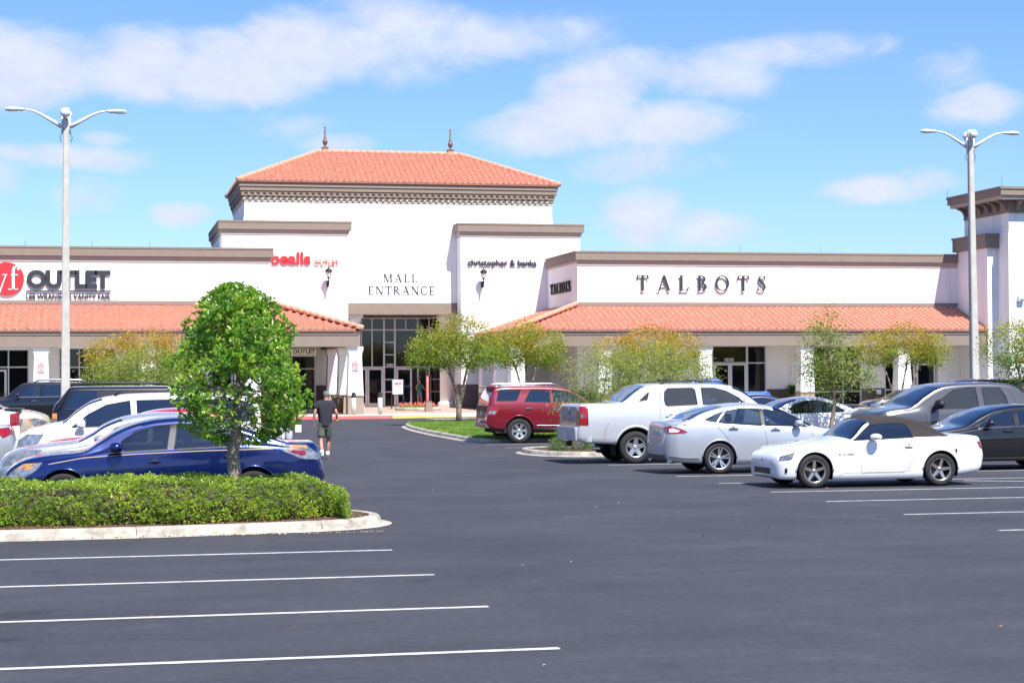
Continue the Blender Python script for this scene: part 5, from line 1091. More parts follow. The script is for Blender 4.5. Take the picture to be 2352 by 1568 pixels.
tp = [(0, .7), (.02, .9), (.06, 1.05), (.12, 1.13), (.5, 1.26), (.95, 1.33), (1.15, 1.36), (1.4, 1.50), (1.7, 1.68), (2.0, 1.76), (3.5, 1.78), (4.3, 1.72), (4.5, 1.4), (4.65, .9), (4.7, .7)]
c = tall('suv', 'champagne gold suv at the left edge behind the white pickup tailgate', -1.25, 48.3, False, GLDp, 4.7, 1.88, 1.75, tp, [(0, .68), (.1, 1.0), (.5, 1.12), (1.2, 1.2), (4.5, 1.2), (4.7, .68)],
    [([(1.55, 1.24), (1.9, 1.55), (2.1, 1.62), (2.5, 1.63), (2.5, 1.25)], GLS), ([(2.62, 1.25), (2.62, 1.63), (3.4, 1.63), (3.45, 1.25)], GLT)], .9, 3.65, .37, ws=(1.18, 1.9), rw=None)
c.side([(.10, .82), (.12, 1.0), (.4, 1.10), (.55, 1.05), (.35, .86)], 'headlight', HLG, .003, ny=.02, rim=.01); c.side([(.42, .95), (.44, 1.09), (.58, 1.08), (.50, .95)], 'turn_signal', TLO, .005, ny=.02); c.mirror(1.65, 1.27); c.endbox(-.5, .5, .7, .95, 'grille', CHR, True, .03, .02, .01); c.interior([(1.9, False)], .65, 1.2, INTT, 1.35); c.finish()
L = 5.6
tp = [(0, .7), (.01, 1.0), (.03, 1.33), (.08, 1.36), (1.9, 1.37), (1.95, 1.4), (2.05, 1.7), (2.2, 1.84), (3.4, 1.86), (3.7, 1.75), (4.2, 1.36), (4.4, 1.26), (5.2, 1.15), (5.5, 1.0), (5.6, .7)]
c = tall('pickup_truck', 'white pickup of which only the tailgate corner shows at the left edge', -1.82-L, 44.0, True, WHT, L, 1.98, 1.86, M_(tp, L), M_([(0, .68), (.03, 1.25), (.1, 1.3), (4.2, 1.22), (5.3, 1.0), (5.6, .66)], L), [(M_([(2.2, 1.33), (2.3, 1.74), (3.3, 1.74), (3.4, 1.33)], L), GLT)], .95, L-1.3, .4, ws=(L-4.3, L-3.6), cab=(2.4, 3.4))
c.side([(L-.22, 1.04), (L-.22, 1.27), (L+.02, 1.30), (L+.02, 1.02), (L-.18, 1.0)], 'taillight', TLR, .004, ny=-.1)
q = MB(); q.box(L-.34, L+.03, -.94, .94, 1.355, 1.385); q.build('bed_rail_cap', TRIM, c.root, .01)
q = MB(); p = c.pt(L-.62, 1.13, -1, .003); q.prism([(L-.66, 1.06), (L-.58, 1.06), (L-.58, 1.2), (L-.60, 1.2), (L-.68, 1.11), (L-.68, 1.09), (L-.60, 1.09)], p.y-.004, p.y+.01, 'y'); q.build('badge', CHR, c.root)
c.endbox(-.8, .8, .55, .75, 'rear_bumper', CHR, False, .05, .02, .06); c.finish()
c = saloon('saloon_car', 'silver saloon tail with wide red lamp at the left edge', -1.80-4.8, 40.9, True, SLV, top2, [(0, .5), (.1, .62), (.4, .74), (.9, .84), (1.4, .90), (2.5, .955), (3.5, 1.0), (4.0, .99), (4.4, .97), (4.65, .92), (4.8, .6)],
    [([(1.62, .95), (1.90, 1.2), (2.15, 1.29), (2.45, 1.335), (2.42, .985)], GLS)], ws=(1.32, 2.02), rw=(3.55, 4.15), tail=[(4.40, 1.02), (4.76, 1.04), (4.80, .92), (4.56, .82), (4.50, .88), (4.36, .99)])
c.side([(4.50, .985), (4.76, 1.0), (4.78, .95), (4.54, .945)], 'reversing_lens', mat('white_lens', (.8, .75, .75), .2, coat=1), .004, ny=-.1); c.finish()
# ------------------------------------------------------------------ serif lettering
def rect(x0, x1, y0, y1): return [(x0, y0), (x1, y0), (x1, y1), (x0, y1)]
def band(cx, cy, rx, ry, a0, a1, tn, tk, n=18):
    o = []; i = []
    for k in range(n+1):
        a = R(a0+(a1-a0)*k/n); tn_ = tn*1.5; t = tn_+(tk*1.12-tn_)*abs(math.cos(a))**1.6
        o.append((cx+rx*math.cos(a), cy+ry*math.sin(a))); i.append((cx+(rx-t)*math.cos(a), cy+(ry-t*.9)*math.sin(a)))
    return [[o[k], o[k+1], i[k+1], i[k]] for k in range(n)]
def stem(x, w=.13, s0=True, s1=True):
    w = w*1.18 if w > .1 else .075
    r = [rect(x-w/2, x+w/2, 0, 1)]
    if s0: r += [rect(x-w/2-.075, x+w/2+.075, 0, .035)]
    if s1: r += [rect(x-w/2-.075, x+w/2+.075, .965, 1)]
    return r
def diag(x0, y0, x1, y1, w):
    w = w*1.15 if w > .1 else .08
    return [[(x0-w/2, y0), (x0+w/2, y0), (x1+w/2, y1), (x1-w/2, y1)]]
def ribbon(pts, ws):
    r = []
    for i in range(len(pts)-1):
        def nrm(j):
            a = Vector(pts[max(j-1, 0)]); b = Vector(pts[min(j+1, len(pts)-1)]); d = (b-a).normalized(); return Vector((-d.y, d.x))
        p, q = Vector(pts[i]), Vector(pts[i+1]); n0, n1 = nrm(i)*ws[i]/2, nrm(i+1)*ws[i+1]/2
        r.append([tuple(p+n0), tuple(q+n1), tuple(q-n1), tuple(p-n0)])
    return r
def sS():
    P = [(.50, .80), (.47, .90), (.36, .98), (.24, .97), (.12, .88), (.10, .76), (.18, .65), (.32, .54), (.46, .42), (.53, .29), (.50, .14), (.38, .03), (.22, .02), (.08, .09), (.03, .22)]
    Wd = [.04, .05, .05, .055, .08, .11, .135, .145, .135, .115, .08, .055, .05, .05, .04]
    return ribbon(P, Wd)+[rect(.50, .535, .72, .99), rect(.01, .045, .01, .28)]
GL = {
 'T': (.80, stem(.40, .13, True, False)+[rect(.02, .78, .945, 1.0), [(.0, .72), (.05, .74), (.12, .945), (.02, 1.0)], [(.80, .72), (.75, .74), (.68, .945), (.78, 1.0)]]),
 'A': (.92, diag(.12, 0, .46, 1.0, .05)+diag(.80, 0, .46, 1.0, .14)+[rect(.22, .66, .33, .38), rect(.0, .24, 0, .035), rect(.66, .92, 0, .035)]),
 'L': (.66, stem(.15)+[rect(.15, .60, 0, .05), [(.60, 0), (.66, .26), (.62, .26), (.50, .05)]]),
 'B': (.66, stem(.15)+band(.26, .755, .30, .245, -90, 90, .045, .13)+band(.28, .265, .36, .265, -90, 90, .045, .14)+[rect(.1, .27, .955, 1), rect(.1, .28, .49, .535), rect(.1, .28, 0, .045)]),
 'O': (.94, band(.47, .5, .47, .52, 0, 360, .045, .125, 36)),
 'S': (.56, sS()),
 'M': (1.05, stem(.12, .05)+stem(.92, .13)+diag(.54, .02, .16, 1.0, .13)+diag(.54, .02, .90, 1.0, .05)),
 'E': (.66, stem(.15)+[rect(.15, .58, .95, 1), rect(.15, .50, .49, .535), rect(.15, .60, 0, .05), [(.60, 0), (.66, .24), (.62, .24), (.52, .05)], [(.58, 1), (.61, .78), (.575, .78), (.50, .95)], rect(.475, .505, .40, .63)]),
 'N': (.92, stem(.12, .05)+stem(.80, .05, False)+diag(.78, 0, .14, 1.0, .14)),
 'R': (.80, stem(.15)+band(.26, .74, .32, .26, -90, 90, .045, .13)+[rect(.1, .27, .955, 1), rect(.1, .27, .48, .525)]+diag(.70, 0, .34, .50, .14)+[rect(.62, .84, 0, .035)]),
 'C': (.84, band(.47, .5, .47, .52, 48, 312, .045, .13, 28)+[rect(.765, .795, .70, .97), rect(.765, .795, .05, .27)]),
}
def serif_sign(name, text, label, x0, x1, z0, h, y, depth, m, gap=.18, cat='sign', rz=0., origin=None, group=None):
    o = empty(name, origin or (x0, y, z0), rz, label, cat, group)
    tot = sum(GL[c][0] for c in text); n = len(text)-1; fac = 1.
    Lr = (x1-x0); g = (Lr-tot*h)/n if n else 0
    if g < .05*h: fac = Lr/(tot*h+.12*h*n); g = .12*h*fac
    x = 0
    for ch in text:
        w, polys = GL[ch]; q = MB()
        for i, p in enumerate(polys):
            q.prism([(x+a*h*fac, b*h) for a, b in p], -depth-.0006*(i % 7), 0, 'y')
        q.build('letter', m, o); x += w*h*fac+g
    return o
s1 = serif_sign('wall_sign', 'TALBOTS', 'large dark serif letters TALBOTS spaced wide on the long front parapet', 29.18, 36.78, 6.86, .86, 100.92, .075, SIGN)
# same name on the side return wall
s2 = serif_sign('wall_sign', 'TALBOTS', 'small crowded dark letters TALBOTS on the short side parapet facing the entrance', 0, 4.6, 0,   .62, 0, .10, BLKM, rz=-math.pi/2, origin=(25.78-.04, 107.0, 6.86))
serif_sign('wall_sign', 'MALL', 'upper dark serif word MALL above the entrance portal', 16.14, 18.16, 7.70, .49, YM-.004, .02, SIGN)
serif_sign('wall_sign', 'ENTRANCE', 'lower dark serif word ENTRANCE above the entrance portal', 15.24, 19.2, 6.97, .49, YM-.004, .02, SIGN)
def letters(label, parts, cat='sign', name='wall_sign'):
    xs = [p[2][0] for p in parts]; o = wempty(name, (parts[0][2][0], parts[0][2][4], parts[0][2][2]), label, cat)
    for (body, m, (x0, x1, z0, z1, y), d, off, sp) in parts: fit_text('lettering', body, m, x0, x1, z0, z1, y, d, o, off, sp)
    return o
WLT = mat('white_letter', (.8, .8, .8), .5)
lo = letters('grey block letters OUTLET with a small line of words beneath on the left parapet', [
    ('OUTLET', SIGN, (-3.93, .36, 6.83, 7.80, 100.95), .06, .05, .92), ('LEE WRANGLER VANITY FAIR', SIGN, (-3.95, .36, 6.29, 6.55, 100.95), .04, .03, 1.0)])
q = MB(); q.box(-3.95, .37, 100.90, 100.96, 6.68, 6.735); o = q.build('underline', SIGN, lo)
ro = wempty('round_sign', (-4.93, 100.8, 7.33), 'round red disc with white letters vf cut off by the left edge', 'sign')
q = MB(); q.lathe([(.001, 100.86), (.84, 100.86), (.87, 100.88), (.87, 100.96), (.001, 100.96)], (-4.93, 0, 7.33), 48, 'y', 0, False); q.build('disc', RSGN, ro)
q = MB(); kx = .00276
def zp(x, y): return (-4.93+(x-140)*kx, 7.33-(y-532)*kx)
def rb(pts, ws): 
    for i, pl in enumerate(ribbon([zp(*p) for p in pts], [w*kx for w in ws])): q.prism(pl, 100.84-.0005*(i % 5), 100.865, 'y')
rb([(258, 735), (258, 600), (258, 460), (260, 370), (275, 320), (310, 295), (345, 305)], [52, 52, 52, 52, 46, 30, 22]); rb([(210, 460), (345, 460)], [14, 14]); rb([(165, 730), (345, 730)], [16, 16])
q.lathe([(.001, 100.84), (28*kx, 100.84), (28*kx, 100.865), (.001, 100.865)], (zp(350, 0)[0], 0, zp(0, 352)[1]), 14, 'y')
rb([(10, 790), (60, 640), (120, 470)], [26, 22, 20]); rb([(-110, 470), (-50, 640), (10, 800)], [56, 54, 40]); rb([(55, 455), (150, 455)], [15, 15]); rb([(-150, 455), (-60, 455)], [15, 15]); q.build('lettering', WLT, ro)
letters('rounded red letters bealls with small orange OUTLET on the left entrance wing', [('bealls', RSGN, (9.41, 11.70, 8.61, 9.33, 108.15), .05, .03, .97), ('OUTLET', OSGN, (11.92, 13.33, 8.60, 8.88, 108.15), .05, .014, 1.05)])
letters('dark lower case letters christopher & banks on the right entrance wing', [('christopher & banks', SIGN, (20.94, 25.11, 8.50, 9.0, 108.15), .05, .024, 1.0)])
letters('white address number 500 on the entrance glass', [('500', WLT, (16.84, 17.28, 2.77, 2.93, 113.22), .01, .02, 1.05)], name='address_number')
letters('white address number 1035 above the store double door', [('1035', WLT, (34.35, 34.88, 2.88, 3.06, 101.02), .01, .02, 1.05)], name='address_number')
def fire_sign(x, label):
    o = wempty('parking_sign', (x, 97.4, 2.67), label, 'sign', 'fire lane signs on the arcade columns')
    q = MB(); q.box(x-.165, x+.165, 97.385, 97.40, 2.42, 2.94); q.build('plate', mat('sign_plate', (.50, .48, .49), .6), o, .006)
    rp = mat('faded_red', (.42, .04, .06), .6)
    q = MB()
    for a in ((-.155, -.147, 2.43, 2.93), (.147, .155, 2.43, 2.93)): q.box(x+a[0], x+a[1], 97.381, 97.384, a[2], a[3])
    q.box(x-.147, x+.147, 97.381, 97.384, 2.43, 2.438).box(x-.147, x+.147, 97.381, 97.384, 2.922, 2.93); q.build('border', rp, o)
    for b, z, h, w in (('NO', 2.82, .07, .05), ('PARKING', 2.735, .065, .13), ('FIRE LANE', 2.66, .055, .125), ('BY ORDER', 2.575, .028, .075), ('OF FIRE', 2.525, .028, .06), ('DEPARTMENT', 2.475, .028, .1)): fit_text('lettering', b, rp, x-w, x+w, z, z+h, 97.384, .003, o, .01)
fire_sign(12.86, 'small white fire lane sign with red words on the column beside the entrance')
fire_sign(-3.08, 'small white fire lane sign with red words on the column at far left')
o = letters('cream hanging sign with black word OUTLET under the arcade ceiling beside the entrance', [('OUTLET', BLKM, (9.75, 10.93, 3.37, 3.57, 98.93), .006, .02, 1.0), ('LEE WRANGLER VANITY FAIR', BLKM, (9.75, 10.90, 3.25, 3.30, 98.93), .006, .006, 1.0)], name='hanging_sign')
q = MB(); q.box(9.62, 11.02, 98.95, 99.0, 3.18, 3.64); q.build('frame', BLKM, o, .004); q = MB(); q.box(9.65, 10.99, 98.935, 98.949, 3.21, 3.61); q.build('face', mat('cream_sign', (.68, .60, .44), .6), o)
q = MB(); q.tube([(9.9, 98.97, 3.64), (9.9, 98.97, 3.88)], .012, 5).tube([(10.7, 98.97, 3.64), (10.7, 98.97, 3.88)], .012, 5); q.build('hanger', BLKM, o)
q_ = wempty('hanging_sign', (38.9, 99.5, 3.4), 'dark square hanging sign under the right arcade ceiling', 'sign'); q = MB(); q.box(38.25, 39.0, 99.5, 99.56, 3.05, 3.7); q.build('panel', BLKM, q_, .01); q = MB(); q.tube([(38.6, 99.53, 3.7), (38.6, 99.53, 3.88)], .012, 5); q.build('hanger', BLKM, q_)
# ------------------------------------------------------------------ wall lanterns
def lantern(x, y, label):
    o = empty('wall_lantern', (x, y, 7.35), 0, label, 'wall lamp', 'black lanterns on the entrance wings')
    q = MB(); q.box(-.05, .05, .42, .55, -.02, .35).tube([(0, .44, .08), (0, .1, .02), (0, 0, .08), (0, 0, .2)], .028, 8); q.lathe([(.001, .0), (.03, 0), (.035, .08), (.02, .12), (.05, .2), (.055, .3), (.03, .36), (.03, .42), (.085, .48), (.10, .52), (.001, .53)], (0, 0, 0), 14); q.build('bracket', BLKM, o)
    q = MB(); q.lathe([(.10, .53), (.17, .82), (.001, .82)], (0, 0, 0), 8, smooth=False, caps=False); q.build('lamp_glass', mat('frosted_glass', (.75, .75, .72), .25), o)
    q = MB()
    for k in range(8):
        a = 2*math.pi*k/8; q.tube([(.103*math.cos(a), .103*math.sin(a), .53), (.175*math.cos(a), .175*math.sin(a), .83)], .009, 4)
    q.lathe([(.001, .82), (.20, .82), (.225, .86), (.19, .93), (.10, 1.02), (.03, 1.05), (.02, 1.1), (.03, 1.13), (.015, 1.18), (.001, 1.18)], (0, 0, 0), 14); q.build('lamp_cap', BLKM, o)
lantern(12.68, 107.65, 'black lantern bracketed on the left entrance wing below the orange letters'); lantern(21.8, 107.65, 'black lantern bracketed on the right entrance wing')
o = wempty('flood_light', (49.95, 95.83, 6.27), 'small white box light on the corner tower wall', 'wall lamp'); q = MB(); q.box(49.72, 50.1, 95.6, 95.83, 6.1, 6.42); q.build('housing', WSGN, o, .03); q = MB(); q.box(49.76, 50.06, 95.585, 95.6, 6.12, 6.24); q.build('lens', HLG, o)
# ------------------------------------------------------------------ light poles
POLC = mat('pole_concrete', (.50, .48, .43), .85, var=.16, vscale=2.5, bump=.15, bscale=50)
LMPW = mat('lamp_white', (.72, .73, .74), .4, .1)
def light_pole(x, y, label, lean=0.):
    o = empty('light_pole', (x, y, 0), 0, label, 'light pole', 'square concrete light poles in the parking lot')
    q = MB(); ch = .035
    def sec(w): return [(w, w-ch), (w-ch, w), (-w+ch, w), (-w, w-ch), (-w, -w+ch), (-w+ch, -w), (w-ch, -w), (w, -w+ch)]
    a, b_ = sec(.175), sec(.105); q.add([(p[0], p[1], 0) for p in a]+[(p[0]+lean, p[1], 12.05) for p in b_], [tuple(range(7, -1, -1)), tuple(range(8, 16))]+[(i, (i+1) % 8, (i+1) % 8+8, i+8) for i in range(8)]); q.build('pole', POLC, o)
    q = MB(); q.lathe([(.001, 12.02), (.14, 12.02), (.16, 12.12), (.15, 12.22), (.10, 12.33), (.001, 12.36)], (lean, 0, 0), 16); q.build('pole_cap', LMPW, o)
    for sy in (-1, 1):
        q = MB(); q.lathe([(.001, -.13), (.13, -.12), (.18, -.04), (.19, .03), (.14, .10), (.06, .14), (.001, .15)], (lean+.03*sy, sy*.36, 12.12), 20, 'y'); q.tube([(lean, sy*.1, 11.9), (lean, sy*.25, 12.0)], .04, 6); q.build('flood_head', LMPW, o)
    for k in (0, 2):
        an = math.pi/2*k; u = Vector((math.cos(an), math.sin(an), 0)); c0 = Vector((lean, 0, 0)); f = 1.; q = MB()
        p = c0+u*.14; q.tube([p+Vector((0, 0, 11.35)), p+Vector((0, 0, 12.0))], .045, 6)
        P = [c0+u*(.16)+Vector((0, 0, 11.62)), c0+u*(.5*f)+Vector((0, 0, 11.82)), c0+u*(.95*f)+Vector((0, 0, 12.08)), c0+u*(1.2*f)+Vector((0, 0, 12.19)), c0+u*(1.45*f)+Vector((0, 0, 12.24)), c0+u*(1.62*f)+Vector((0, 0, 12.24))]
        q.tube(P, [.085, .07, .05, .042, .038, .036], 8); q.build('lamp_arm', LMPW, o)
        h = MB(); e = c0+u*(1.45*f)+Vector((0, 0, 12.24)); v = Vector((-u.y, u.x, 0)); vs = []; fs = []
        prof = [(0, .035, .03, .03), (.12, .07, .04, .04), (.22, .085, .07, .07), (.45, .11, .085, .06), (.7, .13, .09, .05), (.85, .11, .075, .04), (.95, .06, .045, .025), (.99, .01, .01, .01)]
        for (d, w, t, bb) in prof:
            for kk in range(12):
                a2 = 2*math.pi*kk/12; s_ = math.sin(a2); vs.append(e+u*d*.82+v*w*math.cos(a2)+Vector((0, 0, (t if s_ > 0 else bb)*s_)))
        n = 12
        for i in range(len(prof)-1):
            for kk in range(n): fs.append((i*n+kk, i*n+(kk+1) % n, (i+1)*n+(kk+1) % n, (i+1)*n+kk))
        fs += [tuple(range(n-1, -1, -1)), tuple((len(prof)-1)*n+kk for kk in range(n))]; h.add(vs, fs, 0, True); hd = h.build('lamp_head', LMPW, o)
        g = MB(); g.ball(tuple(e+u*.55+Vector((0, 0, -.045))), (.26 if k % 2 == 0 else .1, .1 if k % 2 == 0 else .26, .045), 14, 6); g.build('lens', mat('lamp_lens_dim', (.5, .48, .45), .2), hd)
        w_ = MB(); w_.tube([p+u*.02+Vector((0, 0, 11.35)), p+u*.09+Vector((0, 0, 11.2)), p+u*.03+Vector((0, 0, 11.02))], .012, 5); w_.build('cable', BLKM, o)
light_pole(-1.42, 72.8, 'tall square concrete light pole with twin white lamp arms at the left', .04); light_pole(35.80, 72.8, 'tall square concrete light pole with twin white lamp arms at the right', -.10)
# ------------------------------------------------------------------ plaza furniture
def bollard(x, y, label):
    o = empty('bollard', (x, y, .14), 0, label, 'bollard', 'lit bollards on the entrance kerb')
    q = MB(); q.lathe([(.001, 0), (.125, 0), (.115, .9), (.001, .9)], (0, 0, 0), 20); q.build('post', CONCN, o)
    q = MB(); q.lathe([(.001, .9), (.12, .9), (.122, .95), (.112, .96), (.122, .98), (.112, 1.0), (.122, 1.02), (.112, 1.04), (.122, 1.06), (.12, 1.10), (.09, 1.14), (.03, 1.18), (.001, 1.185)], (0, 0, 0), 20, smooth=False); q.build('cap', BLKM, o)
bollard(12.58, 96.0, 'concrete bollard with black louvred cap in front of the brick column base'); bollard(13.98, 96.2, 'concrete bollard with black louvred cap in front of the entrance doors')
o = empty('trash_bin', (12.02, 98.2, .152), 0, 'brown slatted metal trash bin beside the entrance columns', 'trash bin'); BR = mat('brown_metal', (.09, .05, .035), .5, .3)
q = MB()
for k in range(28):
    a = 2*math.pi*k/28; q.tube([(.27*math.cos(a), .27*math.sin(a), .04), (.30*math.cos(a), .30*math.sin(a), .84), (.35*math.cos(a), .35*math.sin(a), .98)], .017, 4)
q.build('slats', BR, o); q = MB(); q.lathe([(.355, .96), (.365, .98), (.355, 1.0), (.33, .98)], (0, 0, 0), 24, closed=True); q.lathe([(.25, .03), (.29, .03), (.29, .08), (.25, .08)], (0, 0, 0), 24, closed=True); q.build('rim', BR, o)
q = MB(); q.lathe([(.001, .02), (.24, .02), (.26, .86), (.001, .86)], (0, 0, 0), 20); q.build('liner', BLKM, o)
o = empty('planter', (17.42, 105.0, .2), 0, 'low round concrete planter ring in front of the entrance', 'planter')
q = MB(); q.lathe([(1.30, -.08), (1.30, .17), (1.27, .19), (1.16, .19), (1.14, .1), (1.14, -.08)], (0, 0, 0), 48, closed=True); q.build('ring', CONC, o); q = MB(); q.lathe([(.001, .11), (1.15, .11), (1.15, .0), (.001, .0)], (0, 0, 0), 32); q.build('soil', MULCH, o)
o = empty('directory_post', (17.5, 101.9, .16), 0, 'slim dark post with red lettered face on a tapered taupe base', 'sign')
q = MB(); q.frus(0, 0, 0, .04, .27, .27, .27, .27).frus(0, 0, .04, .56, .21, .21, .155, .155).frus(0, 0, .56, .6, .17, .17, .17, .17); q.build('base', TAUP, o)
q = MB(); q.box(-.14, .14, -.12, .12, .6, 2.05); q.build('post', BLKM, o); q = MB(); q.box(-.135, -.01, -.128, -.121, .62, 2.0); q.build('face', mat('red_panel', (.55, .10, .08), .5), o)
for i, ch in enumerate('DIRECTORY'):
    t = fit_text('lettering', ch, WLT, -.10, -.045, 1.84-i*.14, 1.93-i*.14, -.128, .004, o)
o = empty('easel_sign', (16.73, 108.0, .24), 0, 'brown metal easel holding a white poster with coloured blocks', 'sign')
q = MB(); q.tube([(-.34, 0, .0), (-.34, 0, 1.72), (.34, 0, 1.72), (.34, 0, .0)], .022, 6).tube([(-.34, 0, .82), (.34, 0, .82)], .022, 6).tube([(-.34, .35, 0), (-.34, .02, 1.2)], .018, 5).tube([(.34, .35, 0), (.34, .02, 1.2)], .018, 5); q.build('frame', BR, o)
q = MB(); q.box(-.30, .30, -.02, .0, .87, 1.70); ps = q.build('poster', WSGN, o)
cm = [('teal', (.05, .45, .5)), ('blue', (.05, .15, .6)), ('red', (.7, .05, .05)), ('orange', (.8, .25, .03)), ('pink', (.7, .1, .35))]
for i, (n_, c_) in enumerate(cm):
    mm = mat(n_+'_ink', c_, .5); q = MB(); x = -.24+i*.098; q.box(x, x+.085, -.024, -.0205, 1.40, 1.54)
    q.box(x+(0 if i % 2 else .05), x+.03+(0 if i % 2 else .05), -.024, -.0205, 1.32, 1.40); q.build('colour_block', mm, ps)
q = MB(); q.box(.0, .08, -.024, -.0205, 1.24, 1.29).box(.14, .24, -.024, -.0205, 1.60, 1.66); q.build('ink_mark', mat('red_ink', (.7, .05, .05)), ps)
# ------------------------------------------------------------------ foliage
def leafmat(name, ramp, rough=.35, trans=.35, spec=.5):
    m = bpy.data.materials.new(name); m.use_nodes = True; t = m.node_tree; p = t.nodes['Principled BSDF']; o = t.nodes['Material Output']
    a = t.nodes.new('ShaderNodeAttribute'); a.attribute_name = 'lc'; r = t.nodes.new('ShaderNodeValToRGB')
    while len(r.color_ramp.elements) < len(ramp): r.color_ramp.elements.new(.5)
    for e, (ps_, c) in zip(r.color_ramp.elements, ramp): e.position = ps_; e.color = (*c, 1)
    t.links.new(a.outputs['Fac'], r.inputs[0]); t.links.new(r.outputs[0], p.inputs['Base Color']); p.inputs['Roughness'].default_value = rough; p.inputs['Specular IOR Level'].default_value = spec
    tr = t.nodes.new('ShaderNodeBsdfTranslucent'); hs = t.nodes.new('ShaderNodeHueSaturation'); hs.inputs['Value'].default_value = 1.6; t.links.new(r.outputs[0], hs.inputs['Color']); t.links.new(hs.outputs[0], tr.inputs[0])
    mx_ = t.nodes.new('ShaderNodeMixShader'); mx_.inputs[0].default_value = trans; t.links.new(p.outputs[0], mx_.inputs[1]); t.links.new(tr.outputs[0], mx_.inputs[2]); t.links.new(mx_.outputs[0], o.inputs[0])
    return m
def unit(a): return a/np.maximum(np.linalg.norm(a, axis=1, keepdims=True), 1e-9)
def leaves(name, pos, dirs, length, width, lc, m, parent=None, fold=.25):
    n = len(pos); dirs = unit(dirs); rv = rng.normal(size=(n, 3)); side = unit(np.cross(dirs, rv)); nr = np.cross(dirs, side)
    L = length[:, None]; Wd = width[:, None]
    base = pos; tip = pos+dirs*L; mid = pos+dirs*L*.58
    v = np.stack([base, mid+side*Wd/2+nr*Wd*fold, tip, mid-side*Wd/2+nr*Wd*fold], 1).reshape(-1, 3)
    me = bpy.data.meshes.new(name); me.vertices.add(4*n); me.vertices.foreach_set('co', v.ravel())
    idx = np.arange(n)[:, None]*4+np.array([[0, 1, 2, 0, 2, 3]]); me.loops.add(6*n); me.loops.foreach_set('vertex_index', idx.ravel())
    me.polygons.add(2*n); me.polygons.foreach_set('loop_start', np.arange(2*n)*3); me.polygons.foreach_set('loop_total', np.full(2*n, 3))
    at = me.attributes.new('lc', 'FLOAT', 'POINT'); at.data.foreach_set('value', np.repeat(lc, 4)); me.update(calc_edges=True)
    return mesh_obj(name, me, m, parent)
BARK = mat('grey_bark', (.30, .26, .22), .9, col2=(.14, .12, .09), vscale=14, bump=.8, bscale=30)
BARKL = mat('pale_bark', (.29, .23, .17), .85, col2=(.17, .12, .085), vscale=9, bump=.3, bscale=30)
def skeleton(trunk, tips, r0, parent, bark, jit=.06, name='branches', rmin=.004, trunk_r=None):
    """trunk: list of points with radii; tips get joined to the nearest node that is closer to the root"""
    root = np.array(trunk[0][0]); nodes = [np.array(p) for p, r in trunk]; par = [-1]+list(range(len(trunk)-1)); cnt = [0]*len(nodes)
    st = len(nodes); av = [len(trunk)//3 <= i for i in range(st)]
    order = sorted(range(len(tips)), key=lambda i: np.linalg.norm(tips[i]-nodes[st-1]))
    for i in order:
        t = tips[i]; dd = np.array([np.linalg.norm(t-n) if a else 9e9 for n, a in zip(nodes, av)])
        pen = np.array([0 if np.linalg.norm(n-root) < np.linalg.norm(t-root) else .8 for n in nodes]); j = int(np.argmin(dd+pen))
        m_ = (nodes[j]+t)/2+rng.normal(size=3)*jit*dd[j]+np.array([0, 0, .08*dd[j]]); nodes.append(m_); par.append(j); av.append(True); cnt.append(0)
        nodes.append(np.array(t)); par.append(len(nodes)-2); av.append(True); cnt.append(0); k = len(nodes)-1
        while k >= 0: cnt[k] += 1; k = par[k]
    q = MB(); N_ = max(1, len(tips))
    for k in range(st, len(nodes)):
        a = nodes[par[k]]; b_ = nodes[k]; ra = max(rmin, r0*(cnt[k]/N_)**.5*1.3); q.tube([a, b_], [ra, ra*.8], 5)
    br = q.build(name, bark, parent)
    q = MB(); q.tube([p for p, r in trunk], [r for p, r in trunk], 12); tk = q.build('trunk', bark, parent)
    return br
def ellip(n, c, r, shell=.55):
    d = unit(rng.normal(size=(n, 3))); u = rng.random(n)**(1/3); u = shell+(1-shell)*u; return np.array(c)+d*u[:, None]*np.array(r)
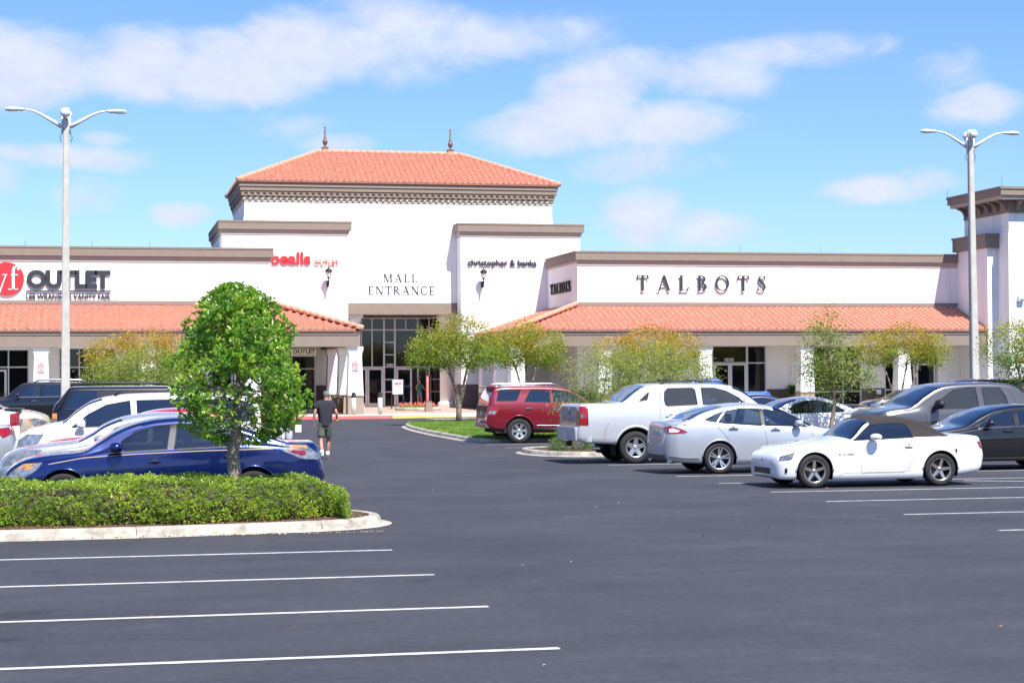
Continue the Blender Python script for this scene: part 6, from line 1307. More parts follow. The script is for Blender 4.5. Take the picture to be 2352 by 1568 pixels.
# near evergreen tree
NL = leafmat('glossy_leaf', [(0, (.045, .13, .018)), (.3, (.10, .24, .025)), (.65, (.24, .42, .045)), (1, (.46, .52, .07))], .25, .4, .5)
def near_tree():
    o = empty('evergreen_tree', (0, 0, 0), 0, 'egg shaped glossy green tree growing out of the clipped foreground hedge', 'tree'); o.location = (1.73, 26.0, .12)
    prof = pchip([(1.12, .34), (1.35, .76), (1.6, .91), (1.95, .95), (2.3, .88), (2.6, .80), (2.85, .69), (3.05, .53), (3.2, .33), (3.30, .12)])
    tips = []; lcs = []
    while len(tips) < 2750:
        z = rng.uniform(1.12, 3.30); a = rng.uniform(0, 2*math.pi); rr = prof(z)*(.97+.13*math.sin(3*a+z*5)+.11*math.sin(5*a-z*9)+.05*math.sin(13*z+a))
        if rng.random() > rr/.95+.15: continue
        if math.sin(7*math.cos(a)*rr+1)*math.sin(6.5*z)+math.sin(8*math.sin(a)*rr+z*3) > 1.15 and rng.random() < .85: continue
        u = rng.random()**.38 if rng.random() < .85 else rng.random()
        x, y = math.cos(a)*rr*u, math.sin(a)*rr*u
        if z < 2.05 and abs(x+.05) < .42 and (y < -.1 or u < .8) and z > 1.25 and rng.random() < .93-.5*abs(x+.05): continue   # bare inner twigs show low in front
        if z < 1.35 and y < 0 and abs(x) < .3: continue
        tips.append(np.array((x+.10*(2.2-z)*.3, y, z-.12))); lcs.append(0)
    tips = np.array(tips); tips[:, 0] = tips[:, 0]*.93+.07; out = unit(tips-np.array([0, 0, 1.5])+rng.normal(size=tips.shape)*.25)
    k = 9; P = np.repeat(tips, k, 0); D = np.repeat(out, k, 0); ringv = unit(np.cross(D, rng.normal(size=D.shape))); D = unit(D*.55+ringv*.8+np.array([0, 0, .12])); P = P+rng.normal(size=P.shape)*.014
    n = len(P); clump = np.repeat(rng.random(len(tips))*.6+.2*np.sin(tips[:, 0]*9)*np.sin(tips[:, 2]*7), k); lc = np.clip(.10+clump*.8+rng.random(n)*.38, 0, 1)
    leaves('crown', P, D, rng.uniform(.045, .082, n), rng.uniform(.024, .038, n), lc, NL, o)
    sub = tips[rng.choice(len(tips), 520, replace=False)]
    extra = np.array([(rng.uniform(-.55, .5), rng.uniform(-.75, -.1), rng.uniform(1.3, 1.95)-.12) for _ in range(150)])
    tr = [((.02, 0, 0), .115), ((0, 0, .25), .10), ((.03, .0, .55), .095), ((.0, .01, .85), .085), ((.05, 0, 1.15), .075), ((.06, .0, 1.5), .06), ((.1, 0, 1.9), .045), ((.1, 0, 2.4), .03), ((.12, 0, 2.9), .012)]
    skeleton(tr, np.concatenate([sub, extra]), .05, o, BARK, .12, 'branches', .0035)
near_tree()
# crape myrtles and feathery trees
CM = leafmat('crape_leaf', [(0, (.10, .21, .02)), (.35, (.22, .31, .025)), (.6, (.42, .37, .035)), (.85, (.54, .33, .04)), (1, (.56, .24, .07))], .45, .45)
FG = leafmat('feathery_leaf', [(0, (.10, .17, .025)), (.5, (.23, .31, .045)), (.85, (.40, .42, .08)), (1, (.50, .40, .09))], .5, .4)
def tree(name, label, x, y, z, blobs, nleaf, lsz, m, bark, trunks, gold=None, weep=0., group=None, tipn=160, clus=14, csz=.16, cat='tree', r0=.035):
    o = empty(name, (x, y, z), 0, label, cat, group); tips = []
    nleaf = int(nleaf*1.2); clus = int(clus*1.9); csz = csz*1.12; lsz = (lsz[0]*1.12, lsz[1]*1.2); vol = [b[1][0]*b[1][1]*b[1][2] for b in blobs]; nt_ = max(40, nleaf//clus)
    for b, v in zip(blobs, vol): tips.append(ellip(max(6, int(nt_*v/sum(vol))), b[0], b[1], .35))
    tips = np.concatenate(tips); P = np.repeat(tips, clus, 0)+rng.normal(size=(len(tips)*clus, 3))*csz*np.array([1, 1, .7 if not weep else 1.1]); n = len(P)
    D = rng.normal(size=(n, 3)); D[:, 2] += .2-weep*2.2; zt = max(b[0][2]+b[1][2] for b in blobs); zb = min(b[0][2]-b[1][2] for b in blobs)
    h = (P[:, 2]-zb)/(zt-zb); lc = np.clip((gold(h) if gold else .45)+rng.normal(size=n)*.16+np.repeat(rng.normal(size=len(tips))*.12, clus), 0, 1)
    leaves('crown', P, D, rng.uniform(.7, 1.3, n)*lsz[0], rng.uniform(.7, 1.3, n)*lsz[1], lc, m, o)
    sub = tips[rng.choice(len(tips), min(tipn, len(tips)), replace=False)]; T = len(trunks)
    for i, tr in enumerate(trunks):
        ss = [t for t in sub if min(range(T), key=lambda j: np.linalg.norm(np.array(trunks[j][-1][0][:2])-t[:2])) == i]
        if ss: skeleton(tr, np.array(ss), r0, o, bark, .10, 'branches', .008)
    return o
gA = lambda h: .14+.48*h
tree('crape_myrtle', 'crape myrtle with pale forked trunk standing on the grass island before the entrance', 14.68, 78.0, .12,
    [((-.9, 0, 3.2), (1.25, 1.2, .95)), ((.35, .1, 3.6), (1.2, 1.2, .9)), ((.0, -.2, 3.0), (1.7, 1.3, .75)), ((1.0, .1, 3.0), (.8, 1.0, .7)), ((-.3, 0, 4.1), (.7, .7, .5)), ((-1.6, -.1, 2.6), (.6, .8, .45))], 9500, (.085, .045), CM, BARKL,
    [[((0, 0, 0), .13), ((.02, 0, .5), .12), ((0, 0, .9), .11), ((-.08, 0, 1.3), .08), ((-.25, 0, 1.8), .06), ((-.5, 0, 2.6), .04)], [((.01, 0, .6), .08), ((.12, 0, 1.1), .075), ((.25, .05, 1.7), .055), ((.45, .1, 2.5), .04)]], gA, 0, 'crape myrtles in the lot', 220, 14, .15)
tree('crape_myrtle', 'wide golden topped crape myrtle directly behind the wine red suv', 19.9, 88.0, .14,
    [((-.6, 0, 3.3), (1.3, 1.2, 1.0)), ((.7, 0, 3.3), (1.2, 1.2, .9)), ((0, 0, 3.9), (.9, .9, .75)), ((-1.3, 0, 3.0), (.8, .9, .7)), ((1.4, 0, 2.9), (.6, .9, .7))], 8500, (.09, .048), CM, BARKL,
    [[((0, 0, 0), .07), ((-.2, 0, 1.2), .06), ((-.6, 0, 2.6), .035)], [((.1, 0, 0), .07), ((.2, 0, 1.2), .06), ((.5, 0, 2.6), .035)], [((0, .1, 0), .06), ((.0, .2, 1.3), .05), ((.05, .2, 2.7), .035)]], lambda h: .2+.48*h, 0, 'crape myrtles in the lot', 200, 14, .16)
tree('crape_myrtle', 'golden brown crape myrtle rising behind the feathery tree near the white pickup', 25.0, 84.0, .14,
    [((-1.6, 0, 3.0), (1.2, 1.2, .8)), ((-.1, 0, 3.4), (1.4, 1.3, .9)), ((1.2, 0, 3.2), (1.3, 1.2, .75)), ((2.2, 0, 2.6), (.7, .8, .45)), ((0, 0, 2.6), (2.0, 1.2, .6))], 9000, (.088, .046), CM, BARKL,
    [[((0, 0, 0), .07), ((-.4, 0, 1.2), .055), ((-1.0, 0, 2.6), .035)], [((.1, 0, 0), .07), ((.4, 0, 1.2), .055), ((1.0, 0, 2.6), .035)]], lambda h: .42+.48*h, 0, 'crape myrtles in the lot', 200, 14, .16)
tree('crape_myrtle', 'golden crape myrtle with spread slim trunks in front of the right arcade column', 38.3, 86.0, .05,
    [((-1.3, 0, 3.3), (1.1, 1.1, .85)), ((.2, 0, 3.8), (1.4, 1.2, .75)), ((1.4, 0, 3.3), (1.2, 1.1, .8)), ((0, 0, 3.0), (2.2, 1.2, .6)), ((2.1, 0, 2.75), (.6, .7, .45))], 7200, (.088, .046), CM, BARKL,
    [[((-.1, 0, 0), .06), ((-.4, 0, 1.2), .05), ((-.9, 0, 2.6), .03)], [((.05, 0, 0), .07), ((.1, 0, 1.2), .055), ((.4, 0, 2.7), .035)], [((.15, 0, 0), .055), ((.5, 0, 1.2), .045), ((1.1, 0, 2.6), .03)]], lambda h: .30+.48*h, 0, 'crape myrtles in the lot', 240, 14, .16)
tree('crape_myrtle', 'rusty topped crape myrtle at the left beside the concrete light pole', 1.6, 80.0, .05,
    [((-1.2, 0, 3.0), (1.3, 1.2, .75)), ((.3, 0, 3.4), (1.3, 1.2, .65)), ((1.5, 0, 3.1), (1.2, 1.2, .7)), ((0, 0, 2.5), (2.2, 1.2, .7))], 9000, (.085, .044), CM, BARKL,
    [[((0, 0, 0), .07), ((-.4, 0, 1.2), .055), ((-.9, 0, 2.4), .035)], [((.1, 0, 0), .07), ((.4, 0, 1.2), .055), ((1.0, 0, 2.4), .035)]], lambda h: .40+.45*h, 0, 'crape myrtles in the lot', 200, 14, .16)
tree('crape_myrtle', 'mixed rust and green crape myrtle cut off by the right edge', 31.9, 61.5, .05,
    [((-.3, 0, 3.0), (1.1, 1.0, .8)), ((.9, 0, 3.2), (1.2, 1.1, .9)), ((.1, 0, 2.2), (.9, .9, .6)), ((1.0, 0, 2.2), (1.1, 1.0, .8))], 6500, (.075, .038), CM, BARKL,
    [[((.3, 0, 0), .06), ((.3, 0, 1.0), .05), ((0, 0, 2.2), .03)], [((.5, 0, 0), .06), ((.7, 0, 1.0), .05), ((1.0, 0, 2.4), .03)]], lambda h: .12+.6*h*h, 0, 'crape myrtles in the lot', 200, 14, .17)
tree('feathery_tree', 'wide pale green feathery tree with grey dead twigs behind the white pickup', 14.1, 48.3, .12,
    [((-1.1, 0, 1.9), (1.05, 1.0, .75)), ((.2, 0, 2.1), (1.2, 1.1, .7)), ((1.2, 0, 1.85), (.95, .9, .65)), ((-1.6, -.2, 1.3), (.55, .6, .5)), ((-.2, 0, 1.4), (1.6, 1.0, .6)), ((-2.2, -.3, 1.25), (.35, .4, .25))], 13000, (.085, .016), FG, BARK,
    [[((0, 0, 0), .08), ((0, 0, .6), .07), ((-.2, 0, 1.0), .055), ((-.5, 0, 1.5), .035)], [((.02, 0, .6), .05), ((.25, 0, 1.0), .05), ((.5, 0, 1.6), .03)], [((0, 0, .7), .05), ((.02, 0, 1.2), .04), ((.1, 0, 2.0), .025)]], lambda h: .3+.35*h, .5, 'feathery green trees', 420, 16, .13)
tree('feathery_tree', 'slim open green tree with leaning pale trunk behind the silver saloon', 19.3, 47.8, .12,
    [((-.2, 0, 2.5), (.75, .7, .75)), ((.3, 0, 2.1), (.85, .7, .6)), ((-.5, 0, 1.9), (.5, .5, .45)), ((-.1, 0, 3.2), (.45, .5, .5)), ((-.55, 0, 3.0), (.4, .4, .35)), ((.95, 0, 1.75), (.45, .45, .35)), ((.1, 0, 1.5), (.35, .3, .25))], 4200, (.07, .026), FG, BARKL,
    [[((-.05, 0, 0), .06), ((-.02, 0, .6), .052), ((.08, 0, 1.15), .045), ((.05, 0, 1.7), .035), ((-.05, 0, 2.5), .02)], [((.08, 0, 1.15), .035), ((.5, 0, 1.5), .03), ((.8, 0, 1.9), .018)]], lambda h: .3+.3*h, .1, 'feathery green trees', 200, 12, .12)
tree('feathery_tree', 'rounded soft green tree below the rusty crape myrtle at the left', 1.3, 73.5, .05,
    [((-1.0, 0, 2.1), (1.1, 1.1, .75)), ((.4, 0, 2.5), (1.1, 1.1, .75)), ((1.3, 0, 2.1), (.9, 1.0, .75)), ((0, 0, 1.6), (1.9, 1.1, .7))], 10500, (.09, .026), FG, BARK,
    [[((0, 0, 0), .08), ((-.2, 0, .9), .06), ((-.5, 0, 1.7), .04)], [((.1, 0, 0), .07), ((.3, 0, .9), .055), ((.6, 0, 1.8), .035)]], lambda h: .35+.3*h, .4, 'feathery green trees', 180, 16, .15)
# low juniper, hedge, flowers, pot plant, grass
JN = leafmat('juniper_leaf', [(0, (.05, .11, .03)), (.6, (.14, .24, .06)), (1, (.22, .32, .09))], .6, .3)
def bush(name, label, x, y, z, r, h, n, ls, m, cat='shrub', group=None):
    o = empty(name, (x, y, z), 0, label, cat, group); k = n//14; t = []
    while len(t) < k:
        a = rng.uniform(0, 2*math.pi); e = rng.random(); rr = r*(1-e**1.8*.65)*rng.uniform(.55, 1.05); t.append((math.cos(a)*rr, math.sin(a)*rr, h*e*rng.uniform(.75, 1.1)))
    t = np.array(t); P = np.repeat(t, 14, 0)+rng.normal(size=(k*14, 3))*.035; D = np.repeat(unit(t+np.array([0, 0, .25*h])), 14, 0)+rng.normal(size=P.shape)*.45
    leaves('foliage', P, D, rng.uniform(.7, 1.3, len(P))*ls[0], rng.uniform(.7, 1.3, len(P))*ls[1], rng.random(len(P)), m, o)
    q = MB(); [q.tube([(0, 0, 0), tuple(p*.6)], [.012, .005], 4) for p in t[::12]]; q.build('stems', BARK, o); return o
bush('juniper', 'pale green juniper bush on the kerbed bed behind the white pickup bumper', 12.0, 47.6, .1, .62, .62, 4200, (.075, .014), JN, 'shrub', 'junipers on the bed')
bush('juniper', 'small low juniper under the white pickup tailgate', 13.2, 47.4, .1, .45, .28, 1600, (.06, .012), JN, 'shrub', 'junipers on the bed')
HL = leafmat('hedge_leaf', [(0, (.12, .20, .03)), (.3, (.24, .36, .04)), (.65, (.40, .52, .06)), (.92, (.56, .62, .10)), (.97, (.6, .36, .06)), (1, (.5, .18, .08))], .3, .42, .5)
def hedge():
    o = empty('hedge', (0, 25.9, .12), 0, 'long low clipped green hedge filling the mulched island in the foreground', 'hedge')
    X0_, X1_, Y0_, Y1_, H = -4.5, 3.26, -.98, 1.0, .50
    def top(x, y):
        e = max(0, (x-(X1_-.75))/.75); return H*(1+.07*math.sin(x*2.1)+.05*math.sin(x*4.7+y*3)+.04*math.sin(y*6+x*1.3))*math.sqrt(max(0.02, 1-e**2.2))
    def yf(x):
        e = max(0, (x-(X1_-2.2))/2.2); return Y0_+.95*e**1.7+.04*math.sin(x*5)
    pts = []; nr_ = []
    while len(pts) < 8200:
        x = rng.uniform(X0_ if rng.random() < .2 else -1.9, X1_+.05); f = rng.random(); y0 = yf(x)
        if f < .58:
            y = rng.uniform(y0+.05, Y1_-.05); ed = min((y-y0), (Y1_-y), (X1_+.05-x))/.16; z = top(x, y)*(1-.22*max(0, 1-ed)**2)+rng.normal()*.018; nn = (0, -.15, 1)
        elif f < .92:
            z = rng.uniform(.03, 1)*top(x, 0)*.9; y = y0+rng.normal()*.022-.05*math.sin(z/H*math.pi)+.05*(z/H)**3+.05*math.sin(x*11+z*9)*.5; nn = (0, -1, .45)
        else:
            z = rng.uniform(.03, 1)*H*.75; y = rng.uniform(y0, Y1_); x = X1_-.02+rng.normal()*.03-.1*(abs(y)/1.)**2-.12*(z/H)**2; nn = (1, -.2, .4)
        pts.append((x, y, z)); nr_.append(nn)
    pts = np.array(pts); nr_ = unit(np.array(nr_)+rng.normal(size=pts.shape)*.35); k = 7; P = np.repeat(pts, k, 0)+rng.normal(size=(len(pts)*k, 3))*.010
    D = np.repeat(nr_, k, 0); rg = unit(np.cross(D, rng.normal(size=D.shape))); D = unit(D*.6+rg*.75); n = len(P)
    cl = np.repeat(.35+.22*np.sin(pts[:, 0]*3.1+pts[:, 1]*2)*np.sin(pts[:, 2]*9+pts[:, 0]*5)+rng.normal(size=len(pts))*.16, k); lc = np.clip(cl+rng.normal(size=n)*.13, 0, 1); sp_ = rng.random(n); lc[sp_ > .994] = 1.
    leaves('foliage', P, D, rng.uniform(.026, .042, n), rng.uniform(.016, .022, n), lc, HL, o)
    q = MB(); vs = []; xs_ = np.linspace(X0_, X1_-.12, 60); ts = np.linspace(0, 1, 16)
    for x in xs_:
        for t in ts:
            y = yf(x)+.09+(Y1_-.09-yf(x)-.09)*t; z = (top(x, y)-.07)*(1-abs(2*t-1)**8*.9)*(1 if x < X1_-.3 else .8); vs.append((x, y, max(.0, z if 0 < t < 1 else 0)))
    q.add(vs, [(i*16+j, (i+1)*16+j, (i+1)*16+j+1, i*16+j+1) for i in range(59) for j in range(15)], 0, True); q.build('inner_dark_hull', mat('hull_shade', (.03, .032, .014), .95, col2=(.05, .035, .022), vscale=40), o)  # added solid hull against see-through; the hedge's inner shade is its dark colour
    q = MB()
    for _ in range(220):
        x = rng.uniform(-2, X1_-.1); z = rng.uniform(.05, .42); y = yf(x)-.0; q.tube([(x, y+.08, z), (x+rng.normal()*.06, y-.03, z+rng.uniform(0, .08)), (x+rng.normal()*.1, y-.05, z+rng.uniform(.02, .15))], [.003, .0025, .0015], 4)
    q.build('twigs', BARK, o)
hedge()
LML = leafmat('lime_leaf', [(0, (.16, .28, .03)), (1, (.45, .50, .06))], .5, .3); RBL = leafmat('red_bloom', [(0, (.6, .03, .03)), (1, (.75, .14, .12))], .6, .3)
protos = []
for i in range(3):
    o = empty('flowering_plant', (0, 0, 0)); n = 46; P = rng.normal(size=(n, 3))*np.array([.05, .05, .0])+np.array([0, 0, .01]); P[:, 2] += rng.uniform(0, .10, n); D = rng.normal(size=P.shape)*.6+np.array([0, 0, 1.]); leaves('leaf_tuft', P, D, rng.uniform(.10, .17, n), rng.uniform(.04, .06, n), rng.random(n), LML, o)
    q = MB(); q.lathe([(.001, .12), (.035, .16), (.045, .22), (.03, .28), (.006, .36), (.001, .37)], (0, 0, 0), 8); q.build('bloom', mat('red_flower', (.62, .04, .04), .7, col2=(.75, .16, .14), vscale=60), o); protos.append(o)
k = 0
for i in range(46):
    a = i*2.39996; r_ = 1.05*math.sqrt((i+.5)/46); o = protos[k] if k < 3 else copy_tree(protos[k % 3]); o.location = (17.42+r_*math.cos(a), 105.0+r_*math.sin(a), .30); o.rotation_euler = (random.uniform(-.15, .15), random.uniform(-.15, .15), a); sc = random.uniform(.8, 1.15); o.scale = (sc, sc, sc)
    tag(o, 'red flowering plant with yellow green leaves in the round entrance planter', 'flower', 'red flowers in the planter'); k += 1
o = empty('potted_plant', (37.95, 100.0, .152), 0, 'dark brown pot holding a spiky green plant beside the double door', 'potted plant')
q = MB(); q.lathe([(.001, 0), (.27, 0), (.36, .82), (.38, .86), (.33, .86), (.30, .80), (.001, .78)], (0, 0, 0), 20); q.build('pot', mat('brown_pot', (.07, .035, .025), .5), o)
n = 130; D = rng.normal(size=(n, 3))*.75+np.array([0, 0, 1.]); P = rng.normal(size=(n, 3))*.06+np.array([0, 0, .82]); leaves('fronds', P, D, rng.uniform(.45, .8, n), rng.uniform(.045, .07, n), rng.random(n), leafmat('spiky_leaf', [(0, (.03, .08, .02)), (1, (.12, .2, .05))], .5, .3), o)
# lawn
def grass():
    pts = []; ring = [Vector((p.x, p.y)) for p in grass_ring]; poly = [(p.x, p.y) for p in ring]
    X = rng.uniform(11.3, 17.4, 90000); Y = rng.uniform(56.8, 80.8, 90000)
    keep = np.array([pin(poly, x, y) for x, y in zip(X, Y)]); X = X[keep]; Y = Y[keep]; n = len(X)
    P = np.stack([X, Y, np.full(n, .095)], 1); D = rng.normal(size=P.shape)*.35+np.array([0, 0, 1.])
    o = leaves('lawn', P, D, rng.uniform(.07, .14, n), rng.uniform(.03, .05, n), np.clip(.5+.3*np.sin(X*2.3)*np.sin(Y*.9)+rng.normal(size=n)*.22, 0, 1), leafmat('grass_blade', [(0, (.10, .20, .02)), (.6, (.20, .33, .04)), (1, (.34, .40, .09))], .6, .3), None)
    tag(o, 'short bright green grass covering the long kerbed island', 'grass', None, 'stuff')
grass()
n = 2600; X = rng.uniform(-3, 3.5, n); Y = 25.0+rng.normal(size=n)*.12-.15*(X < 2)+.5*np.maximum(0, (X-2.2)/1.3)**2; kp = (X < 3.55); P = np.stack([X, Y, np.full(n, .118)], 1)[kp]; n = len(P)
o = leaves('mulch_chips', P, np.stack([rng.normal(size=n), rng.normal(size=n), rng.normal(size=n)*.25], 1), rng.uniform(.02, .06, n), rng.uniform(.008, .018, n), rng.random(n), leafmat('bark_chip', [(0, (.07, .03, .02)), (.6, (.20, .09, .05)), (1, (.34, .18, .10))], .9, .05), None)
tag(o, 'reddish brown bark chips along the hedge foot', 'mulch', None, 'stuff')
n = 260; X = rng.uniform(-2, 16, n); Y = rng.uniform(12, 92, n); P = np.stack([X, Y, np.full(n, .006)], 1)
near_k = rng.random(160); P2 = np.stack([-1+4.6*near_k, 24.1-.02*rng.random(160), np.full(160, .03)], 1); P = np.concatenate([P, P2]); n = len(P)
o = leaves('fallen_leaves', P, np.stack([rng.normal(size=n), rng.normal(size=n), rng.random(n)*.15], 1), rng.uniform(.02, .05, n), rng.uniform(.012, .03, n), rng.random(n), leafmat('dry_leaf', [(0, (.25, .12, .05)), (.6, (.45, .28, .12)), (1, (.6, .5, .35))], .8, .1), None)
tag(o, 'dry fallen leaves scattered over the asphalt', 'leaves', None, 'stuff')
# ------------------------------------------------------------------ people
SK = mat('skin_tone', (.42, .215, .14), .55, var=.08, vscale=20)
SKL = mat('fair_skin_tone', (.50, .27, .19), .55)
def person(label, x, y, z, J, skinm, top_, bottom, shoes, hairm, face=1, sleeve=.55, rz=0., legwear='shorts', bare=False, H=1.0, group=None, sock=None, bald=False, toprad=1.):
    o = empty('person', (x, y, z), rz, label, 'person', group)
    o.scale = (H, H, H); V = []; E = []; Rd = []
    def v(p, r): V.append(tuple(p)); Rd.append(r); return len(V)-1
    def e(a, b_): E.append((a, b_))
    pel = v(J['pelvis'], (.14, .10)); wa = v(J['waist'], (.125, .09)); ch = v(J['chest'], (.15, .10)); nb = v(J['neckb'], (.07, .06)); nk = v(J['neck'], (.052, .055)); hb = v(J['headb'], (.062, .078)); hm = v(J['headm'], (.074, .092)); ht = v(Vector(J['headt'])+Vector((0, 0, .012)), (.062, .074))
    for a, b_ in ((pel, wa), (wa, ch), (ch, nb), (nb, nk), (nk, hb), (hb, hm), (hm, ht)): e(a, b_)
    fd = J['face']; nose = v(Vector(J['headb'])+Vector(fd)*.098+Vector((0, 0, .035)), .011); e(hb, nose)
    sdv = Vector((-fd[1], fd[0], 0))
    for sg in (-1, 1): er = v(Vector(J['headb'])+sdv*sg*.082+Vector((0, 0, .04)), .014); e(hm, er)
    for s_ in 'LR':
        sh = v(J['sh'+s_], .052); eb = v(J['el'+s_], .038); wr = v(J['wr'+s_], .026); pm = v(J['ha'+s_], (.034, .020)); e(ch, sh); e(sh, eb); e(eb, wr); e(wr, pm)
        d = (Vector(J['ha'+s_])-Vector(J['wr'+s_])).normalized(); sx = 1 if s_ == 'R' else -1
        for k in range(4):
            b0 = Vector(J['ha'+s_])+Vector((0, (k-1.5)*.018, 0))+d*.03; f1 = v(b0+d*.035+Vector((-sx*.004, 0, 0)), .0085); f2 = v(b0+d*(.062-.006*abs(k-1.2))+Vector((-sx*.014, 0, 0)), .007); e(pm, f1); e(f1, f2)
        t1 = v(Vector(J['ha'+s_])+Vector((-sx*.01, .038, .0)), .010); t2 = v(Vector(J['ha'+s_])+d*.035+Vector((-sx*.016, .05, 0)), .008); e(pm, t1); e(t1, t2)
        hp = v(J['hp'+s_], .088); kn = v(J['kn'+s_], .052); cf = v(J['cf'+s_], .054); an = v(J['an'+s_], .036); to = v(J['to'+s_], (.040, .028)); e(pel, hp); e(hp, kn); e(kn, cf); e(cf, an); e(an, to)
    skin('body', V, E, Rd, skinm, o, 2, 0)
    # shirt
    V = []; E = []; Rd = []; a = v(Vector(J['hem'])+Vector((0, 0, -.07)), (.19*toprad, .15*toprad)); b_ = v(J['waist'], (.175*toprad, .14*toprad)); c_ = v(J['chest'], (.185*toprad, .135*toprad)); d_ = v(Vector(J['neckb'])+Vector((0, 0, .02)), (.10, .09)); e(a, b_); e(b_, c_); e(c_, d_)
    if sleeve > 0:
        for s_ in 'LR':
            s0 = v(Vector(J['sh'+s_])+Vector((0, 0, .008)), .078); s1_ = v(Vector(J['sh'+s_]).lerp(Vector(J['el'+s_]), sleeve*.6), .074); s2_ = v(Vector(J['sh'+s_]).lerp(Vector(J['el'+s_]), sleeve), .072); e(c_, s0); e(s0, s1_); e(s1_, s2_)
    skin('shirt', V, E, Rd, top_, o, 2, 1)
    if sleeve == 0:
        q = MB()
        for sg in (-1, 1): q.tube([Vector(J['chest'])+Vector((sg*.09, -.09*face*-1, .03)), Vector(J['neckb'])+Vector((sg*.10, .0, .02)), Vector(J['chest'])+Vector((sg*.09, .09, .03))], .016, 5)
        q.build('shirt_strap', top_, o)
    V = []; E = []; Rd = []; a = v(Vector(J['pelvis'])+Vector((0, 0, .12)), (.155, .12)); p0 = v(Vector(J['pelvis'])+Vector((0, 0, -.02)), (.17, .135)); e(a, p0)
    for s_ in 'LR':
        h0 = v(J['hp'+s_], .108); k0 = Vector(J['hp'+s_]).lerp(Vector(J['kn'+s_]), J.get('short', .8)); k1 = v(k0, .102); e(p0, h0); e(h0, k1)
        if legwear == 'trousers': k2 = v(J['kn'+s_], .080); k3 = v(J['an'+s_], .07); e(k1, k2); e(k2, k3)
        else: k2 = v(k0.lerp(Vector(J['kn'+s_]), .22), .104); e(k1, k2)
    skin(legwear, V, E, Rd, bottom, o, 2, 1)
    for s_ in 'LR':
        an, to = Vector(J['an'+s_]), Vector(J['to'+s_]); heel = an+(an-to).normalized()*.035+Vector((0, 0, -.035)); V = []; E = []; Rd = []
        h0 = v(heel, .042); m0 = v(heel.lerp(to, .45)+Vector((0, 0, .018)), .046); t0 = v(to+Vector((0, 0, -.002)), (.048, .032)); e(h0, m0); e(m0, t0); skin('shoe', V, E, Rd, shoes, o, 2, 1)
        if sock:
            q = MB(); q.tube([an+Vector((0, 0, -.02)), an.lerp(Vector(J['cf'+s_]), .45)], [.043, .047], 12); q.build('sock', sock, o)
    # hair: shell of the head, open at the face
    hq = MB(); hc = Vector(J['headm'])+Vector((0, 0, -.012)); hq.ball((0, 0, 0), (.083, .095, .102), 20, 14); F = Vector(fd)
    vs = [Vector(p) for p in hq.v]; keep = []
    for f in hq.f:
        c = sum((vs[i] for i in f), Vector())/len(f); fr = c.dot(F)/.09; zz = c.z/.09
        if fr > .45 and zz < .55: continue
        if zz < -.95: continue
        if bald and zz > .80 and fr > -.85 and abs(c.x) < .05 and c.length > .01: continue
        keep.append(f)
    m2 = MB(); m2.add([p+hc for p in vs], keep, 0, True); m2.build('hair', hairm, o)
    return o
GHAIR = mat('grey_hair', (.16, .16, .17), .8, var=.5, vscale=60); DHAIR = mat('dark_hair', (.03, .018, .014), .7)
TEE = mat('dark_tee', (.014, .014, .022), .95, col2=(.030, .030, .040), vscale=2, sx=(.5, .5, 60)); OLV = mat('olive_cotton', (.085, .095, .07), .95, var=.15, vscale=8)
WSH = mat('white_shoe', (.72, .72, .74), .6); WSO = mat('white_sock', (.78, .78, .78), .9)
man = dict(pelvis=(.02, 0, .86), hem=(.03, -.01, .86), waist=(.025, .01, 1.02), chest=(.03, .03, 1.30), neckb=(.05, .05, 1.45), neck=(.055, .07, 1.51), headb=(.06, .085, 1.575), headm=(.06, .08, 1.635), headt=(.06, .07, 1.69), face=(.45, .893, 0),
    shL=(-.165, .03, 1.385), elL=(-.245, -.03, 1.16), wrL=(-.265, .02, .95), haL=(-.262, .035, .885), shR=(.215, .03, 1.375), elR=(.305, -.05, 1.15), wrR=(.315, .05, .965), haR=(.295, .075, .905),
    hpL=(-.075, 0, .80), knL=(-.095, -.06, .47), cfL=(-.095, -.15, .33), anL=(-.085, -.26, .155), toL=(-.085, -.13, .045), hpR=(.105, 0, .79), knR=(.105, .10, .47), cfR=(.11, .10, .33), anR=(.085, .12, .09), toR=(.10, .27, .035), short=.68)
P1 = person('man walking away in dark tee shirt, olive shorts and white sneakers', 5.38, 46.7, .0, man, SK, TEE, OLV, WSH, GHAIR, 1, .62, 0, 'shorts', sock=WSO, bald=True)
q = MB(); q.tube([(-.265, .018, .945), (-.266, .022, .975)], [.033, .034], 12); q.build('wrist_watch', CHR, P1); q = MB(); q.tube([(.316, .045, .965), (.315, .035, .985)], [.032, .032], 12); q.build('wristband', mat('yellow_band', (.8, .6, .02), .5), P1)
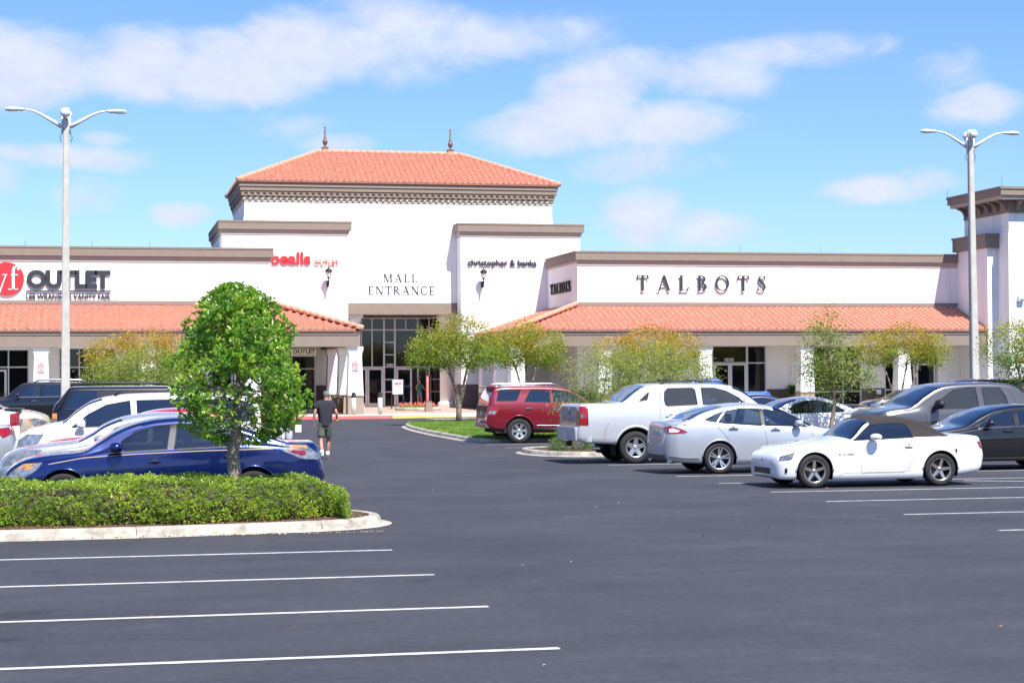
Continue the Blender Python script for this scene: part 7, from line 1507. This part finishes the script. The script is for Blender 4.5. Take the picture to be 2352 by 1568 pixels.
mb_ = dict(man); mb_.update(shL=(-.17, .02, 1.385), elL=(-.22, -.02, 1.14), wrL=(-.22, .08, .95), haL=(-.21, .1, .89), face=(0, 1, 0))
P2_ = person('person in navy shirt and loose white trousers mostly hidden behind the evergreen tree', 4.32, 46.0, 0, mb_, SK, mat('navy_cotton', (.02, .025, .06), .9), mat('white_cotton', (.74, .74, .78), .9), WSH, GHAIR, 1, .6, 0, 'trousers', H=.99)
q = MB(); q.box(.27, .42, .05, .09, .70, .88); o = q.build('paper_bag', mat('white_paper', (.75, .75, .75), .7), None, .01); o.location = (4.32, 46.0, 0); tag(o, 'small white bag held by the hidden person in white trousers', 'bag')
wm = dict(pelvis=(0, 0, .86), hem=(0, 0, .90), waist=(0, .0, 1.02), chest=(0, .0, 1.24), neckb=(0, 0, 1.40), neck=(0, 0, 1.46), headb=(0, -.01, 1.53), headm=(0, 0, 1.585), headt=(0, 0, 1.64), face=(.15, -.985, 0),
    shL=(-.155, 0, 1.33), elL=(-.22, .0, 1.10), wrL=(-.10, -.14, .98), haL=(-.05, -.17, .94), shR=(.155, 0, 1.33), elR=(.24, -.03, 1.10), wrR=(.36, -.12, 1.02), haR=(.41, -.14, 1.02),
    hpL=(-.08, 0, .80), knL=(-.09, -.02, .46), cfL=(-.10, .03, .32), anL=(-.10, .02, .08), toL=(-.12, -.13, .03), hpR=(.08, 0, .80), knR=(.09, -.08, .47), cfR=(.09, -.02, .33), anR=(.08, .0, .08), toR=(.09, -.15, .03), short=.42)
person('woman in green tank top and denim shorts stepping out of the entrance door', 18.87, 113.1, .3, wm, SKL, mat('green_tank', (.015, .20, .13), .85), mat('denim', (.14, .21, .36), .9), mat('brown_sandal', (.12, .06, .04), .7), DHAIR, -1, 0, 0, 'shorts', H=1.0)
# a small fixed box on the store front and utility items
o = wempty('utility_box', (43.6, 100.95, 1.05), 'small white utility box on the dark wainscot of the right store', 'utility box'); q = MB(); q.box(43.5, 43.75, 100.86, 100.96, .95, 1.22); q.build('cover', WSGN, o, .01)
